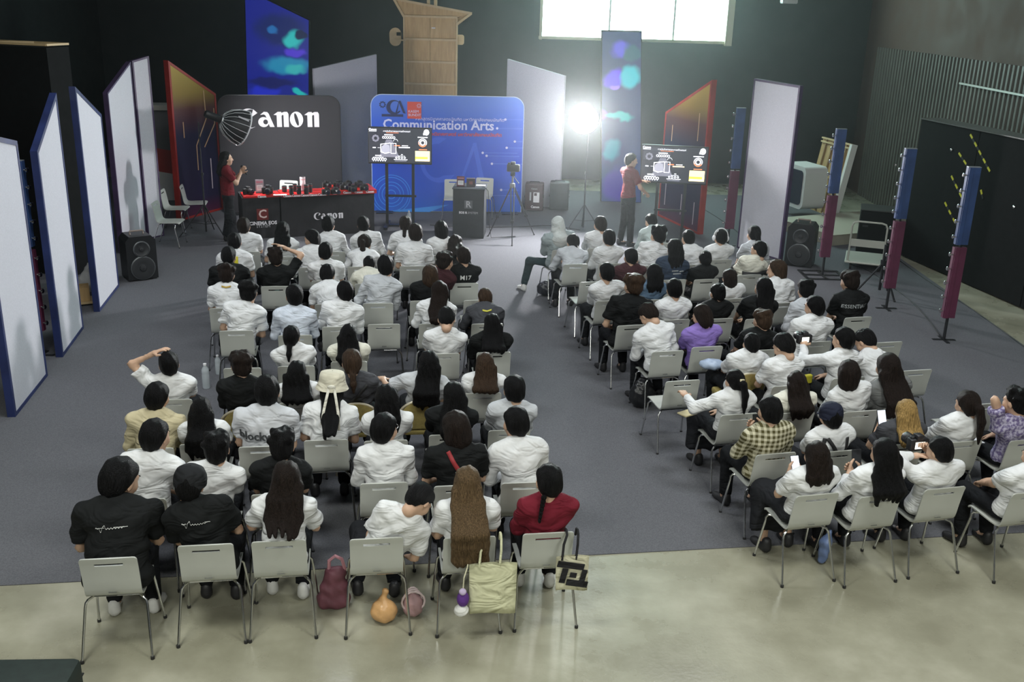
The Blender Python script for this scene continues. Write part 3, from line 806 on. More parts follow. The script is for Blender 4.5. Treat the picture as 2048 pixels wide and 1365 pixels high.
# ------------------------------------------------------------------ standing boards and flats
def flat(name, b0, b1, t0, t1, label, cat, face, frame, thick=.07, fw=.05, side=1, back=None, group=None, lift=0.0, floorz=0.0):
    """a slant-topped panel from two floor points and two top corners; its face looks towards the seats"""
    p0, p1 = at_z(*b0, floorz), at_z(*b1, floorz)
    z0, z1 = at_y(*t0, p0.y).z, at_y(*t1, p1.y).z
    d = p1 - p0; L = d.length; a = math.atan2(d.y, d.x)
    root = empty(name, (p0.x, p0.y, 0), a, label, cat, group); ys = -1 if side > 0 else 1
    ol = [(0, lift), (L, lift), (L, z1), (0, z0)]
    MB().prism(ol, 0, -ys * thick).build('core', back or frame, root)
    sl = (z1 - z0) / L
    inn = [(fw, lift + fw), (L - fw, lift + fw), (L - fw, z1 - fw * 1.1 - sl * fw), (fw, z0 - fw * 1.1 + sl * fw)]
    MB().prism(inn, ys * .006, ys * .0005).build('face_panel', face, root)
    o = ys * .012
    for n_, q in (('frame_post', [(0, lift), (fw, lift), (fw, z0 + sl * fw), (0, z0)]), ('frame_post', [(L - fw, lift), (L, lift), (L, z1), (L - fw, z1 - sl * fw)]),
                  ('frame_rail', [(fw, lift), (L - fw, lift), (L - fw, lift + fw), (fw, lift + fw)]),
                  ('frame_rail', [(fw, z0 + sl * fw - fw * 1.1), (L - fw, z1 - sl * fw - fw * 1.1), (L - fw, z1 - sl * fw), (fw, z0 + sl * fw)])):
        MB().prism(q, o, ys * .0005).build(n_, frame, root)
    return root, L, z0, z1, ys
GB = 'tall white display boards'
flat('display_board', (29, 836), (94, 753), (-62, 262), (34, 282), 'nearest tall white display board at left edge', 'display board', M_BOARD, M_BLUEF, group=GB)
flat('display_board', (124, 716), (166, 658), (79, 303), (121, 186), 'tall white board with bright slanted top behind the nearest board', 'display board', M_BOARD, M_BLUEF, group=GB)
flat('display_board', (198, 625), (237, 574), (149, 173), (208, 229), 'tall white board sloping down away from the camera', 'display board', M_BOARD, M_BLUEF, group=GB)
flat('display_board', (246, 508), (293, 480), (218, 186), (260, 123), 'tall white board with slanted top behind the left loudspeaker', 'display board', M_BOARD, M_PURPF, group=GB, fw=.03)
flat('display_board', (296, 479), (328, 472), (264, 122), (301, 112), 'tall grey-white board behind the three spare chairs', 'display board', M_BOARD, M_PURPF, group=GB, fw=.03)
flat('display_board', (1474, 496), (1560, 522), (1511, 157), (1609, 172), 'tall white board right of the right screen', 'display board', M_BOARD, M_PURPF, group=GB, fw=.035)
flat('display_board', (637, 412), (757, 400), (638, 138), (757, 109), 'grey slant-topped board between the two backdrops', 'display board', M_GREYP, M_GREYP, group='grey stage boards', fw=.03)
flat('display_board', (1008, 405), (1118, 418), (1013, 118), (1129, 152), 'grey slant-topped board right of the blue backdrop', 'display board', M_GREYP, M_GREYP, group='grey stage boards', fw=.03)

def ramp_z(name, stops, z0, z1, rough=.35):
    m = mat(name, stops[0][1], rough); nt = m.node_tree; b = nt.nodes['Principled BSDF']
    tc = nt.nodes.new('ShaderNodeTexCoord'); sx = nt.nodes.new('ShaderNodeSeparateXYZ'); nt.links.new(tc.outputs['Object'], sx.inputs[0])
    mr = nt.nodes.new('ShaderNodeMapRange'); mr.inputs['From Min'].default_value = z0; mr.inputs['From Max'].default_value = z1; nt.links.new(sx.outputs['Z'], mr.inputs['Value'])
    r = nt.nodes.new('ShaderNodeValToRGB')
    while len(r.color_ramp.elements) < len(stops): r.color_ramp.elements.new(.5)
    for e, (p, c) in zip(r.color_ramp.elements, stops): e.position = p; e.color = (*c, 1)
    nt.links.new(mr.outputs[0], r.inputs['Fac']); nt.links.new(r.outputs[0], b.inputs['Base Color']); return m
M_GRAD = ramp_z('print_sunset_gradient', [(0.0, (0.10, 0.012, 0.05)), (0.12, (0.02, 0.012, 0.05)), (0.55, (0.012, 0.012, 0.05)), (0.72, (0.10, 0.03, 0.03)), (0.82, (0.30, 0.19, 0.03)), (1.0, (0.50, 0.33, 0.05))], 0, 3.0)
M_STREAK = mat('print_light_streak', (0.60, 0.38, 0.22), 0.4); M_STREAKW = mat('print_pale_streak', (0.6, 0.5, 0.55), 0.4)
def streaks(root, lst, ys):
    for (pts, m) in lst:
        for (a, b) in zip(pts, pts[1:]):
            dx, dz = b[0] - a[0], b[1] - a[1]; l = math.hypot(dx, dz); nx, nz = -dz / l * .012, dx / l * .012
            q = [(a[0] - nx, a[1] - nz), (b[0] - nx, b[1] - nz), (b[0] + nx, b[1] + nz), (a[0] + nx, a[1] + nz)]
            if (q[1][0] - q[0][0]) * (q[2][1] - q[0][1]) - (q[1][1] - q[0][1]) * (q[2][0] - q[0][0]) < 0: q = q[::-1]
            MB().prism(q, ys * .010, ys * .0055).build('printed_streak', m, root)
r_, L, z0, z1, ys = flat('printed_flat', (361, 443), (446, 419), (340, 121), (449, 188), 'red-framed slanted flat with yellow to navy print at left', 'stage flat', M_GRAD, M_RED, thick=.1, group='sunset print flats')
streaks(r_, [([(L * .72, z0 * .80), (L * .74, z0 * .62), (L * .48, z0 * .46), (L * .48, z0 * .30)], M_STREAK), ([(L * .93, z0 * .68), (L * .93, z0 * .58), (L * .66, z0 * .44)], M_STREAK),
             ([(L * .22, z0 * .62), (L * .22, z0 * .52)], M_STREAK), ([(L * .78, z0 * .36), (L * .78, z0 * .16)], M_STREAKW)], ys)
r_, L, z0, z1, ys = flat('printed_flat', (1316, 432), (1397, 470), (1325, 224), (1431, 160), 'red-framed slanted flat with dark print behind the right screen', 'stage flat', M_GRAD, M_RED, thick=.1, group='sunset print flats')
streaks(r_, [([(L * .2, z1 * .66), (L * .2, z1 * .55)], M_STREAK), ([(L * .8, z1 * .78), (L * .8, z1 * .60)], M_STREAK), ([(L * .15, z1 * .26), (L * .15, z1 * .10)], M_STREAKW), ([(L * .55, z1 * .22), (L * .55, z1 * .08)], M_STREAKW), ([(L * .85, z1 * .20), (L * .85, z1 * .05)], M_STREAKW)], ys)

def blob_mat(name, base, blobs, strength):
    """a lit screen picture made of soft coloured spots: (x, z, rx, rz, colour)"""
    m = mat(name, (0, 0, 0), .5); nt = m.node_tree; b = nt.nodes['Principled BSDF']
    tc = nt.nodes.new('ShaderNodeTexCoord'); nz = nt.nodes.new('ShaderNodeTexNoise'); nz.inputs['Scale'].default_value = 2.2; nz.inputs['Detail'].default_value = 2
    nt.links.new(tc.outputs['Object'], nz.inputs['Vector'])
    w = nt.nodes.new('ShaderNodeVectorMath'); w.operation = 'SCALE'; w.inputs['Scale'].default_value = .35; nt.links.new(nz.outputs['Color'], w.inputs[0])
    ad = nt.nodes.new('ShaderNodeVectorMath'); ad.operation = 'ADD'; nt.links.new(tc.outputs['Object'], ad.inputs[0]); nt.links.new(w.outputs[0], ad.inputs[1])
    prev = None; cur = nt.nodes.new('ShaderNodeRGB'); cur.outputs[0].default_value = (*base, 1); out = cur.outputs[0]
    for (x, z, rx, rz, c) in blobs:
        s = nt.nodes.new('ShaderNodeVectorMath'); s.operation = 'SUBTRACT'; s.inputs[1].default_value = (x + .17, .17, z + .17); nt.links.new(ad.outputs[0], s.inputs[0])
        d = nt.nodes.new('ShaderNodeVectorMath'); d.operation = 'DIVIDE'; d.inputs[1].default_value = (rx, 50, rz); nt.links.new(s.outputs[0], d.inputs[0])
        l = nt.nodes.new('ShaderNodeVectorMath'); l.operation = 'LENGTH'; nt.links.new(d.outputs[0], l.inputs[0])
        mr = nt.nodes.new('ShaderNodeMapRange'); mr.interpolation_type = 'SMOOTHSTEP'; mr.inputs['From Min'].default_value = .55; mr.inputs['From Max'].default_value = 1.1
        mr.inputs['To Min'].default_value = 1; mr.inputs['To Max'].default_value = 0; nt.links.new(l.outputs['Value'], mr.inputs['Value'])
        mx = nt.nodes.new('ShaderNodeMix'); mx.data_type = 'RGBA'; nt.links.new(mr.outputs[0], mx.inputs[0]); nt.links.new(out, mx.inputs[6]); mx.inputs[7].default_value = (*c, 1); out = mx.outputs[2]
    nt.links.new(out, b.inputs['Emission Color']); b.inputs['Emission Strength'].default_value = strength
    return m
def led(name, px, label, mname, base, blobs, strength):
    (bl, br_, tl, tr, Y) = px
    p0, p1 = at_y(*bl, Y), at_y(*br_, Y); q0, q1 = at_y(*tl, Y), at_y(*tr, Y)
    root = empty(name, (p0.x, Y, 0), 0, label, 'screen', 'tall blue lit screens'); L = p1.x - p0.x
    ol = [(0, 0), (L, 0), (q1.x - p0.x, q1.z), (q0.x - p0.x, q0.z)]
    MB().prism(ol, 0, .12).build('casing', M_BLACK, root)
    def conv(x, y): p = at_y(x, y, Y); return p.x - p0.x, p.z
    bl_ = []
    for (x, y, rx, ry, c) in blobs:
        cx, cz = conv(x, y); ex, _ = conv(x + rx, y); _, ez = conv(x, y - ry); bl_.append((cx, cz, ex - cx, ez - cz, c))
    MB().prism([(.02, .02), (L - .02, .02), (q1.x - p0.x - .02, q1.z - .03), (q0.x - p0.x + .02, q0.z - .03)], -.006, -.0005).build('lit_face', blob_mat(mname, base, bl_, strength), root)
led('light_screen', ((500, 400), (619, 400), (488, -24), (619, 38), 23.2), 'tall blue lit screen behind the black backdrop', 'led_left', (0.004, 0.010, 0.20),
    [(560, 60, 60, 40, (.002, .010, .10)), (585, 78, 24, 18, (.02, .42, .42)), (602, 72, 14, 8, (.002, .01, .05)), (592, 103, 22, 10, (.06, .03, .50)), (545, 60, 14, 8, (.01, .12, .35)), (575, 130, 55, 20, (.01, .20, .36)), (590, 140, 22, 12, (.03, .36, .38)), (545, 165, 60, 12, (.003, .006, .09)), (600, 183, 14, 8, (.01, .40, .40)), (530, 185, 35, 12, (.01, .02, .42))], 1.0)
led('light_screen', ((1200, 425), (1281, 427), (1203, 60), (1284, 62), 23.0), 'tall blue lit screen behind the standing man', 'led_right', (0.008, 0.025, 0.11),
    [(1240, 100, 22, 20, (.08, .06, .60)), (1228, 157, 24, 22, (.10, .04, .75)), (1262, 155, 24, 26, (.01, .48, .55)), (1230, 172, 12, 6, (.25, .12, .9)), (1205, 230, 14, 12, (.12, .06, .5)), (1240, 232, 30, 9, (.02, .42, .40)), (1225, 300, 20, 26, (.01, .22, .30)), (1235, 370, 36, 40, (.03, .015, .22)), (1262, 108, 20, 20, (.01, .08, .12))], 1.0)

# plywood tower behind the blue backdrop
def tower():
    Y = 23.8; base = at_y(861, 300, Y); root = empty('plywood_tower', (base.x, Y, 0), 0, 'tall plywood tower with flared top behind the blue backdrop', 'tower')
    c = lambda x, y: ((at_y(x, y, Y).x - base.x), at_y(x, y, Y).z)
    (xl, zt), (xr, zt2) = c(808, 32), c(914, 35); zt = (zt + zt2) / 2
    zs = [0, .55, 1.15, c(860, 168)[1], c(860, 124)[1], c(860, 79)[1], zt]
    for a, b in zip(zs, zs[1:]):
        mid = (xl + xr) / 2 - .01
        MB().box(((xl + mid) / 2, .2, (a + b) / 2), (mid - xl - .006, .38, b - a - .02)).build('plywood_sheet', M_WOOD, root)
        MB().box(((mid + xr) / 2, .205, (a + b) / 2), (xr - mid - .006, .38, b - a - .02)).build('plywood_sheet', M_WOOD, root)
    for z in zs[1:]: MB().box(((xl + xr) / 2, -.01, z), (xr - xl, .05, .045)).build('batten', M_BATTEN, root)
    for x in (xl, xr): MB().box((x, .0, zt / 2), (.035, .06, zt)).build('upright', M_BATTEN, root)
    # flared collar: four slanted boards
    P = [c(788, -2), c(808, 32), c(914, 35), c(944, 28)]; tl, tr = c(786, -4), c(944, 27)
    for nm, q, y0, y1 in (('flare_board', [c(808, 33), c(914, 35), c(942, 27), c(790, -1)], .0, .03),):
        MB().prism(q, y0, y1).build(nm, M_WOOD, root)
    for a, b in ((c(790, -2), c(944, 27)), (c(808, 33), c(788, -2)), (c(914, 48), c(943, 27))):
        MB().tube([(a[0], -.02, a[1]), (b[0], -.02, b[1])], .035, 4).build('flare_batten', M_BATTEN, root)
    MB().prism([c(914, 36), c(914, 52), c(944, 28), c(941, 26)], .03, .06).build('flare_side', M_WOOD, root)
    m = MB(); x0, z0 = c(862, 10); m.box((x0 - .06, .03, z0), (.07, .05, .4)).box((x0 + .10, .03, z0), (.07, .05, .4)); m.build('mast', M_BATTEN, root)
    # ear discs
    (ex, ez), (ex2, ez2) = c(790, 68), c(790, 80)
    o = []
    for i in range(24):
        a = R_(360 * i / 24); r = .135
        o.append((ex + r * math.cos(a), (ez if math.sin(a) > 0 else ez2) + r * math.sin(a)))
    MB().prism(o, .05, .13).build('ear_disc', M_BATTEN, root)
    MB().box((ex + .08, .03, ez + .0), (.09, .05, .07)).build('ear_bracket', M_BLACK, root)
    MB().box((ex + .12, .03, ez2 - .0), (.26, .05, .03)).build('ear_arm', M_BATTEN, root)
    o = rrect(.17, .22, .05); (rx, rz) = c(920, 90)
    MB().prism([(rx + a, rz + b) for a, b in o], .05, .13).build('ear_disc', M_BATTEN, root)
    (lx, lz) = c(867, 56); MB().box((lx, -.02, lz), (.085, .012, .022)).build('sticker', M_WHITE, root)
tower()

# black booth with hazard tape at the right wall
def booth():
    p0, p1 = at_z(1798, 512), at_z(2046, 622); d = p1 - p0; a = math.atan2(d.y, d.x); L = d.length + 1.6
    root = empty('black_booth', (p0.x, p0.y, 0), a, 'big black booth with yellow hazard tape along right wall', 'booth')
    zt = at_y(1930, 266, at_z(1930, 570).y).z
    w = L / 3
    for k in range(3): MB().box(((k + .5) * w, .22, zt / 2 + .01), (w - .012, .40, zt - .02), bev=.01).build('booth_panel', M_BLACK, root)
    MB().box((L / 2, .22, zt + .012), (L, .44, .02)).build('top_edge', mat('booth_edge_highlight', (.10, .10, .09), .4), root)  # lighter grey stands in for light reflected along the top edge
    inv = Matrix.Rotation(-a, 3, 'Z')
    def on(px, py):
        n = Vector((math.sin(a), -math.cos(a), 0)); dd = ray(px, py); t = (Vector((p0.x, p0.y, 0)) - CPOS).dot(n) / dd.dot(n)
        q = inv @ (CPOS + dd * t - Vector((p0.x, p0.y, 0))); return q.x, q.z
    my = mat('tape_yellow', (.62, .60, .04), .5); mk = mat('tape_black', (.01, .01, .01), .5)
    for (a0, b0) in (((1939, 269), (1978, 343)), ((1916, 306), (1946, 352)), ((1901, 352), (1930, 412)), ((1888, 405), (1921, 470)), ((1960, 380), (1964, 398))):
        (xa, za), (xb, zb) = on(*a0), on(*b0); n = max(2, int(math.hypot(xb - xa, zb - za) / .085)); ln = math.hypot(xb - xa, zb - za); ux, uz = (xb - xa) / ln, (zb - za) / ln
        for i in range(n):
            s0, s1 = ln * i / n, ln * (i + 1) / n; q = [(xa + ux * s0 - uz * .018, za + uz * s0 + ux * .018), (xa + ux * s0 + uz * .018, za + uz * s0 - ux * .018), (xa + ux * s1 + uz * .018, za + uz * s1 - ux * .018), (xa + ux * s1 - uz * .018, za + uz * s1 + ux * .018)]
            if (q[1][0] - q[0][0]) * (q[2][1] - q[0][1]) - (q[1][1] - q[0][1]) * (q[2][0] - q[0][0]) < 0: q = q[::-1]
            MB().prism(q, .012, .0195).build('tape_stripe', my if i % 2 == 0 else mk, root)
    for (px, py) in ((1901, 300), (1790, 330), (2026, 414)):
        x, z = on(px, py); MB().ball((x, .012, z), (.025, .012, .025), 8, 6).build('chrome_spot', mat('chrome_bit', (.7, .7, .7), .2, .9), root)  # small chrome balls on the booth face
booth()
# dark flat with a pale top rail at far left
p = at_y(50, 300, 15.5)
bt = empty('dark_flat', (p.x, 15.5, 0), R_(-14), 'tall black flat with pale timber top at upper left', 'stage flat')
zt = at_y(60, 88, 15.5).z
MB().box((-.6, .25, zt / 2 - .02), (2.4, .5, zt - .04)).build('black_face', M_BLACK, bt)
for (x0, y0, x1, y1) in ((-1.8, 0, .6, 0), (-1.8, .5, .6, .5), (.6, 0, .6, .5), (-.6, 0, 0, .5), (-1.2, .5, -.6, 0)):
    MB().tube([(x0, y0, zt), (x1, y1, zt)], .022, 4).build('top_rail', M_BATTEN, bt)

# thin haze over the stage end, standing in for lens veil as well
hz_m = bpy.data.materials.new('stage_haze_lens_veil'); hz_m.use_nodes = True; nt = hz_m.node_tree; nt.nodes.remove(nt.nodes['Principled BSDF'])
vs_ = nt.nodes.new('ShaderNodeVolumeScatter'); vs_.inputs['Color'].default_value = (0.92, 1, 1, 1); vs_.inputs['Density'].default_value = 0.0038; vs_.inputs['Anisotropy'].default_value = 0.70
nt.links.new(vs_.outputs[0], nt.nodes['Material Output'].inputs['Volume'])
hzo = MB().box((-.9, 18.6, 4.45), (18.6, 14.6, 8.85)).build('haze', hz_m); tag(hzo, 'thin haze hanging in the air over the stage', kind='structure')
# ------------------------------------------------------------------ stage things
def poly_mesh(splines, extrude=.004):
    """filled outlines with holes, in the xz plane facing -y"""
    cu = bpy.data.curves.new('outline', 'CURVE'); cu.dimensions = '2D'; cu.fill_mode = 'BOTH'; cu.extrude = extrude
    for pts in splines:
        s = cu.splines.new('POLY'); s.points.add(len(pts) - 1); s.use_cyclic_u = True
        for i, (x, z) in enumerate(pts): s.points[i].co = (x, z, 0, 1)
    o = bpy.data.objects.new('outline', cu); COL.objects.link(o); bpy.context.view_layer.update()
    me = bpy.data.meshes.new_from_object(o.evaluated_get(bpy.context.evaluated_depsgraph_get()))
    bpy.data.objects.remove(o); bpy.data.curves.remove(cu)
    me.transform(Matrix.Rotation(R_(90), 4, 'X')); me.materials.clear(); me.name = 'lettering'; return me
def ellp(cx, cz, rx, rz, n=28, tilt=0, a0=0, a1=360):
    out = []; t = R_(tilt)
    for i in range(n + (0 if a1 - a0 == 360 else 1)):
        a = R_(a0 + (a1 - a0) * i / n); x, z = rx * math.cos(a), rz * math.sin(a)
        out.append((cx + x * math.cos(t) - z * math.sin(t), cz + x * math.sin(t) + z * math.cos(t)))
    return out
def camera_wordmark(h, loc, m, parent, extrude=.006):
    """heavy flared lettering; one mesh per letter"""
    n_ = [(0, .80), (.28, 1.0), (.50, 1.0), (.52, .93), (.70, 1.0), (.90, 1.0), (.98, .86), (.98, 0), (.65, 0), (.65, .76), (.60, .82), (.52, .74), (.52, 0), (.20, 0), (.20, .78)]
    o_ = [ellp(.44, .5, .44, .52), ellp(.44, .5, .11, .43, tilt=14)]
    a_ = [ellp(.36, .32, .35, .33), ellp(.49, .33, .155, .165, 20)]
    a2 = [(.16, .80), (.40, 1.0), (.62, .98), (.72, .86), (1.06, .0), (.76, .0), (.705, .18), (.62, .45), (.50, .76), (.40, .83)]
    c_ = ellp(.62, .55, .68, .66, 26, 0, 62, 302) + list(reversed(ellp(.78, .55, .52, .60, 26, 0, 72, 296)))
    cw = [(.76, .62), (.94, 1.16), (1.20, .92)]
    x = 0; col = []
    for gl, adv in ((([c_], [cw]), 1.22), (([a_[0], a_[1]], [a2]), 1.03), (([n_],), 1.06), ((o_,), .96), (([n_],), 1.0)):
        for i, sp in enumerate(gl):
            me = poly_mesh([[(px * h, pz * h) for px, pz in s] for s in sp], extrude * (1 if i == 0 else .93)); me.materials.append(m)
            o = link('letter', me, parent); o.location = (loc[0] + x * h, loc[1], loc[2])
        x += adv
    return x * h

M_TXT = mat('print_white', (0.82, 0.80, 0.84), 0.5); M_TXTG = mat('print_grey', (0.45, 0.45, 0.47), 0.5)
# black backdrop
def backdrop_frame(name, l0, r0, tl, tr, label, m_face, rad=.22):
    p0, p1 = at_z(*l0), at_z(*r0); d = p1 - p0; L = d.length; a = math.atan2(d.y, d.x); z0 = at_y(*tl, p0.y).z; z1 = at_y(*tr, p1.y).z; H = (z0 + z1) / 2
    root = empty(name, (p0.x, p0.y, 0), a, label, 'backdrop')
    o = rrect(L, H - .03, rad, 7, L / 2, .03, (0, 0, 1, 1))
    MB().prism(o, 0, .05).build('panel', m_face, root, True)
    o2 = rrect(L + .03, H - .005, rad + .015, 7, L / 2, .02, (0, 0, 1, 1))
    MB().prism(o2, .012, .04).build('tube_frame', M_STEEL if 'black' in label else mat('frame_pale_blue', (.45, .55, .75), .4), root, True)
    for x in (.25, L - .25): MB().box((x, .02, .015), (.35, .5, .03)).build('foot', M_STEEL, root)
    return root, L, H
M_BKD = noise_mat('backdrop_black_fabric', [(0.3, (0.022, 0.021, 0.026)), (0.7, (0.032, 0.030, 0.036))], 6, (0.7, 0.85))
bk, L, H = backdrop_frame('camera_backdrop', (450, 428), (685, 424), (442, 197), (680, 187), 'black rounded backdrop with big white camera wordmark', M_BKD)
camera_wordmark(L * .1255, (L * .165, -.012, H * .742), M_TXT, bk)
# blue backdrop
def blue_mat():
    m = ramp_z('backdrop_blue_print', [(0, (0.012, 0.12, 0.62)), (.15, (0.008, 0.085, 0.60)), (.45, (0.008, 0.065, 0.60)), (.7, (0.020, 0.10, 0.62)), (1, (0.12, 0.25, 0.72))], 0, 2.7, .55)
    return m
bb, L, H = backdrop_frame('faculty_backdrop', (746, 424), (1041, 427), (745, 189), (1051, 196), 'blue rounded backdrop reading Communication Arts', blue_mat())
M_TXB = mat('print_pale_lilac', (0.62, 0.66, 0.95), .5); M_NAVY = mat('print_navy', (0.012, 0.022, 0.10), .5); M_ORR = mat('print_orange_red', (0.62, 0.06, 0.035), .5); M_LBL = mat('print_light_blue', (0.09, 0.22, 0.80), .5); M_SKY = mat('print_sky_blue', (0.05, 0.30, 0.85), .5)
px = lambda x: (x - 746) / 300.0 * L
pz = lambda z: H * (1 - (z - 192) / 237.0)
letters('Communication Arts', .272, (px(878), -.004, pz(250)), M_TXB, bb, bold=.006)
letters('หลักสูตรนิเทศศาสตรบัณฑิต มหาวิทยาลัยเกษมบัณฑิต', .088, (px(920), -.004, pz(238)), M_TXB, bb)
letters('คณะนิเทศศาสตร์ มหาวิทยาลัยเกษมบัณฑิต', .095, (px(928), -.004, pz(268)), M_ORR, bb, bold=.002)
# faculty mark: swirling C, serifed A, leaves, bar
sw = ellp(px(790), pz(216), .155, .15, 30, 0, 40, 330) + list(reversed(ellp(px(793), pz(215), .105, .115, 30, 0, 60, 320)))
me = poly_mesh([sw], .003); me.materials.append(M_NAVY); link('mark_swirl', me, bb).location = (0, -.004, 0)
A_ = [(px(793), pz(227)), (px(796), pz(227)), (px(800), pz(207)), (px(808), pz(227)), (px(813), pz(228)), (px(803), pz(203)), (px(800), pz(203))]
me = poly_mesh([A_], .003); me.materials.append(M_NAVY); link('mark_letter', me, bb).location = (0, -.005, 0)
for i in range(9):
    a = R_(40 * i); c = (px(768), pz(211)); r0, r1 = .03, .075
    q = [(c[0] + r0 * math.cos(a), c[1] + r0 * math.sin(a)), (c[0] + .055 * math.cos(a + .35), c[1] + .055 * math.sin(a + .35)), (c[0] + r1 * math.cos(a), c[1] + r1 * math.sin(a)), (c[0] + .055 * math.cos(a - .35), c[1] + .055 * math.sin(a - .35))]
    me = poly_mesh([q], .003); me.materials.append(M_NAVY); link('mark_leaf', me, bb).location = (0, -.004, 0)
MB().box((px(787), -.006, pz(232)), (.44, .005, .05)).build('mark_bar', M_NAVY, bb)
MB().box((px(830), -.006, pz(221)), (.29, .005, .345)).build('red_square', mat('print_red_square', (0.62, 0.07, 0.05), .5), bb)
letters('KASEM\nBUNDIT', .072, (px(818), -.010, pz(227)), M_TXB, bb, ax='LEFT').location.x = px(818)
for i in range(8):
    a = R_(45 * i); c = (px(839), pz(212)); MB().box((c[0] + .035 * math.cos(a), -.010, c[1] + .035 * math.sin(a)), (.03, .003, .008), Matrix.Rotation(-a, 3, 'Y')).build('star_ray', M_TXB, bb)
# big pale C and A in the print, circuit dots, lens rings
M_GHOST = mat('print_ghost_blue', (0.035, 0.12, 0.72), .55)
gc = ellp(px(880), pz(320), .42, .48, 34, 0, 70, 320) + list(reversed(ellp(px(874), pz(322), .26, .36, 34, 0, 82, 300)))
me = poly_mesh([gc], .001); me.materials.append(M_GHOST); link('ghost_letter', me, bb).location = (0, -.002, 0)
ga = [(px(920), pz(366)), (px(925), pz(366)), (px(948), pz(300)), (px(962), pz(366)), (px(972), pz(366)), (px(953), pz(284)), (px(947), pz(284))]
me = poly_mesh([ga], .001); me.materials.append(M_GHOST); link('ghost_letter', me, bb).location = (0, -.002, 0)
for (x, y, x2) in ((966, 304, 1036), (974, 310, 1040), (985, 326, 1046), (1014, 293, 1046), (1010, 236, 1048), (1030, 280, 1045), (976, 392, 1036), (1005, 380, 1040), (994, 254, 1044)):
    MB().box((px((x + x2) / 2), -.003, pz(y)), (px(x2) - px(x), .003, .008)).build('circuit_line', M_LBL, bb)
    MB().lathe([(.026, -.002), (.026, .002)], 12, (px(x), -.004, pz(y)), Matrix.Rotation(R_(90), 3, 'X')).build('circuit_dot', M_TXB if x > 960 else M_LBL, bb)
for r in (.42, .37, .27, .20, .10):
    me = poly_mesh([ellp(px(783), pz(392), r, r, 40), ellp(px(783), pz(392), r - .014, r - .014, 40)], .001); me.materials.append(M_SKY); link('lens_ring', me, bb).location = (0, -.002, 0)
wv = [(px(760), pz(428)), (px(860), pz(428)), (px(900), pz(412)), (px(850), pz(418)), (px(800), pz(424))]
me = poly_mesh([wv], .001); me.materials.append(M_SKY); link('wave_band', me, bb).location = (0, -.002, 0)

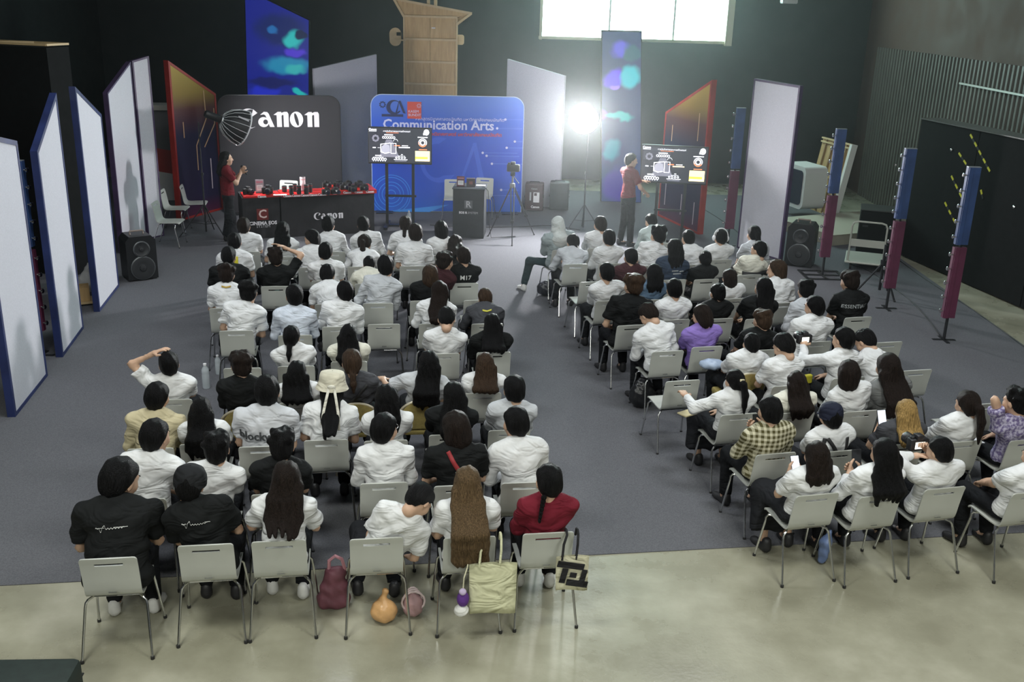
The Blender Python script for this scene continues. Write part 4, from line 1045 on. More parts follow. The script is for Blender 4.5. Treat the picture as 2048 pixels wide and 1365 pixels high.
# ---- screens on stands
def E(name, c, s=1.6): return glow('screen_' + name, c, s)
def make_tv(cx, cy, wpx, Y, yaw, label, base_px):
    c = at_y(cx, cy, Y); b = at_z(*base_px); sc_ = 2000.0 / (Vector((c.x, c.y, c.z)) - CPOS).dot(_F); Wd = wpx / sc_ / math.cos(R_(yaw)); Ht = Wd * .575
    root = empty('television', (c.x, Y, 0), R_(yaw), label, 'television'); zc = c.z
    MB().box((0, .03, zc), (Wd, .06, Ht), bev=.008).build('casing', M_BLACKG, root)
    scr = MB().box((0, -.003, zc + .005), (Wd - .03, .004, Ht - .045)).build('screen', E('dark', (.030, .032, .042), 1.0), root)
    u = lambda x, z: ((x - .5) * (Wd - .03), -.008, zc + .005 + (.5 - z) * (Ht - .045)); W_, H_ = Wd - .03, Ht - .045
    wt = E('white', (.85, .86, .92)); gy = E('grey', (.20, .20, .25), 1.0); og = E('orange', (.90, .25, .10)); yl = E('yellow', (.95, .75, .45), 1.7); gn = E('leaf', (.55, .60, .08), 1.4)
    def bar(x, z, w, h, m_, n_='slide_line', dy=0): MB().box(Vector(u(x, z)) + Vector((0, dy, 0)), (w * W_, .002, h * H_)).build(n_, m_, scr)
    def ring(x, z, r, t, m_, a0=0, a1=360, n_='slide_ring'):
        p = u(x, z)
        if a1 - a0 == 360: sp = [ellp(p[0], p[2], r, r, 20), ellp(p[0], p[2], r - t, r - t, 20)]
        else: sp = [ellp(p[0], p[2], r, r, 16, 0, a0, a1) + list(reversed(ellp(p[0], p[2], r - t, r - t, 16, 0, a0, a1)))]
        me = poly_mesh(sp, .001); me.materials.append(m_); o = link(n_, me, scr); o.location.y = p[1] - .002
    def poly(pts, m_, n_, dy=0):
        me = poly_mesh([[(u(x, z)[0], u(x, z)[2]) for x, z in pts]], .001); me.materials.append(m_); o = link(n_, me, scr); o.location.y = -.007 + dy
    letters('Canon', H_ * .085, (u(.065, .05)[0], -.009, u(0, .05)[2]), wt, scr, bold=.002); bar(.065, .10, .12, .012, wt)
    letters('การบันทึกภาพและการสร้างสรรค์', H_ * .062, (u(.45, .09)[0], -.009, u(0, .09)[2]), wt, scr); bar(.38, .135, .2, .010, og)
    bar(.23, .22, .42, .34, E('panel', (.055, .055, .075), 1.0), 'slide_panel', .004)
    poly([(.16, .84), (.49, .84), (.37, .33), (.28, .33)], gy, 'slide_beam', .002)
    poly([(.20, .66), (.21, .52), (.27, .46), (.33, .50), (.345, .66), (.30, .74), (.23, .73)], E('mid', (.42, .42, .50), 1.0), 'slide_lens')
    for q in ([(.19, .46), (.345, .42), (.345, .44), (.20, .48)], [(.185, .46), (.20, .46), (.20, .70), (.185, .70)], [(.185, .70), (.26, .745), (.34, .71), (.34, .69), (.26, .725), (.20, .68)]): poly(q, wt, 'slide_outline', -.002)
    for x0 in (.355, .435): bar(x0, .58, .010, .30, wt, 'slide_outline', -.001)
    for z0 in (.435, .73): bar(.395, z0, .085, .014, wt, 'slide_outline', -.001)
    ring(.43, .38, H_ * .07, .007, wt, 0, 180)
    bar(.32, .195, .14, .03, wt)
    for i in range(6): ring(.235 + i * .034, .27, H_ * .036, .010, wt)
    ring(.11, .30, H_ * .10, H_ * .05, gy)
    for i in range(8):
        a = R_(45 * i); p = u(.11, .30); MB().ball((p[0] + H_ * .085 * math.cos(a), p[1] - .001, p[2] + H_ * .085 * math.sin(a)), (H_ * .018, .002, H_ * .018), 8, 4).build('slide_dot', wt, scr)
    bar(.085, .57, .05, .03, wt); bar(.17, .57, .06, .008, wt)
    bar(.455, .50, .09, .022, og); bar(.58, .50, .10, .022, wt); bar(.57, .55, .18, .03, yl if yaw < -4 else wt)
    bar(.15, .80, .10, .03, wt); bar(.15, .85, .17, .010, wt)
    for i in range(6): ring(.07 + i * .038, .905, H_ * .042, .012, wt); bar(.07 + i * .038, .965, .012, .010, wt)
    bar(.53, .76, .03, .022, wt); bar(.52, .80, .12, .010, wt)
    for i in range(4): ring(.44 + i * .045, .85, H_ * .03, .010, wt)
    bar(.51, .905, .22, .018, wt); bar(.51, .945, .19, .025, gy)
    MB().ball(u(.925, .10), (W_ * .045, .003, H_ * .09), 12, 6).build('slide_camera', wt, scr); bar(.91, .15, .075, .06, wt, 'slide_camera_body'); bar(.90, .13, .03, .012, E('ink', (.02, .02, .03), 1.0), dy=-.004)
    bar(.865, .245, .16, .026, wt)
    ring(.865, .40, H_ * .125, .014, wt, -30, 210); ring(.865, .40, H_ * .125, .016, og, 175, 330); ring(.865, .40, H_ * .085, H_ * .035, wt)
    bar(.87, .60, .13, .022, og)
    bar(.862, .79, .235, .30, E('photo', (1.0, .80, .45), 1.3), 'slide_photo'); bar(.845, .86, .20, .10, gn, 'slide_photo_leaf', -.002); bar(.862, .90, .22, .05, yl, 'slide_photo_edge', -.003)
    letters('●', H_ * .0001, u(0, 0), wt, scr) if False else None
    # stand
    for x in (-Wd * .22, Wd * .2): MB().box((x, .09, (zc + .1) / 2 + .03), (.055, .05, zc + .04)).build('post', M_STEEL, root)
    MB().box((0, .09, .62), (Wd * .5, .04, .04)).build('cross_bar', M_STEEL, root)
    for x in (-Wd * .22, Wd * .2): MB().box((x, .05, .035), (.07, .75, .045)).build('foot', M_STEEL, root)
    MB().box((0, .05, .035), (Wd * .45, .08, .03)).build('base_bar', M_STEEL, root)
    for x in (-Wd * .22, Wd * .2): MB().lathe([(.025, 0), (.025, .035)], 8, (x, -.3, -.0)).build('caster', M_RUBBER, root)
    return root
make_tv(800, 292, 127, at_z(800, 455).y, 2, 'flat television on black stand in front of the blue backdrop', (800, 455))
make_tv(1348, 330, 131, at_z(1345, 486).y, -7, 'flat television on black stand beside the standing man', (1345, 452))

# ---- demo table
M_CLOTHK = mat('table_cloth_black', (0.014, 0.013, 0.016), .8, var=.2, vscale=5, bump=.2, bscale=12)
M_TRAY = mat('tray_red', (0.52, 0.016, 0.016), .35, var=.1, vscale=6); M_TRAY2 = mat('tray_red_glossy', (0.62, 0.03, 0.02), .28)
pA, pB = at_z(489, 480), at_z(750, 466); d = pB - pA; TL = d.length; ta = math.atan2(d.y, d.x)
TH = .78
def dressed_box(name, x0, x1, dep, h, label, cat='table'):
    o = pA + d.normalized() * x0; r = empty(name, (o.x, o.y, 0), ta, label, cat); w = x1 - x0
    # cloth with soft folds
    m = MB(); n = 40; ring = []
    for (a, b) in (((0, 0), (w, 0)), ((w, 0), (w, dep)), ((w, dep), (0, dep)), ((0, dep), (0, 0))):
        for i in range(n // 4): t = i / (n // 4); ring.append((a[0] + (b[0] - a[0]) * t, a[1] + (b[1] - a[1]) * t))
    k = len(ring); rg = random.Random(len(name)); vs = []
    for z, amp in ((.004, .016), (.3, .010), (h - .02, .002), (h, -.006)):
        for i, (x, y) in enumerate(ring):
            o_ = amp * math.sin(i * 1.7 + rg.random()); cx, cy = w / 2, dep / 2; l = math.hypot(x - cx, y - cy); vs.append(Vector((x + (x - cx) / l * o_, y + (y - cy) / l * o_, z)))
    fs = [(r_ * k + i, r_ * k + (i + 1) % k, (r_ + 1) * k + (i + 1) % k, (r_ + 1) * k + i) for r_ in range(3) for i in range(k)] + [tuple(range(3 * k, 4 * k))]
    m._add(vs, fs); m.build('cloth', M_CLOTHK, r, True); MB().box((w / 2, dep / 2, h - .03), (w - .04, dep - .04, .04)).build('table_top', M_BLACK, r)
    for x in (.06, w - .06):
        for y in (.06, dep - .06): MB().tube([(x, y, 0), (x, y, h - .03)], .018, 6).build('leg', M_STEEL, r)
    return r, w
cx0 = .70
tc_, wC = dressed_box('demo_plinth', 0, cx0 - .02, .70, TH, 'black cloth plinth with red C emblem and CINEMA EOS SYSTEM')
MB().box((wC * .52, -.022, .47), (.21, .004, .21)).build('emblem_square', mat('emblem_dark_red', (.15, .012, .012), .5), tc_)
letters('C', .22, (wC * .52, -.027, .47), mat('print_rose', (.75, .58, .55), .5), tc_, bold=.004)
letters('CINEMA EOS', .088, (wC * .52, -.034, .305), M_TXT, tc_, bold=.003); letters('SYSTEM', .075, (wC * .52, -.034, .245), M_TXTG, tc_)
tt_, wT = dressed_box('demo_table', cx0, TL, .75, TH, 'long black cloth demonstration table with white wordmark')
camera_wordmark(.105, (wT * .34, -.030, .33), M_TXT, tt_, .002)
TM = Matrix.Translation((pA.x, pA.y, 0)) @ Matrix.Rotation(ta, 4, 'Z'); TI = TM.inverted()
def on_table(px_, py_, z): return TI @ at_z(px_, py_, z)
def tray(x0, x1, y0, y1, z, h, label, m_, nlab):
    r = empty('display_tray', TM @ Vector((x0, y0, z)), ta, label, 'tray', 'red trays on the demonstration table'); w, dd = x1 - x0, y1 - y0
    MB().box((w / 2, dd / 2, h / 2), (w, dd, h), bev=.006).build('slab', m_, r); MB().box((w / 2, -.004, h / 2), (w, .008, h)).build('front_lip', M_TRAY, r)
    for i in range(nlab): letters('Canon', .058, (w * (i + .6) / (nlab + .2), -.009, h / 2), M_TXT, r, name='front_label', bold=.003, extrude=.001)
tray(.02, .70, .0, .45, TH + .002, .035, 'short red tray at the left end of the table', M_TRAY, 1)
tray(.72, 1.56, -.06, .48, TH + .002, .045, 'middle red tray of standing lenses', M_TRAY, 5)
tray(1.60, TL + .04, -.02, .66, TH + .002, .07, 'right raised red tray of cameras', M_TRAY2, 4)
# cameras and lenses on show
M_CAMB = mat('camera_body_black', (0.018, 0.018, 0.02), .4, var=.15, vscale=40); M_GLASS = mat('lens_glass', (.02, .015, .04), .08, .3); M_GRIP = mat('camera_grip', (.012, .012, .012), .8)
def camera_meshes():
    b = MB().box((0, 0, .045), (.135, .055, .085), bev=.012); b.box((0, 0, .098), (.055, .06, .035), bev=.01)
    g = MB().box((-.062, -.012, .043), (.03, .06, .08), bev=.012); d = MB().lathe([(.014, .088), (.014, .1), (.012, .102)], 12, (.045, 0, 0))
    rx = Matrix.Rotation(R_(90), 3, 'X')
    l = MB().lathe([(.034, 0), (.036, .01), (.036, .04), (.039, .043), (.039, .085), (.036, .09)], 16, (.008, -.027, .045), rx); f = MB().lathe([(.031, .088), (.02, .0915)], 16, (.008, -.027, .045), rx)
    return b.mesh('camera_body', M_CAMB, True), g.mesh('grip', M_GRIP, True), d.mesh('dial', M_STEEL, True), l.mesh('lens', M_CAMB, True), f.mesh('front_glass', M_GLASS, True)
CAMM = camera_meshes()
def put_camera(px_, py_, z, label, rz=0.0, s=1.0, parent_loc=None, group='cameras on the demonstration table'):
    p = parent_loc or at_z(px_, py_, z); r = empty('camera', p, rz, label, 'camera', group); r.scale = (s, s, s)
    for me in CAMM: link(me.name.split('.')[0], me, r)
    return r
def lens_meshes(h, r, band):
    m = MB().lathe([(r * .85, 0), (r, .006), (r, h * .3), (r * 1.04, h * .31), (r * 1.04, h * .62), (r, h * .63), (r * 1.06, h * .95), (r * 1.0, h)], 18)
    b = MB().lathe([(r * 1.07, h * .80), (r * 1.07, h * .83)], 18); c = MB().lathe([(r * .92, h + .001), (r * .9, h + .006)], 18)
    return m, b, c
M_LRED = mat('lens_red_ring', (.6, .02, .02), .35); M_LWHITE = mat('lens_white_barrel', (.66, .56, .58), .45); M_CAP = mat('lens_cap', (.02, .02, .022), .5)
_lm = {}
def put_lens(px_, py_, z, label, h=.12, r=.04, white=False):
    if (h, r, white) not in _lm:
        m, b, c = lens_meshes(h, r, 0); _lm[(h, r, white)] = (m.mesh('barrel', M_LWHITE if white else M_CAMB, True), b.mesh('ring', M_LRED), c.mesh('cap', M_CAP))
    t = empty('camera_lens', at_z(px_, py_, z), 0, label, 'lens', 'lenses on the demonstration table')
    for n_, me in zip(('barrel', 'ring', 'cap'), _lm[(h, r, white)]): link(n_, me, t)
zt1, zt2, zt3 = TH + .040, TH + .050, TH + .075
put_camera(495, 388, zt1, 'camera with pale lens hood at the left end of the plinth', ta + .5, 1.25)
put_camera(536, 387, zt1, 'large black camera in the middle of the plinth', ta - .3, 1.4)
for (x, y, h, r, lb) in ((583, 389, .16, .042, 'lens nearest the front left of the middle tray'), (590, 383, .14, .04, 'lens behind the front left lens of the middle tray'), (598, 388, .15, .042, 'second front lens of the middle tray'),
                         (613, 388, .17, .045, 'lens at front right of the middle tray'), (621, 385, .16, .036, 'slim lens at rear right of the middle tray')): put_lens(x, y, zt2, 'black ' + lb, h, r)
put_lens(606, 381, zt2, 'tall white telephoto lens standing on the middle tray', .26, .05, True)
put_lens(569, 384, TH + .050, 'short black lens behind the white paper sheet', .11, .045)
for i, (x, y, lb) in enumerate(((653, 389, 'front left camera on the right tray'), (671, 388, 'second front camera on the right tray'), (706, 383, 'third front camera on the right tray'), (729, 381, 'camera at the right end of the right tray'),
                                (653, 375, 'rear left camera on the right tray'), (676, 374, 'second rear camera on the right tray'), (696, 374, 'third rear camera on the right tray'), (688, 379, 'camera in the middle of the right tray'), (718, 374, 'rear right camera on the right tray'))):
    put_camera(x, y, zt3, 'black ' + lb, ta + .25 * math.sin(i * 2.1), 1.15)
def paper(px_, py_, z, label, w=.21, h=.15, rz=.2, name='paper_sheet', m_=None):
    p = at_z(px_, py_, z); r = empty(name, p, rz, label, 'paper'); m = MB(); n = 6; vs = []
    for i in range(n + 1):
        for j in range(n + 1): vs.append(Vector(((i / n - .5) * w, (j / n - .5) * h, .002 + .004 * math.sin(i * .9) * math.sin(j * .7))))
    m._add(vs, [(i * (n + 1) + j, (i + 1) * (n + 1) + j, (i + 1) * (n + 1) + j + 1, i * (n + 1) + j + 1) for i in range(n) for j in range(n)]); m.build('sheet', m_ or M_WHITE, r, 'all'); return r
paper(560, 390, TH + .003 + .045, 'white paper sheet on the middle tray', .24, .12)
def sign_holder(p, rz, label, m_panel, w=.15, h=.25):
    r = empty('sign_holder', p, rz, label, 'sign'); MB().prism(rrect(w, h, .008), 0, .008).build('acrylic_panel', m_panel, r); MB().box((0, .03, .004), (w, .09, .008)).build('foot', M_STEEL, r)
    MB().box((0, -.002, h * .38), (w * .72, .003, h * .42)).build('printed_sheet', M_WHITE, r)
    for i in range(3): MB().box((0, -.004, h * (.50 - .08 * i)), (w * .5, .002, h * .03)).build('print_line', M_TXTG, r)
    MB().box((0, -.003, h * .82), (w * .8, .002, h * .12)).build('print_band', mat('sign_rose', (.5, .2, .26), .4), r)
M_SIGN = mat('sign_maroon', (.13, .04, .06), .3)
sign_holder(at_z(520, 386, zt1), ta, 'acrylic price sign standing on the plinth', mat('sign_pale', (.42, .36, .40), .3))

# ---- R podium
p0, p1 = at_z(905, 476), at_z(967, 478); d2 = p1 - p0; PW = d2.length; pa = math.atan2(d2.y, d2.x) + R_(-2)
pod = empty('podium', (p0.x, p0.y, 0), pa, 'black cloth podium with grey R emblem reading EOS R SYSTEM', 'podium'); PH = .95
M_PODB = mat('podium_cloth_black', (0.020, 0.022, 0.026), .75, var=.2, vscale=6, bump=.15, bscale=15)
MB().box((PW / 2, .30, PH / 2), (PW, .60, PH), bev=.012).build('cloth_box', M_PODB, pod); MB().box((PW / 2, .30, PH + .008), (PW + .03, .63, .02), bev=.006).build('top_cloth', mat('podium_top', (.035, .038, .045), .6), pod)
MB().box((PW * .50, -.003, .66), (.155, .006, .155)).build('emblem_square', mat('emblem_grey', (.10, .105, .115), .5), pod); letters('R', .17, (PW * .5, -.009, .66), M_TXTG, pod, bold=.003)
letters('EOS R', .058, (PW * .33, -.003, .50), M_TXT, pod, bold=.002); letters('SYSTEM', .058, (PW * .645, -.003, .50), M_TXTG, pod)
PM = Matrix.Translation((p0.x, p0.y, 0)) @ Matrix.Rotation(pa, 4, 'Z')
sign_holder(PM @ Vector((.13, .16, PH + .019)), pa, 'maroon sign holder standing on the R podium', M_SIGN, .15, .20)
pb = empty('product_box', PM @ Vector((.32, .22, PH + .019)), pa + .1, 'small dark product box on the R podium', 'box'); MB().box((0, 0, .08), (.17, .12, .16), bev=.004).build('carton', mat('carton_dark', (.05, .035, .045), .5), pb); MB().box((0, -.0605, .08), (.07, .002, .06)).build('carton_print', mat('carton_print', (.25, .1, .1), .5), pb)
pp = PM @ Vector((.50, .36, PH + .019)); pr = empty('paper_sheet', pp, pa, 'white leaflets lying on the R podium', 'paper'); MB().box((0, 0, .004), (.18, .12, .008)).build('sheet', M_WHITE, pr)
cb = MB().tube([PM @ Vector((.54, .18, PH + .03)), PM @ Vector((.6, .10, PH + .035)), PM @ Vector((.665, .05, PH - .02)), PM @ Vector((.685, .05, PH - .25)), PM @ Vector((.69, .04, .35)), PM @ Vector((.74, .1, .012)), PM @ Vector((1.2, .3, .012))], .006, 6).build('power_cable', M_RUBBER, None, True); tag(cb, 'thin dark cable hanging down the podium side', 'cable')

# ---- tripod with camera in the middle of the stage
def tripod(base_px, top_px, feet, label):
    b = at_z(*base_px); zt = at_y(*top_px, b.y).z; r = empty('camera_tripod', (b.x, b.y, 0), 0, label, 'tripod'); zs = zt - .62
    for f in feet:
        q = at_z(*f); q = Vector((q.x - b.x, q.y - b.y, 0.01)); t = Vector((q.x * .04, q.y * .04, zs)); u = Vector((-q.y, q.x, 0)).normalized()
        l = MB()
        for s_ in (-1, 1): l.tube([t + u * s_ * .03, t.lerp(q, .62) + u * s_ * .026], .011, 6)
        l.tube([t.lerp(q, .45), q], .010, 6); l.box(t.lerp(q, .6), (.06, .04, .05)); l.build('leg', M_STEEL, r)
        MB().ball(q + Vector((0, 0, .008)), .017, 8, 6).build('rubber_foot', M_RUBBER, r)
    MB().lathe([(.05, zs - .03), (.055, zs), (.05, zs + .05), (.02, zs + .06), (.02, zs + .20)], 12).build('centre_column', mat('tripod_grey', (.25, .26, .28), .35, .6), r, True)
    MB().box((0, 0, zs + .23), (.09, .10, .07), bev=.015).build('pan_head', M_STEEL, r); MB().tube([(0, -.03, zs + .21), (.12, -.28, zs + .10)], .009, 6).build('pan_handle', M_STEEL, r)
    return b, zs + .27
tb, tz = tripod((1022, 476), (1025, 307), ((976, 474), (1024, 493), (1068, 471)), 'tall black video tripod in front of the blue backdrop')
put_camera(0, 0, 0, 'black video camera on the tall tripod', R_(175), 1.7, (tb.x, tb.y, tz), group=None)

# ---- studio lights
def c_stand(root, h, spread=.42, legz=.55):
    for k in range(3):
        a = R_(90 + 120 * k); q = Vector((spread * math.cos(a), spread * math.sin(a), .015)); MB().tube([(0, 0, legz), q], .011, 6).build('leg', M_STEEL, root)
        MB().tube([(0, 0, legz * .38), q.lerp(Vector((0, 0, legz)), .45)], .007, 6).build('brace', M_STEEL, root)
    MB().tube([(0, 0, .08), (0, 0, h * .55)], .016, 8).build('lower_pole', M_STEEL, root); MB().tube([(0, 0, h * .5), (0, 0, h)], .012, 8).build('upper_pole', M_STEEL, root)
    MB().box((0, .02, h * .55), (.04, .05, .05)).build('clamp', M_STEEL, root)
b = at_z(1166, 463); r = empty('studio_lamp', (b.x, b.y, 0), 0, 'glaring studio lamp on stand right of the blue backdrop', 'lamp'); hz = at_y(1150, 237, b.y).z
c_stand(r, hz - .1)
aim = (Vector((-1.6, 6.0, 0.6)) - Vector((b.x, b.y, hz))).normalized(); Q = Vector((0, 0, 1)).rotation_difference(aim).to_matrix(); hc_ = Vector((-.10, 0, hz))
MB().lathe([(.10, -.42), (.11, -.30), (.12, -.18), (.30, .04), (.31, .05), (.29, .045)], 24, hc_, Q, closed=False).build('reflector', M_BLACKG, r, True)
MB().lathe([(.085, -.48), (.095, -.46), (.095, -.22), (.085, -.2)], 16, hc_, Q).build('lamp_housing', M_STEEL, r, True)
MB().lathe([(.27, -.015), (.20, .008), (.10, .02), (.01, .025)], 24, hc_, Q).build('diffuser', glow('lamp_diffuser', (1.0, .99, 1.0), 1000.0), r, True)
# umbrella-like softbox on boom
b = at_z(413, 472); r = empty('softbox_lamp', (b.x, b.y, 0), 0, 'black ribbed parabolic softbox in front of the camera wordmark', 'lamp'); top = at_y(443, 240, b.y); apex = Vector((top.x - b.x, 0, top.z)); mouth = at_y(487, 255, b.y); mc = Vector((mouth.x - b.x, -.05, mouth.z))
c_stand(r, apex.z - .05, .5, .6)
ax_ = Vector((.76, .52, -.40)).normalized(); Q = Vector((0, 0, 1)).rotation_difference(ax_).to_matrix()
prof = [(.07, 0), (.16, .05), (.24, .14), (.30, .27), (.33, .42)]
MB().lathe(prof, 16, apex, Q, closed=False).build('fabric_shell', mat('softbox_fabric', (.012, .012, .014), .55), r, True)
for k in range(16):
    a = 2 * math.pi * k / 16; MB().tube([apex + Q @ Vector(((p_[0] + .006) * math.cos(a), (p_[0] + .006) * math.sin(a), p_[1])) for p_ in prof], .0055, 5).build('rib', mat('softbox_piping', (.62, .65, .66), .35), r)
MB().lathe([(.332, .415), (.340, .42), (.340, .435), (.330, .435)], 24, apex, Q, closed=False).build('rim', mat('softbox_rim', (.7, .72, .74), .4), r, True)
MB().lathe([(.315, .40), (.01, .405)], 20, apex, Q).build('diffuser', glow('softbox_diffuser', (.98, .98, 1.0), 95.0), r)
MB().lathe([(.09, -.02), (.095, .0), (.07, .02)], 16, apex, Q).build('speed_ring', mat('speed_ring', (.6, .62, .63), .3, .8), r, True); MB().lathe([(.055, -.32), (.07, -.30), (.07, -.03), (.06, -.01)], 14, apex, Q).build('lamp_housing', M_BLACKG, r, True)
lt = MB().box((0, 0, 0), (.20, .004, .03)).build('maker_label', M_TXTG, r, loc=apex + Q @ Vector((.02, -.315, .28)), rot=(R_(-25), R_(25), R_(25)))

# ---- luggage cases by the grey board
M_CASE = mat('case_dark_maroon', (.05, .022, .028), .5, var=.2, vscale=12); M_CASE2 = mat('case_dark_green', (.018, .026, .028), .6, var=.2, vscale=12)
def case(px_, py_, w, h, label, m_, lab):
    p = at_z(px_, py_); r = empty('rolling_case', (p.x, p.y, 0), R_(-4), label, 'case'); MB().box((0, .14, h / 2 + .03), (w, .28, h), bev=.03).build('shell', m_, r)
    MB().tube([(-w * .25, .1, h + .02), (-w * .25, .1, h + .055), (w * .25, .1, h + .055), (w * .25, .1, h + .02)], .010, 6).build('handle', M_STEEL, r)
    for sx in (-1, 1):
        MB().lathe([(.03, -.015), (.03, .015)], 10, (sx * w * .4, .22, .03), Matrix.Rotation(R_(90), 3, 'Y')).build('wheel', M_RUBBER, r); MB().box((sx * (w / 2 + .004), .14, h * .55), (.012, .2, .03)).build('latch', M_STEEL, r)
    if lab:
        MB().box((.05, -.003, h * .55), (.13, .006, .22)).build('shipping_label', M_WHITE, r); MB().box((-.08, -.003, h * .58), (.035, .006, .18)).build('arrow_sticker', M_TXTG, r)
        MB().box((.03, -.007, h * .66), (.06, .003, .06)).build('label_print', M_CASE, r); letters('Canon', .07, (.03, -.004, h * .20), M_TXT, r, bold=.003, extrude=.001); letters('Canon', .05, (0, -.004, h * .86), M_TXTG, r, extrude=.001)
case(1067, 425, .40, .60, 'dark rolling case with white shipping label', M_CASE, True); case(1117, 424, .42, .62, 'plain dark case beside the labelled rolling case', M_CASE2, False)

# ---- loudspeakers
def pa(px_, py_, w, h, dep, rz, label, big):
    p = at_z(px_, py_); r = empty('loudspeaker', (p.x, p.y, 0), rz, label, 'loudspeaker')
    body = MB().prism([(-w / 2, .03), (w / 2, .03), (w / 2, h * .9), (w * .36, h), (-w * .36, h), (-w / 2, h * .9)], -dep / 2, dep / 2); body.build('cabinet', M_BLACKG, r)
    rx = Matrix.Rotation(R_(90), 3, 'X')
    for (z, rr) in ((h * .30, w * .40), (h * .72, w * .27)):
        MB().lathe([(rr, 0), (rr * 1.02, .02), (rr * .9, .03), (rr * .45, .008), (rr * .3, .012), (rr * .25, .03), (.005, .035)], 20, (0, -dep / 2, z), rx, closed=False).build('driver', mat('driver_cone', (.025, .027, .03), .5), r, True)
        MB().lathe([(rr * 1.03, .0), (rr * 1.05, .022), (rr * .96, .028)], 20, (0, -dep / 2, z), rx, closed=False).build('trim_ring', mat('driver_ring', (.10, .11, .115), .3, .5), r, True)
    MB().tube([(-w * .22, 0, h), (-w * .22, 0, h + .05), (w * .22, 0, h + .05), (w * .22, 0, h)], .014, 6).build('carry_handle', mat('handle_tan', (.30, .24, .20), .5), r)
    for sx in (-1, 1): MB().lathe([(.045, -.02), (.045, .02)], 12, (sx * w * .4, dep * .42, .045), Matrix.Rotation(R_(90), 3, 'Y')).build('wheel', M_RUBBER, r)
    for sx in (-1, 1): MB().box((sx * w * .4, -dep * .35, .015), (.05, .05, .03)).build('foot', M_RUBBER, r)
    MB().box((0, -dep / 2 - .006, h * .5), (w * .3, .01, .02)).build('badge', mat('badge_silver', (.5, .5, .5), .3, .8), r)
pa(281, 556, .46, .72, .42, R_(35), 'black loudspeaker in front of the tall boards at left', True); pa(1598, 530, .48, .78, .40, R_(-24), 'black loudspeaker on the floor right of the tall white board', True)

# ---- bolted blue and maroon posts
M_PB = mat('post_blue', (0.030, 0.062, 0.17), .45, var=.2, vscale=5); M_PM = mat('post_maroon', (0.105, 0.022, 0.055), .5, var=.2, vscale=5); M_KNOB = mat('knob_chrome', (.75, .76, .76), .18, 1.0)
def post(foot, top, label, base='tri', side=-1, rz=0.0, w=.17, foot_h=.34, split=.50):
    p = at_z(*foot); zt = at_y(*top, p.y).z; r = empty('bolted_post', (p.x, p.y, 0), rz, label, 'post', 'blue and maroon bolted posts'); zs = foot_h + (zt - foot_h) * split
    for (a, b_, m_, n_) in ((zs + .02, zt, M_PB, 'upper_bar'), (foot_h, zs - .02, M_PM, 'lower_bar')):
        MB().prism([(-w / 2, a), (w / 2, a), (w / 2, b_), (-w / 2, b_)], -.035, .035).build(n_, m_, r); MB().box((-w * .28 * -side, -.045, (a + b_) / 2), (w * .34, .02, b_ - a)).build(n_ + '_flange', m_, r)
        n = 5
        for i in range(n):
            z = a + (b_ - a) * (i + .5) / n; t = Matrix.Rotation(R_(90), 3, 'Y')
            MB().lathe([(.010, 0), (.010, .03), (.028, .032), (.030, .05), (.02, .058)], 10, (side * w / 2, -.02, z), Matrix.Rotation(R_(90 * side), 3, 'Y')).build('bolt', M_KNOB if i % 1 == 0 else M_STEEL, r, True)
    MB().tube([(0, 0, .01), (0, 0, zt - .1)], .022, 8).build('tube', M_STEEL, r); MB().box((0, 0, zt + .004), (w, .07, .008)).build('top_cap', mat('post_cap', (.35, .38, .42), .3, .5), r)
    if base == 'plate':
        m = MB()
        for (cx, cy, sx, sy) in ((0, -.28, .7, .05), (0, .28, .7, .05), (-.33, 0, .05, .6), (.33, 0, .05, .6), (0, 0, .05, .6), (0, 0, .7, .05)): m.box((cx, cy, .012), (sx, sy, .024))
        m.build('base_frame', M_STEEL, r)
    else:
        MB().box((0, 0, .008), (.32, .05, .016)).box((0, 0, .008), (.05, .32, .016)).build('base_cross', M_STEEL, r)
post((1644, 552), (1672, 258), 'bolted post with flat base beside the right loudspeaker', 'plate'); post((1772, 618), (1834, 298), 'bolted post in front of the platform trolley and black tripod')
post((1887, 681), (1956, 335), 'nearest bolted post at right', split=.49); post((1455, 492), (1475, 216), 'bolted post just left of the tall white board'); post((83, 712), (48, 322), 'bolted post behind the nearest white board at left', side=1)

# ---- clutter at the right
def trolley():
    p0, p1 = at_z(1690, 540), at_z(1764, 548); d = p1 - p0; w = d.length; a = math.atan2(d.y, d.x); r = empty('platform_trolley', (p0.x, p0.y, 0), a, 'pale platform trolley with U-shaped handle', 'trolley'); mw = mat('trolley_pale_metal', (.56, .57, .50), .4, .2)
    MB().box((w / 2, .42, .15), (w + .06, .88, .035), bev=.012).build('deck', mw, r)
    MB().tube([(.02, .04, .16), (.02, .04, .80), (.05, .04, .86), (.12, .04, .88), (w - .12, .04, .88), (w - .05, .04, .86), (w - .02, .04, .80), (w - .02, .04, .16)], .017, 8).build('handle', mw, r, True); MB().box((w / 2, .04, .50), (w - .05, .015, .13)).build('handle_plate', mw, r)
    for x in (.08, w - .08):
        for y in (.1, .74): MB().lathe([(.06, -.02), (.06, .02)], 12, (x, y, .06), Matrix.Rotation(R_(90), 3, 'Y')).build('caster', M_RUBBER, r); MB().box((x, y, .115), (.05, .05, .05)).build('caster_fork', M_STEEL, r)
trolley()
p = at_z(1694, 520); bx = empty('black_crate', (p.x + .60, p.y + .40, 0), R_(-18), 'big black wooden crate behind the platform trolley', 'crate'); MB().box((0, .3, .42), (.62, .62, .84), bev=.02).build('carcass', M_BLACK, bx); MB().box((0, .3, .85), (.64, .64, .02), bev=.004).build('lid', mat('crate_lid', (.03, .032, .03), .5), bx)
for sx in (-1, 1): MB().box((sx * .2, -.012, .55), (.10, .02, .03)).build('handle', M_STEEL, bx)
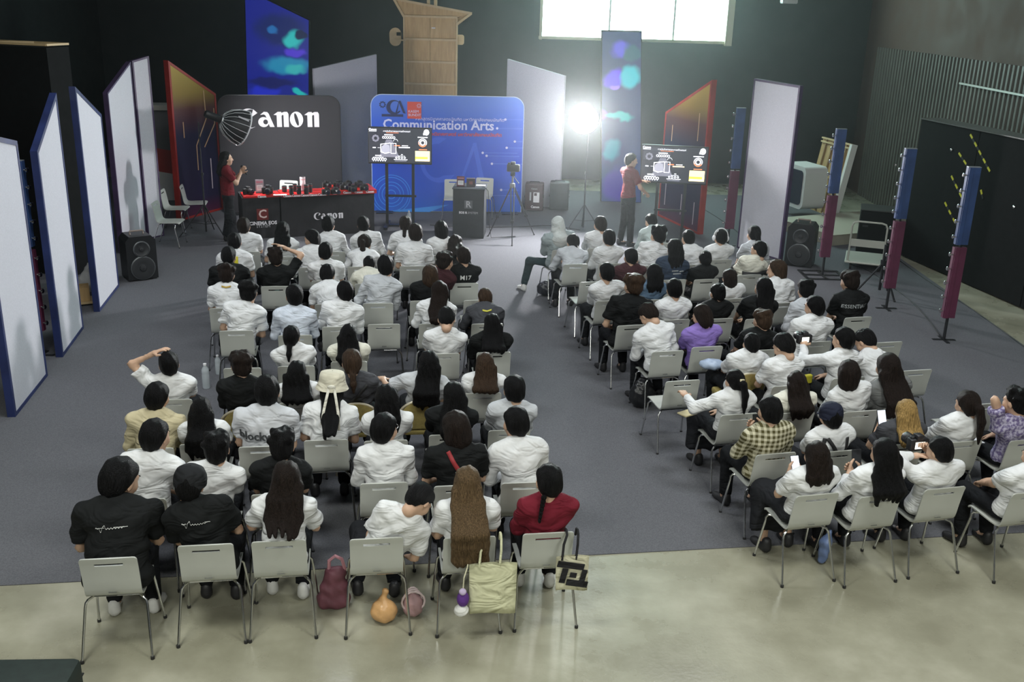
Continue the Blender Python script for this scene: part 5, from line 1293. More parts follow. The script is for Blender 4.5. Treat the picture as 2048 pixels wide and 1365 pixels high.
p = at_z(1742, 500); pl = empty('grey_board', (p.x + .80, p.y + .60, 0), R_(-20), 'grey board leaning beside the black crate', 'board'); MB().box((0, .05, .46), (.32, .03, .92), Matrix.Rotation(R_(8), 3, 'X')).build('sheet', mat('board_greenish_grey', (.36, .36, .29), .6, var=.08, vscale=8), pl)
# folded light stand in front of it
p = at_z(1757, 592); ls = empty('light_stand', (p.x, p.y, 0), R_(20), 'folded black tripod stand beside the trolley', 'stand'); zt = at_y(1765, 490, p.y).z
for k in range(3):
    a = R_(30 + 120 * k); MB().tube([(0, 0, zt * .66), (.38 * math.cos(a), .38 * math.sin(a), .015)], .018, 6).build('leg', M_STEEL, ls); MB().ball((.38 * math.cos(a), .38 * math.sin(a), .018), .02, 8, 6).build('rubber_foot', M_RUBBER, ls)
MB().tube([(0, 0, .1), (0, 0, zt)], .024, 8).build('pole', M_STEEL, ls); MB().lathe([(.045, zt * .62), (.05, zt * .70)], 12).build('collar', M_STEEL, ls)
# low plinth, white rounded box and unfinished flat
q0, q1 = at_z(1550, 457), at_z(1662, 493); d = q1 - q0; a = math.atan2(d.y, d.x); PLW = d.length
ph = empty('low_plinth', (q0.x, q0.y, 0), a, 'low pale plinth carrying the white rounded box', 'plinth'); MB().box((PLW / 2, 1.15, .11), (PLW, 2.3, .22), bev=.01).build('block', mat('plinth_pale', (.42, .40, .31), .6, var=.08, vscale=3), ph); MB().box((PLW / 2, 1.15, .2185), (PLW + .02, 2.32, .006)).build('top_sheet', mat('plinth_top', (.46, .44, .35), .5), ph)
c0 = at_z(1606, 422, .23); wb = empty('rounded_box', (c0.x - .02, c0.y + .05, .23), a - R_(8), 'white rounded box with dark front behind the tall board', 'box'); mwb = mat('moulded_white', (.80, .80, .78), .35)
MB().prism([(z_, x_) for z_, x_ in rrect(1.0, .92, .14, 6, -.5, 0)], .0, .55).build('shell', mwb, wb, True); MB().prism(rrect(.82, .74, .09, 6, -.5, .09), -.012, -.0005).build('dark_front', mat('front_navy', (.022, .026, .05), .3), wb)
g0 = at_z(1664, 436, .0); uf = empty('unfinished_flat', (g0.x, g0.y, .0), a - R_(12), 'unfinished plywood flat with battens and white edge', 'stage flat'); zt = 1.64
tilt = Matrix.Rotation(R_(-9), 3, 'X'); m = MB().box((-.55, .0, zt / 2), (1.3, .015, zt)); m.xf(tilt.to_4x4()); m.build('plywood_sheet', M_WOOD, uf)
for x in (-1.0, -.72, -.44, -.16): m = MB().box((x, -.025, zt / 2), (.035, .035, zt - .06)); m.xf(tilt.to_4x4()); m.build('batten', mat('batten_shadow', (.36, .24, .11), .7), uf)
for z in (zt - .02, zt - .10): m = MB().box((-.55, -.03, z), (1.3, .045, .035)); m.xf(tilt.to_4x4()); m.build('top_batten', M_BATTEN, uf)
m = MB().box((.14, -.05, zt / 2), (.09, .14, zt)); m.xf(tilt.to_4x4()); m.build('white_edge', mwb, uf); MB().tube([(.14, -.12, .02), (.14, -.30, .9)], .018, 4).build('brace', M_BATTEN, uf)


def chair_at(px_, py_, yaw, label):
    p = at_z(px_, py_, CHAIR_TOP.z); o = Matrix.Rotation(R_(yaw), 3, 'Z') @ CHAIR_TOP; make_chair((p.x - o.x, p.y - o.y, 0), R_(yaw), label, 'spare stage chairs')
chair_at(308, 404, -88, 'nearest of three spare white chairs beside the tall boards'); chair_at(322, 380, -86, 'middle of three spare white chairs beside the tall boards'); chair_at(361, 371, -80, 'furthest of three spare white chairs near the printed flat')
chair_at(578, 361, 175, 'white chair standing behind the demonstration table'); chair_at(907, 359, 183, 'white chair half hidden behind the R podium'); chair_at(970, 356, 174, 'white chair right of the R podium')
# cables on the carpet
def cable(pts, label, r=.007, m_=None):
    P_ = [at_z(*q) for q in pts]; out = []
    for i in range(len(P_) - 1):
        a0 = P_[max(i - 1, 0)]; b0 = P_[i]; c0_ = P_[i + 1]; d0 = P_[min(i + 2, len(P_) - 1)]
        for t in (0, .25, .5, .75): out.append(.5 * ((2 * b0) + (c0_ - a0) * t + (2 * a0 - 5 * b0 + 4 * c0_ - d0) * t * t + (3 * b0 - a0 - 3 * c0_ + d0) * t ** 3))
    out.append(P_[-1]); o = MB().tube([Vector((q.x, q.y, .0085 + r)) for q in out], r, 6).build('floor_cable', m_ or M_RUBBER, None, True); tag(o, label, 'cable')
cable([(1700, 530), (1740, 545), (1790, 580), (1822, 605), (1855, 640), (1878, 672)], 'black cable winding between the two right posts'); cable([(860, 452), (960, 456), (1040, 455), (1100, 453), (1160, 462)], 'thin black cable across the stage front'); cable([(1400, 415), (1440, 440), (1480, 470), (1500, 500)], 'black cable behind the right bolted post')
cable([(1795, 520), (1850, 560), (1950, 625), (2060, 705)], 'long black cable along the carpet edge')
def bottle(px_, py_, z, label, m_, h=.22, r=.032, loc=None):
    t = empty('water_bottle', loc or at_z(px_, py_, z), 0, label, 'bottle'); MB().lathe([(r * .9, 0), (r, .01), (r, h * .55), (r * .93, h * .6), (r, h * .65), (r * .9, h * .78), (r * .4, h * .9), (r * .4, h * .93)], 14).build('bottle_body', m_, t, True); MB().lathe([(r * .45, h * .93), (r * .45, h)], 12).build('cap', M_WHITE, t)
M_PET = mat('clear_plastic', (.75, .82, .86), .08, alpha=.45)
bottle(818, 448, .008, 'clear water bottle on the floor below the left screen', M_PET, .27, .04)
# small fixture hanging at the top edge
p = at_y(1578, 2, 24.5); r = empty('ceiling_fixture', (p.x, 24.5, p.z), 0, 'small pale fixture hanging from the ceiling at top edge', 'fixture'); MB().box((0, 0, 0), (.36, .25, .12), bev=.03).build('housing', mat('fixture_grey', (.5, .5, .5), .4), r); MB().tube([(0, 0, .05), (0, 0, HW - p.z)], .012, 6).build('hanger', M_STEEL, r)
# things glimpsed between the boards at left
p = at_z(170, 585); bgx = empty('white_bag', (p.x + .05, p.y, 0), 0, 'white plastic bag on the floor between the left boards', 'bag'); f = Field((-.25, -.2, -.02), (.25, .2, .55), .022); f.ell((0, 0, .15), (.15, .11, .15), .05); f.cone((0, 0, .22), (.05, 0, .44), .09, .03, .06); f.add(lambda x, y, z: .008 * np.sin(40 * x + 30 * z) * np.sin(35 * y + 20 * z)); f.keep(lambda x, y, z: .004 - z + 0 * x + 0 * y)
V, Q_ = f.nets(); link('bag_body', np_mesh('bag_body', V, Q_, [mat('plastic_white', (.75, .75, .75), .35)]), bgx)
p = at_z(166, 600); wc = empty('wooden_crate', (p.x + .02, p.y - .22, 0), R_(25), 'small wooden crate on wheels between the left boards', 'crate'); MB().box((0, 0, .17), (.34, .26, .2)).build('carton', M_WOOD, wc); MB().box((0, 0, .05), (.40, .32, .03)).build('dolly_deck', M_BATTEN, wc)
for sx in (-1, 1):
    for sy in (-1, 1): MB().lathe([(.018, -.01), (.018, .01)], 8, (sx * .14, sy * .1, .018), Matrix.Rotation(R_(90), 3, 'Y')).build('caster', M_RUBBER, wc)
p = at_z(335, 322, 0.9); zz = 0
bs = empty('red_white_booth', (at_z(325, 425).x - .5, at_z(325, 425).y + 1.2, 0), R_(8), 'red, white and grey counter behind the spare chairs', 'counter')
MB().prism([(-.6, 0), (1.2, 0), (1.2, .45), (-.6, .75)], 0, .5).build('white_band', mwb, bs); MB().prism([(-.6, .75), (1.2, .45), (1.2, .95), (-.6, 1.25)], -.005, .5).build('red_band', mat('booth_red', (.50, .03, .025), .45), bs); MB().prism([(-.6, 1.25), (1.2, .95), (1.2, 1.95), (-.6, 1.95)], .0, .5).build('grey_band', mat('booth_grey', (.16, .16, .165), .5), bs); MB().box((.3, .22, 2.0), (1.9, .6, .1)).build('top_slab', mat('booth_top', (.6, .58, .50), .5), bs)
# dark padded thing at the bottom left corner
p = at_z(66, 1326, .37); dk = empty('padded_case', (p.x - .1, p.y - .25, 0), R_(4), 'dark green-black padded case at bottom left corner', 'case'); MB().box((0, 0, .19), (.80, .62, .36), bev=.05).build('case_body', mat('padded_dark_green', (.012, .022, .019), .7, var=.2, vscale=20), dk, True); MB().tube([(-.38, -.30, .24), (.38, -.30, .24), (.39, .30, .24)], .008, 6).build('zip_line', M_STEEL, dk)
# ------------------------------------------------------------------ the audience
# head = middle of the head in the photograph, chair = middle of the top edge of the backrest
def P(i, who, h, c=None, **k):
    k.update(id=i, h=h, c=c, who=who, label=k.pop('label', who)); CROWD.append(k)
CROWD = []
# left block, from the stage backwards
P(1, 'dark-haired person in white shirt below the CINEMA EOS sign', (488, 454), (494, 504), hair='short', hc='d', collar=False)
P(2, 'long-haired person in white shirt before the black table', (566, 462), None, hair='long', hl=.36, hc='k', yaw=6)
P(3, 'black-haired person in white shirt turned towards the left', (624, 479), None, hair='short', hy=55, sl='l')
P(4, 'black-haired person in white shirt hiding the table lettering', (657, 449), (665, 504), hair='short', sl='l', bw=.96)
P(5, 'black-haired person in white shirt beside the table end', (727, 451), (737, 503), hair='short', sl='l', bw=1.0)
P(6, 'dark-haired person half hidden behind a white shirt', (811, 450), None, hair='lowpony', hc='d')
P(7, 'brown-haired person in white shirt with black collar band', (831, 468), (826, 533), hair='short', hc='d', cc='k', bw=1.1)
P(8, 'bob-haired person in white top beside the R podium', (882, 460), None, lean=0, bw=.9, hair='bob', nocollar=True)
P(9, 'long-haired person holding a phone before the podium', (910, 492), (913, 533), bw=.88, hair='long', hl=.36, tc='k', arm='phone', hc='d')
P(10, 'short-haired person in white shirt with yellow badge', (469, 486), None, hair='short')
P(11, 'curly-haired person in black tee with hand on head', (551, 517), (551, 573), hair='messy', tc='k', arm=('lap', 'head'), hc='d', bw=1.08)
P(12, 'black-haired person in white shirt wearing a lanyard', (651, 506), (651, 562), hair='short', bw=1.05)
P(13, 'ponytailed person in white shirt behind the table end', (729, 494), (722, 534), hair='pony', hc='d', sl='l')
P(14, 'messy-haired person looking right beside the M17 tee', (891, 525), (868, 577), bw=.86, hair='messy', tc='br', hy=-40, hc='d')
P(15, 'person in black tee printed M17', (927, 515), (929, 567), hair='short', tc='k', hc='d', bw=1.06)
P(16, 'black-haired person in black tee at left end of row', (458, 514), None, hair='short', tc='k', bw=1.12)
P(17, 'black-haired person in cream shirt beside a pale blue shirt', (738, 533), (738, 568), hair='short', tc='o')
P(18, 'black-haired person in pale blue shirt with rolled sleeves', (772, 532), (756, 607), hair='short', tc='g', sl='l', bw=1.08)
P(19, 'brown bob-haired person in black top', (860, 552), (850, 602), hair='bob', tc='k', hc='b', sl='l')
P(20, 'dark-haired person in white tee with gold neckband at left edge', (454, 553), (450, 617), hair='messy', hc='d', collar=False)
P(21, 'person in white tee with faded lettering on the back', (655, 551), (660, 609), hair='short', collar=False)
P(22, 'person in white shirt with long loose dark hair', (878, 585), (870, 648), hair='long', hl=.46, hc='d', sl='l', hwid=.8)
P(23, 'brown-haired person in charcoal sweater with yellow neckline', (970, 598), (975, 648), hair='short', hc='b', tc='dg', sl='l', bw=1.02)
P(24, 'dark-haired person in white shirt leaning right in left column', (497, 587), (472, 662), hair='messy', hc='k', bw=1.05)
P(25, 'black-haired person in pale blue-white shirt', (589, 594), (590, 671), hair='short', tc='lb', sl='l', bw=1.04)
P(26, 'black-haired person in white shirt behind the lettered tee', (690, 586), (677, 654), hair='short', sl='l', bw=1.08)
P(27, 'person in plain white tee with head bowed low', (893, 640), (885, 708), hair='short', collar=False, hp=45, sl='s')
P(28, 'person with long black hair in black printed top', (983, 650), (988, 705), hair='long', hl=.34, tc='k', sl='l', bw=1.02)
P(29, 'dark-haired person with low ponytail in white long-sleeved top', (583, 678), (592, 733), hair='lowpony', sl='l', collar=False)
P(30, 'long-haired person in cream cardigan', (697, 676), (698, 724), hair='long', hl=.34, tc='o', sl='l')
P(31, 'person in white shirt with left hand on head', (338, 730), (342, 800), hair='short', arm=('head', 'lap'), sl='s', hs=1.02)
P(32, 'messy brown-haired person in black top on gold chair', (483, 732), (485, 820), hair='messy', hc='d', tc='k', sl='l', gold=1, bw=1.02)
P(33, 'person with black shoulder-length hair in white shirt', (594, 748), (598, 806), hair='long', hl=.27, hwid=1.2, bw=.88, collar=False)
P(34, 'brown ponytailed person in charcoal top with shoulder strap', (704, 728), (712, 808), hair='lowpony', hc='b', tc='dg', sl='l', gold=1)
P(35, 'long black-haired person in grey-white shirt on gold chair', (857, 730), (842, 803), hair='long', hl=.42, tc='g', arm=('out', 'lap'), gold=1)
P(36, 'brown shoulder-haired person in white hooded top', (971, 742), (965, 787), hair='long', hl=.26, hc='b', collar=False, sl='l')
P(37, 'black-haired person in beige sweater', (315, 797), (300, 898), hair='short', tc='be', sl='l', collar=True, cc='w', bw=1.05, hy=-15)
P(38, 'long-haired person in white shirt beside beige sweater', (404, 832), (404, 889), bw=.86, hair='long', hl=.40, collar=False)
P(39, 'person in grey-white tee printed blockworld', (535, 786), (522, 894), hair='short', tc='lw', collar=True, cc='lw', bw=1.24, hs=1.06)
P(40, 'person in cream bucket hat with long black ponytail', (664, 778), (652, 881), hair='long', hl=.46, hwid=.55, collar=False)
P(41, 'long black-haired person in white tee amid left block', (774, 800), (772, 882), hair='long', hl=.26, collar=False)
P(42, 'long black-haired person in black top', (908, 794), (901, 870), hair='long', hl=.36, tc='k', sl='l')
P(43, 'black-haired person in pale striped jacket at the aisle', (1029, 783), (1019, 861), hair='short', hc='k', tc='g', sl='l', hs=1.03)
P(44, 'black-haired person in white shirt behind beige sweater', (311, 876), (279, 1000), hair='short', sl='s', hy=-25, bw=1.05)
P(45, 'short-haired person in white shirt second from left', (434, 899), (415, 1003), hair='messy', bw=1.0)
P(46, 'short-haired person in black top behind the blockworld tee', (564, 895), (552, 989), hair='messy', tc='k')
P(47, 'bespectacled person in white shirt', (769, 862), (768, 967), hair='short', hy=-30, sl='l', bw=1.0, hs=1.03)
P(48, 'person in black tee with red strap across the back', (912, 858), (916, 972), hair='bob', tc='k', hc='d', bw=1.08)
P(49, 'black-haired person in loose white shirt at the aisle', (1031, 848), (1050, 966), hair='short', sl='l', bw=1.04, hy=15)
P(50, 'big person in black signature tee at bottom left corner', (240, 960), (214, 1118), hair='short', tc='k', bw=1.34, hs=1.12, hy=-32, loose=.025, shoe='w')
P(51, 'person in black cap and black signature tee', (381, 973), (410, 1091), hair='short', tc='k', bw=1.04, loose=.020, hs=1.0)
P(52, 'person with long dark brown hair in white tee', (572, 962), (557, 1083), hair='long', hl=.40, hwid=1.15, hc='d', collar=False, arm='phone', shoe='w')
P(53, 'person in white shirt bent over to the right', (838, 1003), (753, 1078), hair='short', hp=60, hy=-50, smax=44, lmax=60, arm='low', collar=False)
P(54, 'person with waist-long light brown hair in white tee', (934, 968), (940, 1076), hair='long', hl=.62, hwid=1.1, hc='l', collar=False)
P(55, 'person in maroon sweater with white collar', (1097, 966), (1098, 1067), hair='short', tc='m', sl='l', collar=True, cc='w', bw=.96, shoe='w')
# right block
YR = 14
P(56, 'person in grey-green jacket and pale hood at the aisle', (1115, 452), (1128, 500), hair='none', tc='gg', sl='l', yaw=18, bot='dt', shoe='w', bw=1.15, loose=.03,
  knee={-1: ((-.36, .28, .50), (-.44, .32, .085)), 1: ((.10, .38, .50), (.08, .30, .085))})
P(57, 'brown-haired person in white shirt below the studio lamp', (1200, 452), (1199, 497), hair='short', hc='d', yaw=YR, sl='l')
P(58, 'person in pale green jacket near the standing man', (1302, 444), None, hair='short', tc='pg', sl='l', yaw=YR, lean=30, hc='k')
P(59, 'black-haired person in white shirt before the right screen', (1376, 478), None, hair='short', yaw=YR)
P(60, 'person in white shirt wearing headphones', (1441, 479), (1442, 520), hair='short', yaw=YR)
P(61, 'ponytailed person in pale shirt before the tall white board', (1507, 470), None, hair='pony', tc='g', yaw=YR)
P(62, 'person in pale shirt with white scrunchie on ponytail', (1146, 487), (1152, 529), hair='lowpony', tc='g', sl='l', yaw=YR)
P(63, 'black-haired person in white shirt in second row right block', (1218, 479), (1222, 528), hair='short', sl='l', yaw=YR)
P(64, 'bushy-haired person in white shirt leaning left', (1316, 464), (1300, 532), hair='messy', hc='k', yaw=YR, bw=1.08)
P(65, 'person in white shirt with broad black band', (1517, 500), (1500, 550), hair='short', yaw=YR, collar=True, cc='o', tc='o', hy=30)
P(66, 'person with round black hair in black top beside white shirts', (1261, 517), (1262, 563), hair='short', tc='br', yaw=YR, nocollar=True)
P(67, 'long-haired person in navy printed top', (1349, 496), (1348, 560), hair='long', hl=.24, tc='n', yaw=YR, bw=1.08)
P(68, 'person with tied-up black hair in black top', (1410, 527), (1414, 559), bw=.88, hair='lowbun', tc='k', yaw=YR)
P(69, 'brown bob-haired person in white shirt looking left', (1552, 541), None, hair='bob', hc='b', yaw=YR, hy=50)
P(70, 'black-haired person in white shirt with empty chair ahead', (1213, 548), (1220, 602), hair='short', sl='l', yaw=YR)
P(71, 'dark-haired person in denim-blue top', (1307, 550), (1306, 600), hair='long', hl=.22, tc='ds', yaw=YR, hc='k')
P(72, 'dark bob-haired person in white shirt between black tops', (1458, 558), (1468, 598), hair='bob', hc='d', yaw=YR)
P(73, 'long-haired person in black top in front of the hair clips', (1526, 578), (1520, 638), hair='long', hl=.30, tc='k', yaw=YR, bw=1.08)
P(74, 'brown-haired person in wide black tee with bare neck', (1266, 572), (1265, 651), hair='messy', hc='b', tc='k', yaw=YR, bw=1.2, loose=.025)
P(75, 'cropped-haired person in white shirt amid right block', (1348, 582), (1352, 640), hair='short', sl='l', yaw=YR, collar=False)
P(76, 'person with hair bun in black top', (1435, 588), (1440, 638), hair='bun', tc='k', yaw=YR)
P(77, 'black-haired person in white shirt left of the ESSENTIALS tee', (1611, 582), None, hair='messy', yaw=YR, sl='l', tc='g')
P(78, 'person in black tee printed ESSENTIALS', (1699, 566), (1718, 635), hair='messy', hc='d', tc='k', yaw=YR, bw=1.12)
P(79, 'person in white long-sleeved shirt slumped to the left', (1297, 630), (1337, 703), hair='short', sl='l', yaw=YR, hp=50, hy=25, hc='d', bw=1.06)
P(80, 'person in purple shirt', (1403, 634), (1416, 694), hair='bob', hc='d', tc='p', sl='l', yaw=YR, hy=25, hp=30)
P(81, 'brown-haired person with hair clips in black top', (1524, 645), (1522, 701), hair='messy', hc='b', tc='k', yaw=YR)
P(82, 'broad person in white shirt behind the ESSENTIALS tee', (1628, 616), (1635, 684), hair='short', sl='s', yaw=YR, bw=1.2, hy=25)
P(83, 'black-haired person in rumpled white shirt on gold chair', (1502, 690), (1500, 748), hair='short', sl='l', yaw=YR, bw=1.1, gold=1)
P(84, 'short-haired person in white shirt with head bowed', (1567, 694), None, lean=-4, bw=.92, hair='short', yaw=YR, hp=35, sl='s', hy=20)
P(85, 'person in white shirt holding a camera in raised left hand', (1686, 681), None, lean=-4, bw=.95, hair='short', yaw=YR, sl='l', arm=((-.22, .33, .95), 'lap'), hy=20)
P(86, 'black-haired person in white shirt bowing far forward', (1730, 684), None, hair='short', yaw=YR, sl='l', hp=45, hy=30, lean=22, side=-6, bw=.9)
P(87, 'ponytailed person with square hair clip in white shirt', (1469, 764), (1480, 829), hair='pony', yaw=YR, sl='l', bot='s', arm=('out', 'lap'))
P(88, 'long brown-haired person in beige-white top', (1592, 772), (1595, 826), hair='long', hl=.34, hc='d', yaw=YR, tc='o')
P(89, 'brown bob-haired person in white shirt near right aisle', (1696, 748), (1724, 823), bw=.92, hair='bob', hc='d', yaw=YR, sl='l')
P(90, 'person with very long brown hair in grey top', (1775, 738), (1802, 816), hair='long', hl=.48, hwid=1.25, hc='d', tc='mg', sl='l', yaw=YR, hs=1.08)
P(91, 'person in olive plaid shirt', (1539, 825), (1554, 908), hair='short', tc='pl', sl='l', yaw=YR, arm=('phone', 'phone'))
P(92, 'person in navy cap and white tee with black straps', (1661, 838), (1680, 903), hair='short', yaw=YR, collar=False, bot='sh')
P(93, 'blond long-haired person in dark top', (1811, 842), (1813, 889), hair='long', hl=.30, hc='y', tc='dg', yaw=YR, arm=('phone', 'lap'))
P(94, 'ponytailed person in white shirt at the right aisle', (1934, 810), (1930, 884), hair='pony', hc='d', yaw=YR, sl='l')
P(95, 'person in lavender patterned shirt with hand at chin', (2031, 808), (2058, 880), hair='messy', tc='lav', yaw=YR, sl='s', arm=('chin', 'lap'), hy=15)
P(96, 'dark straight-haired person in white tee in last right row', (1632, 912), (1637, 990), hair='long', hl=.20, hc='d', yaw=YR, arm=('phone', 'lap'), bot='s')
P(97, 'person with long tousled black hair in white shirt', (1767, 912), (1764, 992), hair='long', hl=.36, hwid=1.15, yaw=YR, arm=('phone', 'phone'), sl='l')
P(98, 'black-haired person in white shirt aiming a camera', (1878, 902), (1893, 977), hair='short', yaw=YR, sl='l', arm=('cam', 'cam'), bw=1.06, hy=18)
P(99, 'person in white shirt cut off at right frame edge', (2068, 915), (2068, 985), hair='short', yaw=YR, sl='s')
for sp in CROWD: build_person(sp)
SPEC = {sp['id']: sp for sp in CROWD}
# empty chairs among the audience
def chair_px(px, py, yaw, label):
    p = at_z(px, py, CHAIR_TOP.z); o = Matrix.Rotation(R_(yaw), 3, 'Z') @ CHAIR_TOP
    return make_chair((p.x - o.x, p.y - o.y, 0), R_(yaw), label)
for (px, py, yw, lb) in [(484, 737, 9, 'empty white chair in front of the messy-haired person in black'), (768, 649, 9, 'empty white chair beside the cream cardigan'),
        (957, 601, 9, 'empty white chair behind the M17 tee'), (1186, 564, YR, 'empty white chair near left end of right block'),
        (1367, 762, YR, 'empty white chair at the aisle left of the ponytail with clip'), (1835, 741, YR, 'empty white chair right of the very long brown hair'),
        (1778, 685, YR, 'empty white chair beside the bowing white shirt'),
        (1965, 809, YR, 'empty white chair ahead of the ponytail at right aisle')]:
    chair_px(px, py, yw, lb)
# ------------------------------------------------------------------ hats, prints, straps, bags, things in hands
def bvh_of(o):
    me = o.data; return BVHTree.FromPolygons([v.co.copy() for v in me.vertices], [tuple(p.vertices) for p in me.polygons])
_bv = {}
def back_hit(i, x, z, off=.013):
    if i not in _bv: _bv[i] = bvh_of(SPEC[i]['_ctx']['shirt'])
    h = _bv[i].ray_cast(Vector((x, -1.5, z)), Vector((0, 1, 0)))
    return Vector((x, (h[0].y if h[0] is not None else -.15) - off, z))
def decal(i, me, m, dx, dz, name='print', rot=0.0):
    """print laid on the back of the shirt"""
    c = SPEC[i]['_ctx']; n = c['J']['neck']; cs, sn = math.cos(rot), math.sin(rot)
    for v in me.vertices:
        x, z = v.co.x * cs - v.co.z * sn, v.co.x * sn + v.co.z * cs; v.co = back_hit(i, n.x + dx + x, n.z + dz + z)
    me.materials.append(m); o = link(name, me, c['shirt']); return o
def txt(i, t, size, m, dx=0, dz=-.14, **k): decal(i, text_mesh(t, size, extrude=0, **k), m, dx, dz, 'print')
M_PRW = mat('print_shirt_white', (.62, .63, .62), .7); M_PRG = mat('print_shirt_grey', (.30, .32, .33), .7); M_PRD = mat('print_shirt_dark', (.05, .055, .06), .7); M_PRT = mat('print_teal', (.10, .24, .25), .7)
txt(15, 'M17', .085, M_PRW, .02, -.125, bold=.002); txt(78, 'ESSENTIALS', .064, M_PRG, -.005, -.125, bold=.001, spacing=1.05)
txt(39, 'blockworld', .100, M_PRD, .0, -.185, bold=.003); txt(21, 'SOMEHUNG', .052, M_PRG, 0, -.15); txt(28, 'LIGHT THE WORLD', .03, M_PRW, .01, -.27); [decal(28, poly_mesh([[(-w_, -.004), (w_, -.004), (w_, .004), (-w_, .004)]], 0), M_PRG, .01, z_, 'print') for w_, z_ in ((.03, -.31), (.045, -.335))]
[decal(67, poly_mesh([[(-w_, -.009), (w_, -.007), (w_ * .9, .009), (-w_, .008)]], 0), M_PRG, x_, z_, 'print') for w_, x_, z_ in ((.05, -.03, -.13), (.035, .07, -.14), (.06, .0, -.17))]
def scribble(i, dx, dz, w):
    me = bpy.data.meshes.new('print'); pts = []
    for k in range(60):
        t = k / 59; pts.append(((t - .5) * w, .004 * math.sin(t * 60) + (.022 * math.sin(t * 26) if .12 < t < .34 else 0) + .006 * t))
    vs, fs = [], []
    for (x, z) in pts: vs += [(x, 0, z - .0022), (x, 0, z + .0022)]
    for k in range(59): fs.append((2 * k, 2 * k + 2, 2 * k + 3, 2 * k + 1))
    b = len(vs); vs += [(-w * .5, 0, -.003), (w * .62, 0, .006), (w * .62, 0, .009), (-w * .5, 0, .0)]; fs.append((b, b + 1, b + 2, b + 3))
    me.from_pydata(vs, [], fs); decal(i, me, M_PRW, dx, dz, 'signature_print')
scribble(50, -.02, -.085, .19); scribble(51, .01, -.08, .17); scribble(48, .05, -.16, .14)
decal(11, poly_mesh([[(-.09, -.03), (.10, -.03), (.03, .035), (-.02, .03)]], 0), M_PRT, 0, -.30, 'print')
decal(10, poly_mesh([[(-.028, -.05), (.03, -.05), (.03, .05), (-.028, .05)]], 0), mat('badge_yellow', (.62, .55, .02), .6), .03, -.07, 'badge')
def strap(i, pts, w, m, name='strap', off=.010):
    c = SPEC[i]['_ctx']; n = c['J']['neck']; me = bpy.data.meshes.new(name); vs, fs = [], []; P_ = []
    for (a, b) in zip(pts, pts[1:]):
        for t in np.linspace(0, 1, 9)[:-1]: P_.append((a[0] + (b[0] - a[0]) * t, a[1] + (b[1] - a[1]) * t))
    P_.append(pts[-1])
    for k, (x, z) in enumerate(P_):
        q = P_[min(k + 1, len(P_) - 1)]; p = P_[max(k - 1, 0)]; d = Vector((q[0] - p[0], q[1] - p[1])); d.normalize(); nx, nz = -d.y * w / 2, d.x * w / 2
        for s in (-1, 1): vs.append(back_hit(i, n.x + x + s * nx, n.z + z + s * nz, off))
    for k in range(len(P_) - 1): fs.append((2 * k, 2 * k + 2, 2 * k + 3, 2 * k + 1))
    me.from_pydata([tuple(v) for v in vs], [], fs); me.materials.append(m); me.polygons.foreach_set('use_smooth', [True] * len(fs)); o = link(name, me, c['root'])
    sm = o.modifiers.new('thickness', 'SOLIDIFY'); sm.thickness = .004; sm.offset = 0
M_STR = mat('strap_red', (.28, .025, .03), .7); M_STRK = mat('strap_black', (.02, .02, .022), .7)
strap(48, [(-.075, .0), (-.02, -.10), (.08, -.26)], .034, M_STR); strap(34, [(.13, -.05), (.02, -.18), (-.12, -.34)], .030, M_STRK)
strap(92, [(-.10, -.03), (-.115, -.14), (-.11, -.30)], .030, M_STRK); strap(92, [(.11, -.03), (.115, -.14), (.11, -.30)], .030, M_STRK); strap(92, [(-.08, -.03), (.02, -.16), (.11, -.28)], .032, M_STRK)
strap(65, [(-.20, -.20), (0, -.205), (.20, -.20)], .085, M_STRK, 'black_band', .007)
strap(12, [(-.06, -.005), (0, -.03), (.06, -.005)], .012, M_STRK, 'lanyard'); strap(20, [(-.055, .020), (0, .012), (.055, .020)], .016, mat('neckband_gold', (.45, .30, .05), .6), 'neckband'); strap(23, [(-.055, .020), (0, .012), (.055, .020)], .014, mat('neckband_yellow', (.55, .52, .06), .6), 'neckband')
def on_head(i, mb, name, m, smooth='all', parent=None):
    c = SPEC[i]['_ctx']; o = link(name, mb.mesh(name, m, smooth), c['root']); o.matrix_local = c['MH']; return o
# pale hood
c = SPEC[56]['_ctx']; J = c['J']; hd, nk = J['head'], J['neck']
f = Field((hd.x - .26, hd.y - .34, nk.z - .22), (hd.x + .26, hd.y + .22, hd.z + .22), .016); f.ell(hd + Vector((0, -.012, .03)), (.100, .118, .112), .04); f.ell(hd + Vector((0, -.04, -.06)), (.10, .095, .13), .05); f.cone(hd + Vector((0, -.05, -.1)), nk + Vector((0, -.04, -.06)), .095, .15, .06)
f.keep(lambda x, y, z: np.where(z > nk.z + .03, (y - hd.y - .05) - .35 * (z - hd.z - .05), -1.0) + 0 * x); f.add(lambda x, y, z: .004 * np.sin(38 * z + 22 * x) + 0 * y)
link('hood', np_mesh('hood', *f.nets(), [cloth('pale_hood', (.52, .55, .54))]), c['root'])
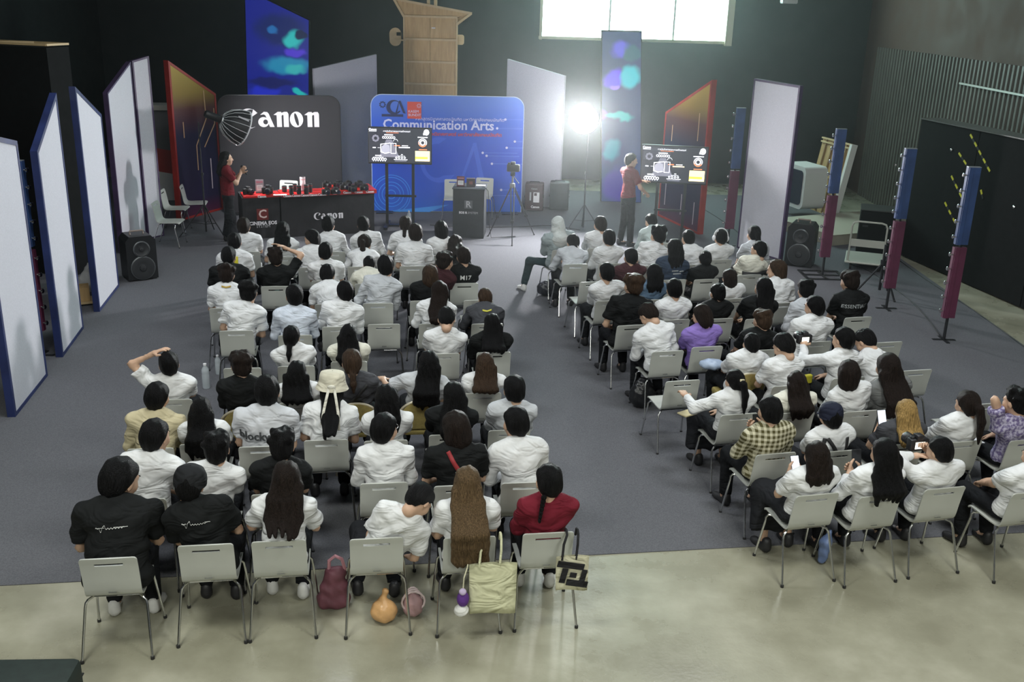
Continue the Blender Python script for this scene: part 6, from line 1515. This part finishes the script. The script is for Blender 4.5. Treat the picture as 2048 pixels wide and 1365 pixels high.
# bucket hat with ribbon
m = MB().lathe([(.135, -.005), (.118, .03), (.108, .06), (.104, .10), (.094, .128), (.05, .140), (.004, .142)], 24, (0, -.012, .02), Matrix.Rotation(R_(10), 3, 'X'), closed=False); on_head(40, m, 'bucket_hat', cloth('hat_cream', (.60, .57, .46)))
c = SPEC[40]['_ctx']
for x0, x1, L in ((-.02, -.055, .26), (.02, .06, .30)):
    me = MB(); P_ = [Vector((x0, -.125, .03)), Vector(((x0 + x1) / 2, -.165, -.06)), Vector((x1, -.185, -.16)), Vector((x1 * 1.2, -.20, -L))]
    vs = []; 
    for p in P_: vs += [p + Vector((-.011, 0, 0)), p + Vector((.011, 0, 0))]
    me._add(vs, [(2 * k, 2 * k + 1, 2 * k + 3, 2 * k + 2) for k in range(3)]); o = on_head(40, me, 'hat_ribbon', cloth('ribbon_cream', (.66, .64, .56))); sm = o.modifiers.new('thickness', 'SOLIDIFY'); sm.thickness = .003
on_head(40, MB().ball((0, -.13, .035), (.035, .012, .018), 10, 6), 'hat_bow', cloth('ribbon_cream', (.66, .64, .56)))
def cap(i, m, spin=0):
    R2 = Matrix.Rotation(R_(8), 3, 'X'); on_head(i, MB().lathe([(.105, -.01), (.106, .03), (.102, .06), (.086, .095), (.05, .118), (.004, .124)], 20, (0, -.012, .022), R2, closed=False), 'cap_crown', m)
    b = MB(); n = 10; vs = []
    for k in range(n + 1):
        a = R_(-60 + 120 * k / n); vs += [Vector((.100 * math.sin(a), .085 * math.cos(a), .03)), Vector((.095 * math.sin(a), .085 * math.cos(a) + .085 * max(.15, math.cos(a)), .018))]
    b._add(vs, [(2 * k, 2 * k + 1, 2 * k + 3, 2 * k + 2) for k in range(n)]); o = on_head(i, b, 'cap_brim', m); sm = o.modifiers.new('thickness', 'SOLIDIFY'); sm.thickness = .004
cap(51, cloth('cap_black', (.014, .015, .017))); cap(92, cloth('cap_navy', (.015, .018, .035)))
# headphones
on_head(60, MB().tube([(.11 * math.cos(R_(a)), -.01, .02 + .125 * math.sin(R_(a))) for a in range(0, 181, 15)], .009, 6), 'headphone_band', M_WHITE)
for s in (-1, 1): on_head(60, MB().ball((s * .105, -.01, .0), (.022, .038, .042), 10, 8), 'ear_cup', M_WHITE)
# glasses
M_WIRE = mat('glasses_wire', (.25, .25, .26), .3, .8)
for s in (-1, 1): on_head(47, MB().tube([(s * .034 + .026 * math.cos(R_(a)), .098, .010 + .02 * math.sin(R_(a))) for a in range(0, 361, 30)], .0025, 5), 'lens_rim', M_WIRE); on_head(47, MB().tube([(s * .06, .096, .012), (s * .088, .0, .012)], .0025, 5), 'temple', M_WIRE)
# hair ornaments
on_head(62, MB().lathe([(.030, -.016), (.05, 0), (.030, .016)], 12, (0, -.118, -.10), Matrix.Rotation(R_(80), 3, 'X')), 'scrunchie', cloth('scrunchie_white', (.7, .7, .7)))
on_head(87, MB().box((0, -.128, .035), (.05, .018, .035), Matrix.Rotation(R_(8), 3, 'Y'), bev=.004), 'hair_clip', mat('clip_cream', (.68, .62, .42), .4))
for k in range(6): on_head(81, MB().box((.02 + .014 * k, -.100 + .012 * k, .070 - .006 * k), (.010, .012, .03), Matrix.Rotation(R_(20 * (k % 3 - 1)), 3, 'Y'), bev=.003), 'hair_clip', mat('clip_shiny', (.65, .50, .48), .25, .5))
on_head(28, MB().box((.085, -.055, -.03), (.012, .012, .085), bev=.004), 'hair_clip', mat('clip_white', (.75, .75, .75), .4))
# braid of the maroon sweater
c = SPEC[55]['_ctx']; b = MB(); p0 = c['J']['head'] + c['J']['Rh'] @ Vector((-.06, -.09, -.07))
for k in range(7): b.ball(p0 + Vector((-.012 * k * .4, -.012 * k * .3 - .02, -.028 * k)), (.022 - .0015 * k, .020, .022), 8, 6)
b.build('braid', HAIR['k'], c['root'], 'all')
# raised-arm skin, bare knees come with the bodies
# ---- things in hands
def world(i, v):
    c = SPEC[i]['_ctx']; return c['base'] + Matrix.Rotation(c['yaw'], 3, 'Z') @ Vector(v)
def phone(i, v, tilt, label, rz=0.0, lit=None, s=1.0):
    c = SPEC[i]['_ctx']; t = empty('phone', world(i, v), c['yaw'] + rz, label, 'phone', 'phones held by the audience'); t.rotation_euler = (R_(tilt), 0, c['yaw'] + rz); t.scale = (s, s, s)
    MB().box((0, 0, 0), (.075, .009, .155), bev=.004).build('phone_body', M_BLACKG, t); MB().box((0, -.0055, 0), (.068, .002, .145)).build('phone_screen', lit or mat('phone_screen_dark', (.02, .022, .025), .15), t)
M_PHL = glow('phone_screen_lit', (.75, .82, .95), 1.1)
def midhand(i, s): c = SPEC[i]['_ctx']; W, M = c['hands'][s]; return W + M @ Vector((0, .085, -.035))
phone(9, midhand(9, 1) + Vector((0, .03, .10)), -15, 'phone with white edge held up before the podium', lit=M_PHL)
phone(97, midhand(97, -1) + Vector((.0, .02, .05)), -15, 'dark phone held up by the person with tousled black hair', s=1.15); phone(93, midhand(93, -1) + Vector((-.03, 0, .06)), -25, 'lit phone held by the blond person', lit=M_PHL, s=1.15); phone(96, midhand(96, -1) + Vector((0, .02, .03)), -30, 'lit phone held by the straight-haired person in last row', lit=M_PHL)
phone(91, midhand(91, -1) + Vector((0, .02, .04)), -20, 'dark phone held by the plaid shirt wearer')
def held_camera(i, v, rz, label, s=1.15):
    c = SPEC[i]['_ctx']; t = put_camera(0, 0, 0, label, c['yaw'] + rz, s, world(i, v), group='cameras held by the audience'); MB().box((0, .0285, .045), (.07, .002, .048)).build('rear_screen', glow('camera_screen', (.9, .9, .8), 1.3), t)
held_camera(98, (SPEC[98]['_ctx']['hands'][-1][0] + SPEC[98]['_ctx']['hands'][1][0]) * .5 + Vector((0, .06, .0)), R_(180), 'black camera aimed by a person in the last right row', 1.25)
held_camera(85, midhand(85, -1) + Vector((0, .0, .0)), R_(180), 'black camera with bright rear screen held out to the left', 1.2)
# ---- bags and small things
def bag_mat(n, c, r=.6, v=.1): return mat('bag_' + n, c, r, var=v, vscale=15, bump=.2, bscale=30)
def soft(name, partname, loc, rz, label, cat, m, prims, h=.014, wr=.006, cut=True):
    t = empty(name, loc, rz, label, cat); lo = [9, 9, 9]; hi = [-9, -9, -9]
    for p in prims:
        for c_ in (p[1], p[2]) if p[0] == 'c' else (p[1],):
            r = max(p[3:5]) if p[0] == 'c' else max(p[2])
            for k in range(3): lo[k] = min(lo[k], c_[k] - r - .04); hi[k] = max(hi[k], c_[k] + r + .04)
    f = Field(lo, hi, h)
    for p in prims:
        if p[0] == 'c': f.cone(p[1], p[2], p[3], p[4], .04)
        else: f.ell(p[1], p[2], .04)
    f.add(lambda x, y, z: wr * np.sin(55 * x + 35 * z) * np.sin(48 * y + 30 * z + 1))
    if cut: f.keep(lambda x, y, z: .003 - z + 0 * x + 0 * y)
    link(partname, np_mesh(partname, *f.nets(), [m]), t); return t
c54 = SPEC[54]['_ctx']; R54 = Matrix.Rotation(c54['yaw'], 3, 'Z')
def tote(i, cx, ztop, w, h, label, m, mh, graphic=None, yoff=-.335):
    c = SPEC[i]['_ctx']; t = empty('tote_bag', c['base'] + Matrix.Rotation(c['yaw'], 3, 'Z') @ Vector((cx, yoff, 0)), c['yaw'], label, 'bag')
    b = MB(); n = 8; vs = []
    for s_, yy in ((-1, -.02), (1, .02)):
        for k in range(n + 1):
            for j in range(n + 1):
                u, v = k / n, j / n; vs.append(Vector(((u - .5) * w * (1 + .04 * v), yy * (.35 + 1.2 * math.sin(math.pi * u) * (1 - v * .8)) + .008 * math.sin(5 * u + 3 * v), ztop - h + h * v + .012 * math.sin(4 * u))))
    q = (n + 1) ** 2; fs = []
    for k in range(n):
        for j in range(n): a = k * (n + 1) + j; fs.append((a, a + n + 1, a + n + 2, a + 1)); fs.append((q + a, q + a + 1, q + a + n + 2, q + a + n + 1))
    for k in range(n): a, d_ = k * (n + 1), (k + 1) * (n + 1); fs.append((a, a + q, d_ + q, d_)); e_ = k; fs.append((e_, e_ + 1, e_ + 1 + q, e_ + q)); g_ = n * (n + 1) + k; fs.append((g_ + q, g_ + 1 + q, g_ + 1, g_))
    b._add(vs, fs); b.build('bag_body', m, t, 'all')
    for x in (-.22, .22):
        me = MB().tube([(x * w - .03, -.012, ztop - .02), (x * w - .02, .0, ztop + .10), (x * w * .8, .045, .79), (x * w * .8, .075, .812), (x * w * .8, .105, .806), (x * w * .8, .128, .74)], .009, 6); me.build('handle', mh, t, True)
    if graphic: graphic(t, ztop, w, h)
    return t
M_CANVAS = cloth('canvas_cream', (.62, .62, .42)); M_TOTEK = cloth('tote_black', (.02, .02, .022)); M_TOTEW = cloth('tote_cream', (.62, .60, .44))
tote(54, .16, .62, .33, .40, 'plain cream canvas tote hanging on a front row chair', M_CANVAS, M_CANVAS)
def g55(t, zt, w, h):
    for (x, z, sx, sz) in ((-.02, -.05, .20, .05), (.03, -.20, .16, .05), (-.07, -.13, .045, .12), (.075, -.14, .04, .10), (.0, -.13, .05, .04)): MB().box((x, -.040, zt + z), (sx, .006, sz), Matrix.Rotation(R_(12), 3, 'Y'), bev=.002).build('bold_letter', M_TOTEK, t)
tote(55, .165, .64, .23, .27, 'black and cream lettered tote hanging on the maroon wearer chair', M_TOTEW, M_TOTEK, g55)
# plush charm
p = c54['base'] + R54 @ Vector((-.055, -.355, 0)); t = empty('plush_charm', p, c54['yaw'], 'purple plush charm with white pompom beside the canvas tote', 'toy'); MB().ball((0, 0, .36), (.045, .04, .062), 12, 8).build('plush_body', bag_mat('purple', (.10, .03, .22), .8), t, 'all'); MB().ball((-.01, 0, .265), (.055, .05, .045), 12, 8).build('pompom', cloth('pompom_white', (.7, .7, .68)), t, 'all'); MB().ball((-.005, -.02, .43), (.028, .026, .026), 10, 6).build('plush_head', cloth('plush_lilac', (.5, .42, .6)), t, 'all')
MB().tube([(0, 0, .44), (.005, .0, .53), (.03, .02, .60), (.06, .10, .70), (.06, .11, .80)], .005, 5).build('charm_cord', M_TOTEW, t)
g = lambda x, y: at_z(x, y)
t = soft('food_bag', 'bag_body', g(768, 1243), 0, 'knotted orange plastic food bag under a front row chair', 'bag', bag_mat('orange_plastic', (.62, .36, .16), .35), [('e', (0, 0, .09), (.10, .085, .09)), ('c', (0, 0, .15), (.0, 0, .21), .05, .015), ('c', (0, 0, .21), (.012, 0, .26), .014, .026)], .011, .005)
t = soft('rope_bag', 'bag_body', g(826, 1232), .2, 'small pink drawstring bag with looped cords on the floor', 'bag', bag_mat('pink', (.42, .26, .27), .6), [('e', (0, 0, .09), (.075, .07, .09)), ('c', (0, 0, .14), (.0, 0, .19), .05, .02)], .012)
for k in range(3): MB().tube([(.085 * math.cos(a) * (1 - .2 * k), -.03 + .03 * k, .14 + .085 * math.sin(a)) for a in [2 * math.pi * j / 14 for j in range(15)]], .008, 6).build('cord_loop', mat('cord_pale_pink', (.62, .50, .50), .6), t, True)
t = soft('pink_handbag', 'bag_body', g(668, 1212), R_(8), 'maroon-pink soft handbag standing on the floor between front chairs', 'bag', bag_mat('dusty_maroon', (.16, .055, .075), .6), [('c', (-.05, 0, .06), (.05, 0, .06), .08, .08), ('c', (-.03, 0, .16), (.045, 0, .17), .075, .07), ('c', (.0, 0, .27), (.05, .0, .28), .065, .055)], .014)
MB().tube([(-.03, 0, .30), (-.025, 0, .39), (.02, 0, .43), (.07, 0, .40), (.09, 0, .31)], .014, 6).build('handle', bag_mat('strap_rose', (.50, .24, .28), .4), t, True)
soft('black_backpack', 'bag_body', g(1282, 815), .2, 'black shiny backpack on the carpet by the aisle', 'bag', bag_mat('black_shiny', (.015, .016, .018), .3), [('e', (0, 0, .15), (.15, .11, .16)), ('e', (.02, .02, .27), (.10, .08, .09))], .016, .009)
soft('dark_backpack', 'bag_body', g(1098, 592), 0, 'dark glossy bag on the floor by the hooded person', 'bag', bag_mat('dark_glossy', (.02, .022, .03), .3), [('e', (0, 0, .12), (.20, .12, .13)), ('e', (.06, .02, .18), (.10, .08, .09))], .018, .010)
soft('blue_umbrella_bag', 'bag_body', g(1643, 1128), 0, 'crumpled blue plastic bag under a last row chair', 'bag', bag_mat('blue_plastic', (.14, .20, .38), .35), [('c', (0, 0, .04), (.01, 0, .20), .035, .05), ('c', (.01, 0, .2), (.03, .0, .30), .03, .02)], .011, .006)
def lap_item(i, v, dims, label, name, cat, m, rz=0.0, tilt=0.0, part='cover'):
    c = SPEC[i]['_ctx']; t = empty(name, world(i, v), c['yaw'] + rz, label, cat); t.rotation_euler = (R_(tilt), 0, c['yaw'] + rz); MB().box((0, 0, 0), dims, bev=min(dims) * .3).build(part, m, t)
lap_item(87, (-.30, .25, .61), (.16, .12, .015), 'beige notebook beside the ponytail with square clip', 'notebook', 'notebook', mat('notebook_beige', (.60, .52, .30), .6), .4)
lap_item(94, (-.27, .26, .60), (.21, .29, .006), 'white paper on the lap of the ponytail at right aisle', 'paper_sheet', 'paper', M_WHITE, .3, -12, 'sheet')
lap_item(95, (-.24, .24, .60), (.21, .29, .006), 'white paper beside the lavender shirt wearer', 'paper_sheet', 'paper', M_WHITE, -.2, -8, 'sheet')
lap_item(85, (-.20, .20, .62), (.10, .05, .10), 'small yellow pouch beside the camera holder in white', 'pouch', 'pouch', mat('pouch_yellow', (.65, .58, .04), .5), .2)
lap_item(97, (-.26, .22, .61), (.17, .24, .012), 'dark folder on the lap of the tousled black hair', 'folder', 'folder', mat('folder_dark', (.03, .04, .045), .5), .2)
soft('blue_lap_bag', 'bag_body', world(83, (-.17, .30, .62)), 0, 'pale blue plastic bag on a lap behind the purple shirt', 'bag', bag_mat('pale_blue_plastic', (.36, .44, .58), .4), [('e', (0, 0, .05), (.14, .09, .06))], .014, .006, False)
# water bottle by the left aisle row
bottle(413, 776, .008, 'clear water bottle on the floor beside the left block', M_PET, .30, .045)
bottle(437, 748, .008, 'empty clear bottle under the left column chairs', M_PET, .24, .035)

# ------------------------------------------------------------------ the two presenters
def standing(px_head, px_feet, label, yaw, H, top, bot, hair, hc, arms_w, hy=0, hp=0, sl='s', skirt=False, shoe='k', hl=.35, collar=True):
    b = at_z(*px_feet); root = empty('person', (b.x, b.y, 0), R_(yaw), label, 'person'); k = H / 1.70
    V_ = lambda x, y, z: Vector((x, y, z)) * k
    hip, wst, ch, nk, hd = V_(0, 0, .93), V_(0, .01, 1.09), V_(0, .0, 1.25), V_(0, -.015, 1.43), V_(0, .015, 1.575); Rh = Matrix.Rotation(R_(hy), 3, 'Z') @ Matrix.Rotation(R_(-hp), 3, 'X')
    sh = {s: V_(s * .165, -.01, 1.375) for s in (-1, 1)}; ar = {}
    for s in (-1, 1): E_, W_ = ik(sh[s], arms_w[s][0] * k, .28 * k, .25 * k, arms_w[s][1]); ar[s] = (sh[s], E_, W_)
    kn = {s: V_(s * .095, .02, .50) for s in (-1, 1)}; an = {s: V_(s * .10, -.01 + .04 * s, .08) for s in (-1, 1)}
    I3 = Matrix.Identity(3); e = .014; f = Field((-.55, -.55, .70 * k), (.55, .65, 1.62 * k), .020)
    f.ell(hip + V_(0, 0, .0), (.158 + e, .108 + e, .13), .05); f.ell((hip + ch) * .5, (.132 + e, .095 + e, .22), .06); f.ell((ch + nk) * .5 - V_(0, 0, .02), (.150 + e, .10 + e, .15), .06); f.cone(sh[-1], sh[1], .052 + e, .052 + e, .06)
    for s in (-1, 1):
        f.cone(nk, sh[s].lerp(nk, .45), .05, .055, .05); S, E_, W_ = ar[s]
        if sl == 's': f.cone(S, S.lerp(E_, .75), .050 + e, .056 + e, .03, cut=True)
        else: f.cone(S, E_, .050 + e, .045 + e, .03); f.cone(E_, E_.lerp(W_, .92), .045 + e, .036 + e, .02, cut=True)
    f.add(lambda x, y, z: .004 * np.sin(32 * z + 14 * x) * np.sin(12 * x + 9 * y + 5 * z)); f.keep(lambda x, y, z: .80 * k - z + 0 * x + 0 * y)
    sh_o = link('shirt', np_mesh('shirt', *f.nets(), [TOP[top]]), root)
    if collar: MB().lathe([(.073, -.015), (.066, .015), (.060, .04), (.056, .042), (.062, .0)], 16, nk, closed=False).build('collar', TOP[top], root, 'all')
    f = Field((-.40, -.35, -.02), (.40, .40, 1.10 * k), .024); f.ell(hip - V_(0, 0, .02), (.165, .118, .12), .05)
    for s in (-1, 1):
        f.cone(hip + V_(s * .08, 0, -.04), kn[s], .092, .072, .04)
        if skirt: f.cone(kn[s], an[s].lerp(kn[s], .12), .085, .105, .10, cut=True)
        else: f.cone(kn[s], an[s], .072, .060, .04, cut=True)
    link('skirt' if skirt else 'trousers', np_mesh('trousers', *f.nets(), [BOT[bot]]), root)
    for s in (-1, 1): so = link('shoe', get_shoe(shoe), root); so.location = (an[s].x, an[s].y - .02, .006); so.rotation_euler = (0, 0, R_(-s * 9))
    f = Field((-.60, -.40, -.02), (.60, .70, 1.60 * k), .024); f.ell(hip, (.14, .09, .11), .04); f.ell((hip + ch) * .5, (.115, .08, .20), .05); f.ell((ch + nk) * .5, (.13, .085, .14), .05); f.cone(sh[-1], sh[1], .045, .045, .04); f.cone(nk - V_(0, 0, .03), hd + Rh @ V_(0, -.022, -.07), .053, .05, .03)
    for s in (-1, 1): S, E_, W_ = ar[s]; f.cone(S, E_, .046, .038, .03); f.cone(E_, W_, .039, .027, .02); f.cone(hip + V_(s * .08, 0, -.03), kn[s], .075, .055, .04); f.cone(kn[s], an[s], .055, .037, .03); f.cone(an[s], an[s] + V_(0, .13, -.045), .032, .025, .02)
    V, Q_ = f.nets(); Vs, Qs, Ms = [V], [Q_], [np.zeros(len(Q_), np.int32)]; off = len(V); Vh, Qh, Mh = get_head(.0095); ks = 1.05 * k
    Vs.append(hook(Vh * ks, Rh, hd)); Qs.append(Qh + off); Ms.append(Mh); off += len(Vh)
    for s in (-1, 1):
        S, E_, W_ = ar[s]; y = (W_ - E_).normalized(); z = arms_w[s][2]; z = (z - y * z.dot(y)).normalized(); x = y.cross(z); Vq, Qq = get_hand(.0075, arms_w[s][3], s)
        Vs.append(hook(Vq, Matrix((x, y, z)).transposed(), W_)); Qs.append(Qq + off); Ms.append(np.zeros(len(Qq), np.int32)); off += len(Vq)
    link('body', np_mesh('body', np.concatenate(Vs), np.concatenate(Qs), [SKIN['a'], M_EYE, M_LIP], np.concatenate(Ms)), root)
    J = dict(head=hd, Rh=Rh, neck=nk, chest=ch, waist=wst)
    if hair == 'long': V, Q_ = long_hair(dict(hl=hl, seated=0), J, ks, I3, Vector((0, 0, 1)), Vector((0, 1, 0)), .013, random.Random(3)); link('hair', np_mesh('hair', V, Q_, [HAIR[hc]]), root)
    else: o = link('hair', np_mesh('hair', *hair_short(hair, 1, .0105), [HAIR[hc]]), root); o.matrix_local = Matrix.Translation(hd) @ Rh.to_4x4() @ Matrix.Scale(ks, 4)
    return root, ar, hd, Rh
V3 = Vector
rw, arw, hdw, Rhw = standing((455, 330), (462, 486), 'standing person in dark red shirt speaking into a microphone', -72, 1.66, 'r', 's', 'long', 'k', {-1: (V3((-.03, .27, 1.33)), V3((-.6, .1, -1)), V3((.9, -.3, .1)), 1.3), 1: (V3((.03, .25, 1.31)), V3((.6, .1, -1)), V3((-.9, -.3, .1)), 1.3)}, hy=6, skirt=True, hl=.28)
mp = (arw[-1][2] + arw[1][2]) * .5 + V3((0, .05, .06)); t = empty('microphone', rw.matrix_world @ V3((0, 0, 0)), 0, 'black hand microphone held by the standing woman', 'microphone'); t.location = V3((rw.location.x, rw.location.y, 0)); t.rotation_euler = rw.rotation_euler
MB().tube([mp + V3((0, .05, -.10)), mp + V3((0, -.02, .03))], .013, 8).build('mic_handle', M_BLACKG, t, True); MB().ball(mp + V3((0, -.03, .05)), .024, 10, 8).build('mic_grille', M_STEEL, t, 'all'); t['label'] = 'black hand microphone held near the mouth on stage'
rm, arm_, hdm, Rhm = standing((1268, 322), (1250, 492), 'standing person in dark red polo pointing at the right screen', -58, 1.74, 'r', 'k', 'short', 'k', {-1: (V3((-.12, .40, 1.16)), V3((-.5, -.4, -1)), V3((0, 0, 1)), .3), 1: (V3((.22, .22, 1.02)), V3((.8, -.6, -.4)), V3((0, 0, 1)), .9)}, hy=-22, hp=6)
